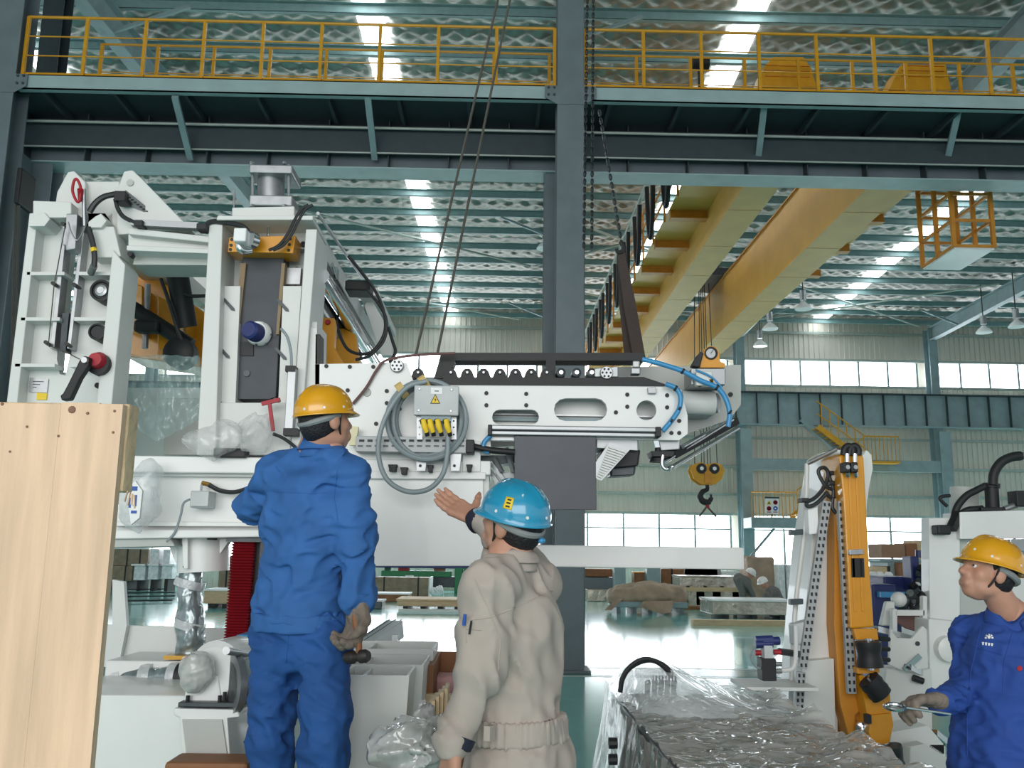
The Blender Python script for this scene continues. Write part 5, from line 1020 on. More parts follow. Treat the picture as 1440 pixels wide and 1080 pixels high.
pkg('wrapped_package', 'brown wrapped package at the bottom of the stack beside the timber panel', 150, 796, 186, 817, 33.4, 1.2, 'wrap_brown', straps=(176,), skids=2)
for i, (x0, x1, y0, y1, lab) in enumerate(((211, 223, 772, 796, 'white netted pack in the upper row next to the brown package'), (229, 239, 772, 796, 'white netted pack in the upper row next to the jack socket'), (188, 204, 796, 816, 'white netted pack in the lower row next to the brown package'), (208, 222, 796, 815, 'white netted pack in the middle of the lower row'), (227, 242, 796, 814, 'white netted pack in the lower row next to the jack socket'))):
    t = pkg('netted_pack', lab, x0, y0, x1, y1, 33.2, .8, 'mesh_white', 'pack', group='white netted packs', skids=1 if y0 > 790 else 0)
    if y0 > 790: obj('shelf_board', MB().box((P(x0 - 2, 793, 33.2).x, 33.1, P(x0, 795.5, 33.2).z), (P(x1 + 5, 793, 33.2).x, 34.0, P(x0, 793, 33.2).z)), 'label_white', t)
for i, (x0, x1, y) in enumerate(((176, 244, 829), (178, 246, 834), (178, 246, 839), (178, 242, 845))):
    a, b = PZ(x0, y, .05), PZ(x1, y - 1, .05); obj('steel_bar', MB().bar(a, b, .045, .04), 'black_rubber', label=['dark steel bar on the floor behind the pole, farthest of four', 'dark steel bar on the floor behind the pole, second from the packs', 'dark steel bar on the floor behind the pole, third from the packs', 'dark steel bar on the floor behind the pole, nearest of four'][i], cat='bar', group='steel bars on the floor')
pkg('strapped_crate', 'brown strapped crate on top beside the red bellows', 307, 783, 330, 802, 29, 1.2, 'wrap_brown', 'crate', (318,), 0); pkg('strapped_crate', 'brown strapped crate at the bottom beside the red bellows', 307, 803, 330, 828, 29, 1.2, 'wrap_brown', 'crate', (318,), 0)
pkg('plank_pack', 'low tan plank pack on dark blocks beside the wrapped leg', 286, 831, 326, 849, 24, 1.2, 'wood_pale', 'planks', (), 2, 'label_white')
gt = thing('green_machine', 'green workbench machine with a dark top standing below the white front panel', 'machine', (P(595, 830, 34).x, 34, 0))
def gb(x0, y0, x1, y1, name, m, d=34, th=.9): obj(name, MB().pbox(x0, y0, x1, y1, d, th), m, gt, bevel=.02)
gb(528, 795, 662, 799, 'top_slab', 'machine_blue'); gb(536, 803, 634, 811, 'beam', 'machine_green'); gb(639, 798, 650, 838, 'leg', 'machine_green'); gb(652, 798, 660, 838, 'leg', 'machine_green'); gb(600, 811, 640, 826, 'gear_case', 'dark_steel', 34.2); gb(540, 798, 548, 838, 'leg', 'machine_green', 34.3, .3)
gb(560, 798, 575, 803, 'tool_box', 'red', 34.1, .3); gb(610, 799, 626, 803, 'tool_box', 'wood_brown', 34.1, .3); gb(570, 809, 582, 811, 'name_strip', 'label_white', 33.97, .02)
pkg('strapped_crate', 'long tan strapped crate in front of the green machine', 526, 812, 603, 839, 31.5, 1.2, 'wrap_brown', 'crate', (540, 588), 0, None, None, ends='label_white')
pkg('flat_pack', 'flat brown pack on the floor beside the blue sleeve', 512, 836, 574, 849, 28, 1.1, 'wood_brown', 'pack', cap='label_white')
pkg('metal_tray', 'small silver tray on the floor by the blue sleeve', 514, 846, 537, 857, 24.5, .8, 'dark_steel', 'tray', cap='label_white')
pkg('plank_pack', 'long pale plank pack on black blocks between the two workers', 558, 845, 655, 853, 24, 1.5, 'wood_pale', 'planks', (), 4, 'wood_pale'); obj('base_beam', MB().box(P(560, 864, 23.6), P(655, 857, 23.9)), 'white_machine', label='pale beam lying on the floor before the plank pack', cat='beam')
bag('plastic_bag', 613, 832, 31, .22, .14, 41, 'crumpled white bag lying beside the long tan strapped crate', 'mesh_white')
# beyond the tall column
pkg('board_bundle', 'brown board bundle stacked on top just past the tall column', 822, 800, 862, 811, 31, 1.5, 'wood_brown', 'boards'); pkg('steel_box', 'grey steel box under the brown boards past the tall column', 818, 812, 864, 829, 31, 1.5, 'steel_grey', 'box'); pkg('wrapped_package', 'low wrapped package on the floor before the grey steel box', 826, 829, 864, 840, 30, .8, 'silver_wrap')
pkg('steel_section', 'upright grey steel section next to the tall column', 864, 797, 880, 829, 30, .5, 'steel_teal', 'steel section'); pkg('steel_section', 'upright grey steel section between the orange machine and the brown boxes', 910, 797, 929, 829, 30, .5, 'steel_teal', 'steel section')
pkg('orange_machine', 'small orange and brown machine between two grey steel sections', 892, 806, 909, 829, 30.5, .6, 'wood_brown', 'machine', cap='crane_orange'); pkg('wooden_case', 'dark brown wooden case behind the silver wrapped package', 930, 800, 962, 829, 30.5, .8, 'wood_brown', 'case', (945,))
for i, x in enumerate((975, 996)):
    p = P(x, 806, 31); t = thing('cable_reel', ['dark cable reel behind the silver package, beside the brown case', 'dark cable reel behind the silver package, beside the bending man'][i], 'reel', (p.x, p.y, 0), 'cable reels')
    obj('drum', MB().rod((p.x, p.y, p.z), (p.x, p.y + .6, p.z), .34, 24), 'dark_steel', t, smooth=True); obj('rim', MB().lathe((p.x, p.y - .04, p.z), (0, 1, 0), [(0, .42), (.04, .42), (.04, .3), (0, .3)], 26), 'brushed', t); obj('stand', MB().box((p.x - .3, p.y, 0), (p.x + .3, p.y + .6, p.z - .3)), 'steel_grey', t)
pkg('white_pallet', 'white slatted pallet standing behind the bending man', 1014, 803, 1040, 812, 31.5, .8, 'label_white', 'pallet', skids=3)
pkg('wrapped_package', 'long silver wrapped package on a wooden stand behind the tarp heap', 957, 812, 1046, 825, 28, 1.3, 'silver_wrap', cap='silver_wrap'); 
t = thing('wooden_stand', 'wooden stand with white legs carrying the long silver package', 'stand', (P(1000, 840, 28).x, 28.5, 0)); obj('board', MB().pbox(955, 826, 1048, 832, 27.9, 1.4), 'wood_pale', t)
for x in (962, 985, 1008, 1036): obj('leg', MB().box((P(x, 840, 28).x - .12, 28, 0), (P(x, 840, 28).x + .12, 29, P(x, 832, 28).z)), 'label_white' if x < 1030 else 'red', t)
for i, x in enumerate((968, 992, 1016, 1040)): obj('dark_block', MB().pbox(x - 2, 824, x + 2, 826, 27.9, .2), 'black_rubber', t)
# tarp covered heap on a steel pallet
tp_ = thing('tarp_heap', 'brown tarpaulin thrown over goods on a grey steel pallet', 'heap', (P(912, 866, 23.8).x, 24.2, 0))
a, b = P(862, 860, 23.8), P(968, 860, 23.8); zt1 = P(912, 829, 24).z
obj('pallet', MB().box((a.x, 23.8, .16), (b.x, 25.0, .3)), 'steel_teal', tp_, bevel=.02)
for k in range(5): obj('pallet_leg', MB().box((a.x + .1 + (b.x - a.x - .3) * k / 4, 23.85, 0), (a.x + .2 + (b.x - a.x - .3) * k / 4, 24.9, .16)), 'steel_grey', tp_)
cc_ = ((a.x + b.x) / 2, 24.4)
hp_ = lambda X: smin(smin(sdf_ell(X, (cc_[0] + .1, cc_[1], .42), (.95, .6, .34)), sdf_ell(X, (cc_[0] - .65, cc_[1] - .1, .4), (.42, .5, .3)), .2), sdf_box(X, (cc_[0] + .3, cc_[1], .45), (.6, .45, .2)), .2) + .05 * wn(X, 6, 7) + .03 * wn(X, 15, 8) + .015 * wn(X, 34, 9)
obj('tarpaulin', nets(hp_, (cc_[0] - 1.4, cc_[1] - .9, .22), (cc_[0] + 1.4, cc_[1] + .9, 1.0), .04), 'tarp_brown', tp_, smooth=2)
obj('tarp_flap', grid(16, 8, lambda u, v: P(905 + 44 * u - 6 * v, 845 + (19 - 14 * abs(u - .75)) * v, 23.75 - .1 * v + .06 * cr(u * 2, v, 5, 2))), 'tarp_brown', tp_, smooth=2); obj('tarp_flap', grid(10, 8, lambda u, v: P(866 - 16 * v + 10 * u, 842 + 16 * v, 23.8 - .1 * v)), 'tarp_brown', tp_, smooth=2)
# packages with beams
pkg('wrapped_package', 'silver wrapped package on black blocks in front of the crouching man', 1002, 846, 1120, 865, 22.5, 1.4, 'silver_wrap', skids=3, cap='label_white')
obj('timber_beam', MB().box(P(975, 883, 20.2), P(1106, 872, 20.45)), 'wood_pale', label='squared timber beam on the floor before the silver package', cat='beam', bevel=.01)
obj('timber_beam', MB().box(P(962, 858, 26), P(1004, 852, 26.3)), 'wood_brown', label='brown timber beam on the floor behind the tarp heap', cat='beam', bevel=.01)
cv = nets(lambda X: smin(sdf_box(X, (P(1072, 815, 28).x, 28.6, .55), (.42, .5, .9), r=.1), sdf_ell(X, (P(1080, 815, 28).x, 28.5, .4), (.62, .55, .8)), .2) + .04 * wn(X, 6, 3) + .015 * wn(X, 20, 5), (P(1072, 815, 28).x - .8, 27.8, 0), (P(1072, 815, 28).x + .9, 29.4, 1.65), .04)
obj('covered_machine', cv, 'tarp_brown', smooth=2, label='tall machine under a brown cover behind the crouching man', cat='machine')
for i, (x0, x1, y0, y1) in enumerate(((1096, 1104, 794, 828), (1106, 1114, 794, 830))):
    pkg('white_rack', ['narrow white rack beside the brown covered machine', 'narrow white rack beside the leaning white column'][i], x0, y0, x1, y1, 27, .5, 'mesh_white', 'rack', group='white racks')
# cartons and benches past the yellow arm
pkg('carton', 'brown cardboard carton on top of the bench beside the yellow arm', 1240, 765, 1273, 785, 16, .6, 'cardboard', 'carton'); pkg('carton', 'small wood framed box between the two stacks of cartons', 1274, 764, 1291, 784, 16.2, .5, 'wood_brown', 'carton')
pkg('carton', 'pale tall box standing against the white press', 1291, 760, 1308, 900, 16.4, .5, 'wood_pale', 'carton')
pkg('work_bench', 'grey bench under the brown cartons', 1238, 786, 1300, 791, 16, .8, 'steel_teal', 'bench', skids=2, sk='steel_teal'); pkg('wooden_case', 'brown wooden case under the grey bench', 1268, 792, 1292, 890, 15.8, .5, 'wood_brown', 'case'); pkg('wooden_case', 'tan wooden case beside the yellow arm under the carton', 1226, 797, 1254, 814, 15, .6, 'wood_pale', 'case', (1250,), 2)
pkg('parts_table', 'low table with white parts beside the yellow arm', 1222, 817, 1262, 822, 12.5, .7, 'label_white', 'table', skids=2)
for i, x in enumerate((1228, 1238, 1250)): 
    q = P(x, 816, 12.7); obj('white_part', MB().lathe((q.x, q.y, P(1240, 817, 12.5).z), (0, 0, 1), [(0, .05), (.08, .06), (.12, .03)], 12), 'label_white', smooth=True, label=['small white part on the low table, nearest the yellow arm', 'small white part in the middle of the low table', 'small white part on the low table, nearest the blue pump'][i], cat='part', group='white parts on the table')
# yellow access stair at the far wall
SD = 35.2
ss = thing('access_stair', 'yellow access stair with railings climbing the far wall', 'stair', (P(1160, 720, SD).x, SD, P(1090, 727, SD).z))
def platf(x0, x1, y, hgt):
    a, b = P(x0, y, SD), P(x1, y, SD); obj('platform', MB().box((a.x, SD, a.z - .08), (b.x, SD + .9, a.z)), 'rail_yellow', ss)
    n = max(3, int((b.x - a.x) / .14))
    for k in range(n + 1): x = a.x + (b.x - a.x) * k / n; obj('baluster', MB().box((x - .012, SD, a.z), (x + .012, SD + .02, a.z + hgt)), 'rail_yellow', ss)
    obj('hand_rail', MB().rod((a.x, SD, a.z + hgt), (b.x, SD, a.z + hgt), .03, 6), 'rail_yellow', ss)
def flight(p, q, n=11):
    a, b = P(*p, SD), P(*q, SD)
    for dy in (0, .85): obj('stringer', MB().bar(a + Vector((0, dy, 0)), b + Vector((0, dy, 0)), .05, .2), 'rail_yellow', ss)
    for k in range(n): c = a.lerp(b, (k + .5) / n); obj('tread', MB().cbox((c.x, SD + .43, c.z), (.26, .8, .03)), 'rail_yellow', ss)
    for k in range(0, n + 1, 2): c = a.lerp(b, k / n); obj('rail_post', MB().rod(c, c + Vector((0, 0, 1)), .02, 6), 'rail_yellow', ss)
    for h in (.5, 1): obj('hand_rail', MB().rod(a + Vector((0, 0, h)), b + Vector((0, 0, h)), .025, 6), 'rail_yellow', ss)
platf(1058, 1122, 727, .95); flight((1122, 727), (1218, 650)); platf(1216, 1266, 648, .95); flight((1216, 648), (1150, 600))
ws_ = thing('wall_bracket', 'grey steel bracket carrying the yellow stair landing', 'bracket', P(1090, 740, SD)); obj('bracket_beam', MB().box(P(1057, 742, 34.6), P(1125, 730, SD + .5)), 'steel_teal', ws_); obj('bracket_brace', MB().bar(P(1125, 736, SD + .2), P(1150, 716, SD + .2), .2, .2), 'steel_teal', ws_); obj('bracket_brace', MB().rod(P(1090, 742, SD + .2), P(1056, 782, SD + .2), .05, 8), 'alu', ws_)
sgn = thing('safety_sign', 'white board with four round and triangular safety pictograms', 'sign', P(1086, 722, 34.6)); obj('board', MB().pplate([(1077, 700), (1095, 701), (1095, 723), (1077, 722)], 34.6, .03), 'label_white', sgn); obj('board_top', MB().pbox(1076, 698.5, 1096, 701, 34.58, .06), 'steel_dark', sgn)
E_ = 34.58; s_ = 34.6 / 1300
obj('warning_pictogram', MB().plate([[P(x, y, E_) for x, y in ((1081.5, 703.5), (1085, 709.5), (1078, 709.5))]], (0, .01, 0)), 'sign_yellow', sgn); obj('warning_mark', MB().plate([[P(x, y, E_ - .01) for x, y in ((1081.5, 705.5), (1083.2, 708.6), (1079.8, 708.6))]], (0, .008, 0)), 'black_rubber', sgn)
for x, y, m in ((1090.5, 706.5, 'red'), (1081.5, 715, 'red')): obj('ban_ring', MB().lathe(P(x, y, E_), (0, 1, 0), [(0, 3.2 * s_), (.01, 3.2 * s_), (.01, 2.2 * s_), (0, 2.2 * s_)], 18), m, sgn); obj('ban_bar', MB().bar(P(x - 2, y - 2, E_), P(x + 2, y + 2, E_), .02, .01), m, sgn)
obj('order_disc', MB().lathe(P(1090.5, 715, E_), (0, 1, 0), [(0, 3.2 * s_), (.01, 3.2 * s_)], 18), 'sign_blue', sgn); obj('order_mark', MB().lathe(P(1090.5, 715, E_ - .01), (0, 1, 0), [(0, 1.3 * s_), (.01, 1.3 * s_)], 10), 'label_white', sgn)
for x in (1081.5, 1090.5): obj('sign_caption', MB().pbox(x - 3, 719.5, x + 3, 720.7, E_, .01), 'red', sgn)
obj('sign_post', MB().rod(P(1086, 723, 34.62), P(1086, 742, 34.62), .02, 6), 'steel_dark', sgn)
# wooden crate, boards and scrap film between the workers
wcr = thing('wooden_crate', 'open brown wooden crate with pink foam packing between the workers', 'crate', (P(640, 960, 4.7).x, 4.9, 0))
x0, x1 = P(604, 950, 4.7).x, P(690, 950, 4.7).x; zt2 = P(640, 917, 5.1).z
obj('crate_wall', MB().box((x0, 5.1, 0), (x1, 5.13, zt2)), 'wood_brown', wcr); obj('crate_wall', MB().box((x0, 4.5, 0), (x0 + .03, 5.1, zt2)), 'wood_brown', wcr); obj('crate_wall', MB().box((x1, 4.5, 0), (x1 + .03, 5.1, zt2)), 'wood_brown', wcr); obj('crate_wall', MB().box((x0, 4.5, 0), (x1, 4.53, P(640, 1000, 4.5).z)), 'wood_brown', wcr)
obj('crate_rail', MB().box((x0, 4.46, P(640, 990, 4.5).z), (x1, 4.5, P(640, 975, 4.5).z)), 'wood_pale', wcr)
mat('pink_foam', 'd8a6a8', .6, bump=.4, bscale=12); mat('gold_film', '8a6a3a', .3, .3, var=.4, scale=8, bump=.8, bscale=10)
obj('foam_block', nets(lambda X: sdf_box(X, ((x0 + x1) / 2, 4.95, zt2 - .14), (.16, .12, .05), r=.03) + .012 * wn(X, 22, 5), (x0 - .05, 4.75, zt2 - .25), (x1 + .05, 5.12, zt2 - .04), .016), 'pink_foam', wcr, smooth=2)
obj('packing_paper', nets(lambda X: sdf_box(X, ((x0 + x1) / 2, 4.8, zt2 - .3), (.15, .2, .1), r=.03) + .025 * wn(X, 18, 6), (x0 - .05, 4.52, zt2 - .5), (x1 + .05, 5.09, zt2 - .14), .018), 'gold_film', wcr, smooth=2)
bs_ = thing('board_stack', 'upright pine boards standing between the bins and the beige worker', 'boards', (P(612, 1060, 3.7).x, 3.7, 0))
for i in range(5): xx = P(599 + i * 5.5, 1060, 3.7).x; obj('board', MB().box((xx, 3.7 + .02 * i, 0), (xx + .013, 3.95, P(610, 992 - 5 * i, 3.7).z)), 'wood_pale', bs_)
mat('scrap', 'cfd0ce', .1, .1, var=.35, scale=9, alpha=.72, bump=1, bscale=16, coat=.8)
ridge('scrap', 6, 15, (1, 1, .6), .05)
def scrap(c, rx, ry, rz, seed, label):
    f = lambda X: sdf_ell(X, c, (rx, ry, rz)) + .06 * wn(X, 9, seed) + .05 * np.abs(wn(X, 24, seed + 1)) + .012 * wn(X, 55, seed + 2)
    obj('scrap_film', nets(f, c - Vector((rx + .12, ry + .1, rz + .12)), c + Vector((rx + .12, ry + .1, rz + .12)), .012), M['scrap'], smooth=2, label=label, cat='plastic film')
scrap(P(598, 1010, 3.55), .09, .12, .14, 51, 'crumpled silvery film hanging over the upright boards'); scrap(P(565, 1055, 3.4), .14, .14, .1, 55, 'crumpled silvery film heaped at the foot of the nearest bin')
obj('timber_block', MB().box((P(270, 1075, 4.1).x, 3.75, 0), (P(362, 1075, 3.9).x, 3.93, P(330, 1073, 3.75).z)), 'wood_brown', label='brown timber block beside the leg of the worker in blue', cat='timber', bevel=.015)

# ------------------------------------------------------------------ people
mat('cloth_blue', '3969a8', .75, var=.16, scale=9, spec=.25); mat('cloth_blue_worn', '2c5796', .75, var=.25, scale=6, spec=.25); mat('cloth_beige', 'b7aca3', .75, var=.08, scale=7, spec=.25); mat('cloth_royal', '30509c', .75, var=.14, scale=8, spec=.25); mat('cloth_grey', '6d6f6c', .8)
for c_ in ('cloth_blue', 'cloth_blue_worn', 'cloth_royal', 'cloth_beige'): ridge(c_, 2.6, 7, (1, 1, .6), .05)
mat('skin', 'c08f78', .5, var=.1, scale=12); mat('hair', '17151a', .6, var=.3, scale=60, bump=.5, bscale=120); mat('glove', '85796e', .8, var=.3, scale=12, bump=.5, bscale=40); mat('band_grey', '8b9090', .6); mat('lips', 'a5665c', .5)
mat('helmet_yellow', 'e0a010', .25, var=.05, coat=.6); mat('helmet_blue', '2091b8', .22, var=.04, coat=.7); mat('helmet_white', 'e8e8e6', .3); mat('navy_cuff', '232638', .7); mat('leather', '2a2422', .5)
def U(X, prims, k=.03):
    o = None
    for p in prims:
        if p[0] == 'e': s = sdf_ell(X, p[1], p[2], p[3] if len(p) > 3 else None)
        elif p[0] == 'w':        # wide cone: flattened across dir n by factor f
            a, n, f = np.array(p[1], float), np.array(p[5], float), p[6]; n = n / np.linalg.norm(n)
            Y = X + ((X - a) @ n)[..., None] * n * (f - 1); b = np.array(p[2], float); b = b + ((b - a) @ n) * n * (f - 1); s = sdf_cone(Y, a, b, p[3], p[4]) / (f ** .5)
        else: s = sdf_cone(X, p[0], p[1], p[2], p[3])
        o = s if o is None else smin(o, s, k)
    return o
def bounds(prims, m=.05):
    pts = []
    for p in prims:
        if p[0] == 'e': r = max(p[2]); q = [(p[1], r)]
        elif p[0] == 'w': q = [(p[1], p[3]), (p[2], p[4])]
        else: q = [(p[0], p[2]), (p[1], p[3])]
        for c, r in q: pts += [np.array(c) - r - m, np.array(c) + r + m]
    a = np.array(pts); return a.min(0), a.max(0)
def flesh(prims, h, k=.02, wr=None, cut=None, nt=0, top=None):
    lo, hi = bounds(prims)
    def f(X):
        n = nt or len(prims); o = U(X, prims[:n], k)
        if cut is not None: o = np.maximum(o, cut - X[..., 2])
        if top is not None: o = np.maximum(o, X[..., 2] - top)
        if n < len(prims): o = smin(o, U(X, prims[n:], k), k)
        return o if wr is None else o + wr(X)
    return nets(f, lo, hi, h)
def frame(f, pitch=0, roll=0):
    f = Vector((f[0], f[1], 0)).normalized(); r = Vector((f.y, -f.x, 0)); u = Vector((0, 0, 1)); m = Matrix((r, f, u)).transposed()
    return m @ Matrix.Rotation(R(pitch), 3, 'X') @ Matrix.Rotation(R(roll), 3, 'Y')
def head_prims(c, m):
    T = lambda x, y, z: tuple(c + m @ Vector((x, y, z))); rot = [list(r) for r in m]
    E2 = lambda p, r: ('e', T(*p), r, rot)
    return [E2((0, -.008, .03), (.076, .096, .1)), E2((0, .03, -.045), (.056, .066, .078)), E2((0, .066, -.094), (.026, .024, .022)), (T(0, .092, .012), T(0, .114, -.026), .009, .013), (T(-.014, .095, -.03), T(.014, .095, -.03), .01, .01),
            (T(-.03, .086, .026), T(.03, .086, .026), .014, .014), (T(-.02, .092, -.062), T(.02, .092, -.062), .009, .009), (T(-.018, .09, -.073), T(.018, .09, -.073), .009, .009), E2((-.045, .052, -.022), (.022, .026, .026)), E2((.045, .052, -.022), (.022, .026, .026)), E2((-.04, .02, -.075), (.022, .034, .022)), E2((.04, .02, -.075), (.022, .034, .022))]
def ears(c, m):
    T = lambda x, y, z: tuple(c + m @ Vector((x, y, z))); rot = [list(r) for r in m]; o = []
    for s in (-1, 1): o += [('e', T(s * .078, -.008, -.008), (.014, .022, .034), rot)]
    return o
def hand_prims(w, d, n, size=1, curl=(.5, .55, .6, .7), spread=.1, thumb_side=1, thumb=(.6, .5), g=0):
    """w wrist, d finger direction, n palm normal (curl direction)"""
    w, d = Vector(w), Vector(d).normalized(); n = Vector(n); n = (n - d * n.dot(d)).normalized(); s = d.cross(n) * thumb_side; z = size
    pr = []
    for i in range(4):
        o = (i - 1.5) * -.021 * z; k = w + d * (.088 * z) + s * o; pr.append((tuple(w + d * .01 + s * o * .6), tuple(k), (.017 + g) * z, (.013 + g) * z))
        ln = (.036, .042, .038, .03)[i] * z; q = k; a = 0; dd = (d + s * (1.5 - i) * spread).normalized()
        for j in range(3):
            a += curl[i] * (1 if j else .6); v = dd * math.cos(a) + n * math.sin(a); e = q + v * ln * (1 - .18 * j); pr.append((tuple(q), tuple(e), (.0098 - .0008 * j + g) * z, (.009 - .001 * j + g) * z)); q = e
    t0 = w + d * .025 * z + s * .026 * z; v = (d * math.cos(thumb[0]) + s * math.sin(thumb[0])).normalized(); t1 = t0 + v * .045 * z; v2 = (v + n * thumb[1]).normalized(); t2 = t1 + v2 * .034 * z; t3 = t2 + (v2 + n * thumb[1] * .4).normalized() * .026 * z
    pr += [(tuple(t0), tuple(t1), (.016 + g) * z, (.012 + g) * z), (tuple(t1), tuple(t2), (.0115 + g) * z, (.0105 + g) * z), (tuple(t2), tuple(t3), (.0105 + g) * z, (.008 + g) * z)]
    return pr
def merge(*ms):
    b = MB()
    for m in ms: b.add(m.v, m.f)
    return b
def helmet(par, c, m, col, scale=1, ribs=True, dots=(), strap=True, band=True):
    T = lambda x, y, z: c + m @ Vector((x * scale, y * scale, z * scale)); b = MB(); n, k = 56, 14
    rim = lambda t: (.122 * math.cos(t), -.005 + (.142 if math.sin(t) > 0 else .138) * math.sin(t))
    for j in range(k + 3):
        f = min(j, k) / k * math.pi / 2
        for i in range(n):
            t = 2 * math.pi * i / n; x, y = rim(t); s, h = math.sin(f) ** .92, math.cos(f)
            bump = 0
            if ribs and .15 < f < 1.15: bump = .0035 * max(0, math.cos(t * 8)) ** 6 * math.sin((f - .15) * math.pi)
            if abs(x * s) < .02 and f < 1.2: bump += .005 * (1 - abs(x * s) / .02)
            z = .022 + .128 * h ** .95 + bump
            if j > k:
                e = (.007 + .028 * max(0, math.sin(t)) ** 2) * (j - k) / 2; l = math.hypot(x, y); x, y = x * (1 + e / l), y * (1 + e / l); z = .022 - .006 * (j - k) - .01 * max(0, math.sin(t)) ** 2 * (j - k) / 2
            b.v.append(tuple(T(x * s, y * s, z)))
    for j in range(k + 2):
        for i in range(n): a = j * n; b.f.append((a + i, a + (i + 1) % n, a + n + (i + 1) % n, a + n + i))
    h = obj('helmet', b, col, par, smooth=2, solid=.003)
    for t, f in dots:
        x, y = rim(t); s, hh = math.sin(f) ** .92, math.cos(f); p = T(x * s, y * s, .022 + .128 * hh ** .95); d = (p - T(0, 0, .03)).normalized(); obj('rivet', MB().lathe(p - d * .001, d, [(0, .0065), (.0035, .005)], 12), 'helmet_white', h, smooth=True)
    if band: obj('head_band', MB().tube([T(*q) for q in ((-.088, .02, .005), (-.09, -.04, -.006), (-.058, -.094, -.02), (0, -.114, -.026), (.058, -.094, -.02), (.09, -.04, -.006), (.088, .02, .005))], .015 * scale, 8, sm=4), 'band_grey', h, smooth=True)
    if strap:
        for s in (-1, 1): obj('chin_strap', MB().tube([T(s * .1, .02, .01), T(s * .08, .022, -.05), T(s * .055, .04, -.1), T(0, .06, -.122)], .005 * scale, 6, sm=5), 'black_rubber', h, smooth=True)
    return h, T
def collar(par, a, b, r0, r1, m, gap=None):
    g = MB(); n, k = 40, 8; d = b - a
    for j in range(k + 1):
        t = j / k; c_ = a.lerp(b, min(1, t / .62)) if t < .62 else b.lerp(a, (t - .62) * 1.6); r_ = (r0 + (r1 - r0) * t / .62) if t < .62 else r1 + .006 + (r0 + .012 - r1) * (t - .62) * 1.7
        for i in range(n):
            q = 2 * math.pi * i / n; g.v.append((c_.x + r_ * math.cos(q), c_.y + r_ * math.sin(q) * .95, c_.z + (.006 * math.sin(3 * q + j) if 0 < j < k else 0) - (.05 * max(0, math.cos(q - gap)) ** 6 if gap else 0)))
    for j in range(k):
        for i in range(n): g.f.append((j * n + i, j * n + (i + 1) % n, (j + 1) * n + (i + 1) % n, (j + 1) * n + i))
    return obj('collar', g, m, par, smooth=2, solid=.004)
def eyes(par, c, m):
    for s in (-1, 1):
        e = obj('eye', MB().ball(c + m @ Vector((s * .03, .0765, .008)), .0115, 12, 8), 'label_white', par, smooth=True); obj('iris', MB().ball(c + m @ Vector((s * .031, .0835, .008)), .0066, 10, 6), 'black_rubber', e, smooth=True)
        obj('eyebrow', MB().tube([c + m @ Vector((s * .018, .098, .034)), c + m @ Vector((s * .034, .096, .038)), c + m @ Vector((s * .05, .082, .034))], .004, 6), 'hair', par, smooth=True)
def hair(par, c, m):
    T = lambda x, y, z: tuple(c + m @ Vector((x, y, z))); rot = np.array([list(r) for r in m]); cc = np.array(c)
    def f(X):
        q = (X - cc) @ rot; s = sdf_ell(X, T(0, -.012, .028), (.082, .1, .104), [list(r) for r in m]); s = smin(s, sdf_ell(X, T(0, -.045, -.03), (.06, .05, .055), [list(r) for r in m]), .03)
        return np.maximum(np.maximum(s, q[..., 1] - .02 - .4 * np.maximum(q[..., 2], -.05)), -(q[..., 2] + .095)) + .002 * wn(X, 120, 4)
    obj('hair', nets(f, cc - .15, cc + .15, .008), 'hair', par, smooth=2)
def wrinkle(s1, a1, s2, a2, st=(1, 1, .55), seed=1):
    st = np.array(st); return lambda X: a1 * wn(X * st, s1, seed) + a2 * np.abs(wn(X * st, s2, seed + 3)) - a2 * .4
vec = lambda p: tuple(p)
def lerp(a, b, t): return Vector(a).lerp(Vector(b), t)

# worker in blue overalls, seen from behind, hammer in the gloved hand
B = thing('person', 'worker in blue jacket and trousers with a yellow helmet, gloved hand holding a hammer', 'person', (P(425, 1000, 3.65).x, 3.65, .28))
hc = P(457, 592, 3.65); hm = frame((.72, .7), 8, 0)
nb = P(450, 636, 3.68); ch = P(437, 715, 3.68); wa = P(424, 830, 3.68); pe = P(422, 870, 3.68)
Sr, Er, Wr = P(491, 672, 3.62), P(502, 770, 3.58), P(503, 845, 3.52); Sl, El, Wl = P(388, 672, 3.74), P(359, 712, 3.92), P(392, 690, 4.16)
ax = (Sr - Sl).normalized(); fw = Vector((-ax.y, ax.x, 0))
hp = flesh(head_prims(hc, hm) + ears(hc, hm) + [(vec(hc + hm @ Vector((0, -.02, -.06))), vec(nb), .055, .062)], .007, .02)
core = flesh([('w', vec(nb), vec(wa), .1, .12, fw, 1.5), (vec(Sr), vec(Er), .045, .04), (vec(Er), vec(Wr), .04, .03), (vec(Sl), vec(El), .045, .04), (vec(El), vec(Wl), .04, .03), (vec(nb), vec(hc), .05, .05), (vec(P(390, 885, 3.7)), vec((P(384, 1000, 3.7).x, 3.72, .4)), .07, .04), (vec(P(452, 885, 3.66)), vec((P(452, 1000, 3.6).x, 3.62, .4)), .07, .04)] + hand_prims(Wl, (Wl - El), (0, 0, -1)), .016, .03)
obj('body', merge(hp, core), 'skin', B, smooth=2); eyes(B, hc, hm); hair(B, hc, hm)
helmet(B, hc + hm @ Vector((0, 0, .012)), hm, 'helmet_yellow', .87, dots=((.2, 1.45), (-.5, 1.45), (-1.2, 1.45), (.8, 1.45)))
wr = wrinkle(15, .02, 30, .034, (1, 1, 1.5), 4)
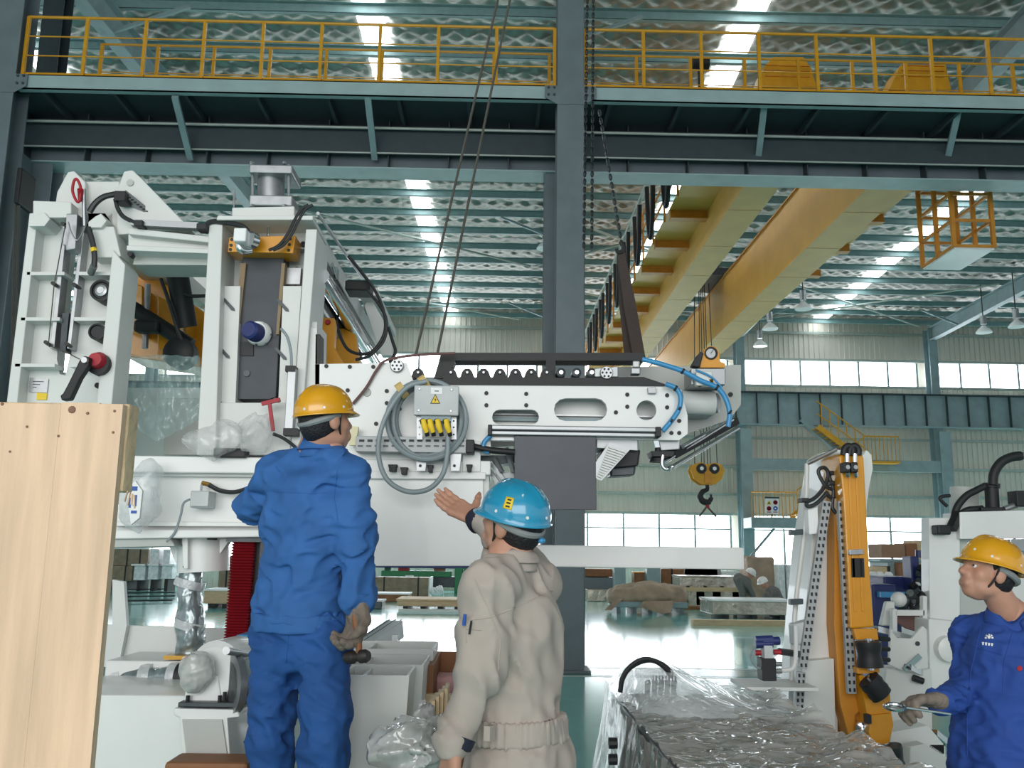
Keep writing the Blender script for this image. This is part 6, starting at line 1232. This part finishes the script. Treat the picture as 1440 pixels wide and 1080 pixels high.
jk_ = [('w', vec(nb + Vector((0, 0, -.09))), vec(ch), .112, .175, fw, 1.45), ('w', vec(ch), vec(wa), .18, .168, fw, 1.35), ('w', vec(wa), vec(pe), .168, .178, fw, 1.3), (vec(lerp(Sr, nb, .6) + Vector((0, 0, -.02))), vec(Sr), .075, .076), (vec(lerp(Sl, nb, .6) + Vector((0, 0, -.02))), vec(Sl), .075, .076),
       (vec(Sr), vec(Er), .078, .066), (vec(Er), vec(Wr), .066, .056), (vec(Sl), vec(El), .078, .066), (vec(El), vec(Wl), .066, .054)]
jb_ = flesh(jk_, .0095, .03, wr, pe.z - .005, 3)
obj('jacket', jb_, 'cloth_blue', B, smooth=2)
collar(B, nb + Vector((0, 0, -.025)), nb + Vector((.008, .012, .055)), .084, .074, 'cloth_blue')
hem = obj('jacket_hem', flesh([('w', vec(pe + Vector((0, 0, .015))), vec(pe + Vector((0, 0, -.035))),   .196, .192, fw, 1.3)], .009, .02, lambda X: .006 * wn(X * np.array((1, 1, .2)), 40, 3), pe.z - .045, 0, pe.z + .02), 'cloth_blue', B, smooth=2)
obj('sleeve_cuff', MB().lathe(Wr + Vector((0, 0, .03)), (0, .1, -1), [(0, .058), (.03, .057), (.05, .052)], 20), 'cloth_blue', B, smooth=True)
Hr, Kr, Ar = P(455, 890, 3.64), P(458, 1010, 3.58), Vector((P(452, 1080, 3.6).x, 3.62, .36)); Hl, Kl, Al = P(390, 890, 3.72), P(380, 1010, 3.7), Vector((P(382, 1080, 3.7).x, 3.75, .36))
obj('trousers', flesh([('w', vec(pe), vec(pe + Vector((0, 0, -.1))), .145, .15, fw, 1.3), (vec(Hr), vec(Kr), .105, .088), (vec(Kr), vec(Ar), .088, .075), (vec(Hl), vec(Kl), .1, .082), (vec(Kl), vec(Al), .082, .072)], .0115, .03, wrinkle(14, .017, 30, .034, (1, 1, 1.5), 9)), 'cloth_blue_worn', B, smooth=2)
for A_ in (Ar, Al): obj('shoe', flesh([(vec(A_ + Vector((0, -.02, -.03))), vec(A_ + Vector((.03, .17, -.045))), .05, .04)], .012), 'leather', B, smooth=2)
obj('work_glove', flesh(hand_prims(Wr + Vector((0, 0, .01)), (0, -.05, -1), (-.6, -.5, 0), 1.25, (.75, .8, .85, .9), .08, -1, (.5, .8), .004) + [(vec(Wr + Vector((0, 0, .0))), vec(Wr + Vector((0, 0, -.05))), .044, .036)], .0055, .012, lambda X: .002 * wn(X, 80, 3)), 'glove', B, smooth=2)
hmr = thing('hammer', 'rusty dark hammer hanging head down in the grey glove', 'hammer', P(503, 925, 3.45))
obj('hammer_head', MB().lathe(P(486, 925, 3.47), P(522, 922, 3.42) - P(486, 925, 3.47), [(0, .018), (.012, .024), (.035, .024), (.042, .017), (.06, .017), (.066, .024), (.088, .024), (.1, .017)], 16), 'leather', hmr, smooth=True); obj('handle', MB().tube([P(505, 922, 3.44), P(505, 905, 3.46), P(500, 870, 3.49), P(498, 858, 3.5)], [.012, .011, .014, .012], 10), 'wood_brown', hmr, smooth=True)
pt = thing('timber_pallet', 'low timber pallet under the worker in blue', 'pallet', (P(420, 1080, 3.7).x, 3.7, 0))
for k in range(5): obj('plank', MB().box((P(420, 1080, 3.7).x - .45, 3.35 + .16 * k, .24), (P(420, 1080, 3.7).x + .22, 3.48 + .16 * k, .275)), 'wood_pale', pt)
for k in (-.35, -.1, .15): obj('bearer', MB().box((P(420, 1080, 3.7).x + k - .05, 3.35, 0), (P(420, 1080, 3.7).x + k + .05, 4.12, .24)), 'wood_pale', pt)

# worker in beige overalls pointing at the machine
K = thing('person', 'worker in beige overalls and blue helmet pointing up at the machine with an open hand', 'person', (P(735, 1070, 3.15).x, 3.15, 0))
hc = P(722, 736, 3.12); hm = frame((-.8, .58), 16, -8)
nb = P(716, 790, 3.13); ch = P(722, 890, 3.15); wa = P(728, 1015, 3.16); pe = P(733, 1075, 3.16)
Sl, El, Wl = P(689, 832, 3.0), P(672, 945, 2.97), P(640, 1040, 2.93); Sr, Er = P(752, 818, 3.28), P(735, 795, 3.56); Wr = P(668, 728, 3.76)
ax = Vector((.7, .7, 0)); fw = Vector((-.7, .7, 0))
hd_ = (P(617, 700, 3.86) - Wr)
skin1 = flesh(head_prims(hc, hm) + ears(hc, hm) + [(vec(hc + hm @ Vector((0, -.03, -.05))), vec(nb), .056, .062)], .007, .02)
hnd = flesh(hand_prims(Wr, hd_, (0, -.55, .55), 1.15, (.16, .15, .16, .2), .02, 1, (1.0, -.1)) + [(vec(lerp(Wr, Er, .35)), vec(Wr), .034, .027)], .0052, .012)
hnl = flesh(hand_prims(Wl + Vector((-.005, 0, -.02)), (-.2, -.05, -1), (.7, .4, 0), 1.08, (.3, .35, .4, .45), .06, 1, (.5, .4)) + [(vec(lerp(Wl, El, .3)), vec(Wl), .034, .028)], .0055, .012)
core = flesh([('w', vec(nb), vec(wa), .09, .11, fw, 1.4), (vec(Sr), vec(Er), .045, .04), (vec(Er), vec(Wr), .04, .03), (vec(Sl), vec(El), .045, .04), (vec(El), vec(Wl), .04, .03), (vec(nb), vec(hc), .05, .05), (vec(pe + ax * .08), (pe.x + .05, 3.25, .15), .06, .04), (vec(pe - ax * .08), (pe.x - .08, 3.08, .15), .06, .04)], .016, .03)
obj('body', merge(skin1, hnd, hnl, core), 'skin', K, smooth=2); eyes(K, hc, hm); hair(K, hc, hm)
hl, T = helmet(K, hc + hm @ Vector((0, 0, .012)), hm, 'helmet_blue', .88, dots=((-2.25, 1.4), (-1.55, 1.4), (-.6, 1.4), (-1.6, .95), (3.1, 1.4), (-2.4, .75)))
def on_h(t, f, off=.002):
    x, y = .122 * math.cos(t), -.005 + .138 * math.sin(t); s, hh = math.sin(f) ** .92, math.cos(f); p = T(x * s, y * s, .022 + .128 * hh ** .95); return p + (p - T(0, 0, .03)).normalized() * off
st_ = obj('sticker', grid(6, 6, lambda u, v: on_h(-3.0 + .27 * u, .9 + .36 * v, .0025)), 'sign_yellow', hl, smooth=2, label='yellow sticker with dark marks', solid=.001)
for k in range(3): obj('sticker_mark', grid(3, 3, lambda u, v: on_h(-2.93 + .13 * u, .96 + .1 * k + .05 * v, .0036)), 'black_rubber', st_)
obj('strap_clip', MB().ball(hc + hm @ Vector((.02, -.108, -.03)), (.014, .012, .01), 10, 6), 'blue_tube', hl, smooth=True)
cov = [('w', vec(nb + Vector((0, 0, -.085))), vec(ch), .11, .17, fw, 1.35), ('w', vec(ch), vec(wa), .172, .145, fw, 1.25), ('w', vec(wa), vec(pe), .145, .18, fw, 1.2), (vec(lerp(Sr, nb, .6) + Vector((0, 0, -.03))), vec(Sr), .07, .072), (vec(lerp(Sl, nb, .6) + Vector((0, 0, -.02))), vec(Sl), .075, .078),
       (vec(Sr), vec(Er), .076, .062), (vec(Er), vec(lerp(Wr, Er, .08)), .062, .046), (vec(Sl), vec(El), .082, .07), (vec(El), vec(Wl), .068, .05)]
legs = [(vec(pe + ax * .085), (pe.x + .07, 3.22, .45), .105, .085), ((pe.x + .07, 3.22, .45), (pe.x + .06, 3.25, .12), .085, .075), (vec(pe - ax * .085), (pe.x - .06, 3.1, .45), .105, .085), ((pe.x - .06, 3.1, .45), (pe.x - .07, 3.12, .12), .085, .075)]
obj('coverall', flesh(cov + legs, .0098, .03, wrinkle(13, .017, 27, .032, (1, 1, .8), 23)), 'cloth_beige', K, smooth=2)
collar(K, nb + Vector((0.004, .01, -.03)), nb + Vector((0, .016, .04)), .09, .08, 'cloth_beige')
obj('waist_band', flesh([('w', vec(wa + Vector((0, 0, .0))), vec(wa + Vector((.003, 0, -.045))), .178, .18, fw, 1.22)], .009, .02, lambda X: .005 * np.sin(np.arctan2(X[..., 1] - wa.y, X[..., 0] - wa.x) * 46), wa.z - .055, 0, wa.z + .02), 'cloth_beige', K, smooth=2)
obj('waist_tab', MB().lathe(P(684, 1030, 2.96), (1, -.4, 0), [(0, .03), (.02, .03)], 4), 'cloth_beige', K)
cf = lerp(Wr, Er, .06); obj('dark_cuff', MB().lathe(cf, (Wr - Er), [(-.02, .05), (0, .05), (.03, .043), (.034, .036)], 20), 'navy_cuff', K, smooth=True); obj('dark_cuff', MB().lathe(Wl + Vector((.012, 0, .0)), (Wl - El), [(-.01, .05), (.022, .046), (.026, .036)], 20), 'navy_cuff', K, smooth=True)
sl_ = [(P(x, y, 2.9), P(x2, y2, 2.9)) for x, y, x2, y2 in ((654, 864, 652, 880), (663, 873, 660, 892))]
obj('ball_pen', MB().rod(*[p + Vector((.0, .01, 0)) for p in sl_[0]], .0055, 8), 'sign_blue', K, smooth=True, label='blue pen in the sleeve pocket'); obj('ball_pen', MB().rod(*[p + Vector((.0, .0, 0)) for p in sl_[1]], .0035, 8), 'black_rubber', K, smooth=True, label='thin black pen in the sleeve pocket')
for s_, yy in ((.06, 3.25), (-.07, 3.12)): obj('shoe', flesh([((pe.x + s_, yy, .06), (pe.x + s_ - .1, yy + .13, .045), .055, .042)], .012), 'leather', K, smooth=2)

# worker in royal blue with a spanner
Tm = thing('person', 'worker in royal blue jacket and yellow helmet looking up in profile with a spanner', 'person', (P(1420, 1060, 3.9).x, 3.9, 0))
hc = P(1390, 806, 3.9); hm = frame((-1, -.05), 17, 0); nb = P(1424, 872, 3.94); ch = P(1414, 940, 3.95); wa = P(1402, 1050, 3.95); pe = P(1400, 1085, 3.95)
f_ = Vector((-.86, -.5, 0)); ax = Vector((-.5, .86, 0)); Sr = nb + ax * .17 + Vector((-.02, 0, -.09)); Sl = nb - ax * .17 + Vector((.02, 0, -.1)); Er = P(1364, 975, 4.02); Wr = P(1319, 986, 3.82); El, Wl = Sl + Vector((.06, -.02, -.27)), Sl + Vector((.02, -.1, -.5))
hd1 = flesh(head_prims(hc, hm) + ears(hc, hm) + [(vec(hc + hm @ Vector((0, -.03, -.05))), vec(nb), .056, .064)], .007, .018)
core = flesh([('w', vec(nb), vec(wa), .09, .11, f_, 1.4), (vec(Sr), vec(Er), .045, .04), (vec(Er), vec(Wr), .04, .03), (vec(Sl), vec(El), .045, .04), (vec(El), vec(Wl), .04, .03), (vec(nb), vec(hc), .05, .05), (vec(pe + ax * .08), (pe.x, 4.0, .15), .06, .04), (vec(pe - ax * .08), (pe.x + .1, 3.8, .15), .06, .04)] + hand_prims(Wl, (0, -.2, -1), (-1, 0, 0)), .016, .03)
obj('body', merge(hd1, core), 'skin', Tm, smooth=2); eyes(Tm, hc, hm); hair(Tm, hc, hm); obj('lips', MB().tube([hc + hm @ Vector((x, y, -.067)) for x, y in ((-.022, .094), (0, .101), (.022, .094))], .005, 6), 'lips', Tm, smooth=True)
helmet(Tm, hc + hm @ Vector((0, -.008, .016)), hm, 'helmet_yellow', .92, dots=((2.6, 1.42), (3.6, 1.42), (4.0, 1.45), (2.0, 1.3)))
jk_ = [('w', vec(nb + Vector((0, 0, -.11))), vec(ch), .115, .178, f_, 1.4), ('w', vec(ch), vec(wa), .185, .18, f_, 1.3), ('w', vec(wa), vec(pe), .18, .185, f_, 1.25), (vec(lerp(Sr, nb, .5)), vec(Sr), .075, .08), (vec(lerp(Sl, nb, .5)), vec(Sl), .078, .082), (vec(Sr), vec(Er), .078, .066), (vec(Er), vec(lerp(Wr, Er, .05)), .066, .05), (vec(Sl), vec(El), .08, .07), (vec(El), vec(Wl), .07, .055)]
obj('jacket', flesh(jk_, .0098, .03, wrinkle(14, .017, 29, .03, (1, 1, 1.4), 33)), 'cloth_royal', Tm, smooth=2)
collar(Tm, nb + Vector((.0, 0, -.05)), nb + Vector((-.005, 0, .05)), .1, .082, 'cloth_royal', 4.2)
obj('trousers', flesh([('w', vec(pe), vec(pe + Vector((0, 0, -.08))), .16, .16, f_, 1.25), (vec(pe + ax * .08), (pe.x, 4.0, .1), .1, .075), (vec(pe - ax * .08), (pe.x + .1, 3.8, .1), .1, .075)], .013, .03), 'cloth_royal', Tm, smooth=2)
for xx, yy in ((0, 4.0), (.1, 3.8)): obj('shoe', flesh([((pe.x + xx, yy, .06), (pe.x + xx - .16, yy - .05, .045), .055, .042)], .013), 'leather', Tm, smooth=2)
gd = Vector((-1, -.12, .02)); gw = Wr + Vector((.012, 0, .004))
obj('work_glove', flesh(hand_prims(gw, gd, (0, -.25, -1), 1.15, (.75, .8, .8, .85), .06, -1, (.35, .7), .0035) + [(vec(gw), vec(gw + gd * .02), .036, .036)], .0055, .012, lambda X: .002 * wn(X, 80, 6)), 'glove', Tm, smooth=2)
spn = thing('spanner', 'shiny ring spanner held in the dark glove', 'spanner', P(1258, 994, 3.72)); rc_ = P(1258, 994, 3.72)
obj('ring_end', MB().tube([rc_ + Vector((.036 * math.cos(a), .03 * math.sin(a), .006 * math.sin(a))) for a in [i * .449 for i in range(14)]], .0085, 8, closed=True, sm=2), 'chrome', spn, smooth=True); obj('spanner_shank', MB().bar(rc_ + Vector((.03, 0, 0)), P(1336, 1004, 3.78), .018, .01), 'chrome', spn, bevel=.003)
# chest emblem: round mark over four strokes, and a red badge on the sleeve
bpy.context.view_layer.update()
def hit(px, py, jo=None, off=.004, d0=3.75):
    jo = jo or [o for o in Tm.children if o.name.startswith('jacket')][0]; r_ = ray(px, py).normalized(); loc = ORG[jo.name]; ok, p, n, i = jo.ray_cast(CAMP - loc, r_); return (p + loc - r_ * off) if ok else None
def seam(par, part, pts, m, r=.0022, name='seam'):
    jo = [o for o in par.children if o.name.startswith(part)][0]; q = []
    for (x0, y0), (x1, y1) in zip(pts, pts[1:]): q += [hit(x0 + (x1 - x0) * k / 8, y0 + (y1 - y0) * k / 8, jo, .0005) for k in range(8)]
    q = [v for v in q if v is not None]
    if len(q) > 3: obj(name, MB().tube(q, r, 5), m, par)
seam(K, 'coverall', [(662, 872), (690, 868), (730, 852), (784, 828)], 'cloth_beige'); seam(K, 'coverall', [(668, 815), (684, 850), (704, 900), (700, 950)], 'cloth_beige'); seam(K, 'coverall', [(656, 884), (680, 886)], 'cloth_beige', .003, 'pocket_edge'); seam(K, 'coverall', [(654, 866), (656, 910)], 'cloth_beige')
seam(B, 'jacket', [(372, 690), (400, 692), (440, 694), (480, 692)], 'cloth_blue', .0018); seam(B, 'jacket', [(474, 660), (470, 700), (476, 740)], 'cloth_blue', .0025); seam(B, 'trousers', [(408, 870), (404, 910), (402, 935)], 'cloth_blue_worn', .0025)
seam(Tm, 'jacket', [(1352, 905), (1385, 914), (1412, 922)], 'cloth_royal', .003, 'pocket_edge'); seam(Tm, 'jacket', [(1380, 880), (1366, 940), (1360, 1010), (1360, 1070)], 'cloth_royal', .003, 'front_placket'); seam(Tm, 'jacket', [(1424, 890), (1412, 930), (1410, 980)], 'cloth_royal', .0025)
def decal(name, pts, m, par): 
    q = [hit(x, y) or P(x, y, 3.75) for x, y in pts]; c_ = sum(q, Vector()) / len(q); b = MB(); b.v = [tuple(c_)] + [tuple(v) for v in q]; b.f = [(0, i + 1, (i + 1) % len(q) + 1) for i in range(len(q))]; return obj(name, b, m, par, solid=.0015)
em = decal('emblem', pcirc(1391, 896, 2.2, 10), 'label_white', Tm)
for k in range(5): a = math.pi + k * math.pi / 4; decal('emblem_ray', [(1391 + 3.4 * math.cos(a - .3), 897 + 3.4 * math.sin(a - .3)), (1391 + 6.2 * math.cos(a - .22), 897 + 5.6 * math.sin(a - .22)), (1391 + 6.2 * math.cos(a + .22), 897 + 5.6 * math.sin(a + .22)), (1391 + 3.4 * math.cos(a + .3), 897 + 3.4 * math.sin(a + .3))], 'label_white', em)
for k in range(4): x = 1381 + 4.2 * k; decal('emblem_letter', [(x, 903 + .5 * k), (x + 3, 903 + .5 * k), (x + 2.4, 907 + .5 * k), (x + .3, 907 + .5 * k)], 'label_white', em)
decal('sleeve_badge', pcirc(1434, 940, 4, 8), 'red', Tm)

# two men far off in grey with white helmets
def far_man(label, pel, chest, head, f, arms, legs_, hp_=0):
    t = thing('person', label, 'person', (pel[0], pel[1], 0), 'men in white helmets'); hm = frame(f, hp_); hc = Vector(head)
    obj('body', merge(flesh(head_prims(hc, hm) + [(vec(hc), vec(lerp(head, chest, .5)), .055, .06)], .016, .02), *[flesh(hand_prims(a[-1], Vector(a[-1]) - Vector(a[-2]), (0, 0, -1)), .012, .012) for a in arms]), 'skin', t, smooth=2)
    helmet(t, hc + hm @ Vector((0, 0, .012)), hm, 'helmet_white', 1.0, False, (), False, False)
    pr = [(pel, chest, .16, .19), (chest, vec(lerp(chest, head, .45)), .15, .08)]
    for a in arms: pr += [(a[0], a[1], .075, .06), (a[1], a[2], .06, .045)]
    obj('jacket', flesh(pr, .028, .06, wrinkle(10, .01, 24, .012, (1, 1, 1), 5)), 'cloth_grey', t, smooth=2)
    obj('trousers', flesh([q for l in legs_ for q in ((l[0], l[1], .11, .085), (l[1], l[2], .085, .07))], .03, .05), 'cloth_grey', t, smooth=2)
    for l in legs_: obj('shoe', flesh([((l[2][0], l[2][1], .05), (l[2][0] - .14, l[2][1] - .05, .045), .055, .045)], .02), 'leather', t, smooth=2)
q = P(1052, 815, 26); x, y = q.x, 26; hz = P(1056, 806, 26).z
far_man('man in grey with white helmet bending over beside the silver package', (x - .25, y, .85), (x - .1, y, hz - .28), (x + .06, y - .02, hz - .02), (.8, -.4), [((x - .05, y - .18, hz - .3), (x + .06, y - .2, hz - .55), (x + .16, y - .2, hz - .78)), ((x - .02, y + .18, hz - .3), (x + .1, y + .15, hz - .55), (x + .2, y + .1, hz - .78))], [((x - .27, y - .1, .82), (x - .2, y - .12, .45), (x - .25, y - .1, .08)), ((x - .27, y + .1, .82), (x - .12, y + .12, .45), (x - .2, y + .1, .08))], -30)
q = P(1080, 820, 24.5); x, y = q.x, 24.5; hz = P(1072, 818, 24.5).z; x0_ = P(1072, 818, 24.5).x
far_man('man in grey with white helmet crouching by the brown covered machine', (x + .25, y, .34), (x + .13, y, hz - .3), (x0_, y - .05, hz - .03), (-.8, -.4), [((x + .05, y - .18, hz - .3), (x - .1, y - .2, hz - .5), (x - .26, y - .2, hz - .52)), ((x + .1, y + .18, hz - .3), (x - .08, y + .15, hz - .5), (x - .24, y + .1, hz - .52))], [((x + .25, y - .12, .34), (x - .08, y - .16, .48), (x + .08, y - .14, .08)), ((x + .25, y + .12, .34), (x - .02, y + .15, .46), (x + .12, y + .14, .08))], -20)
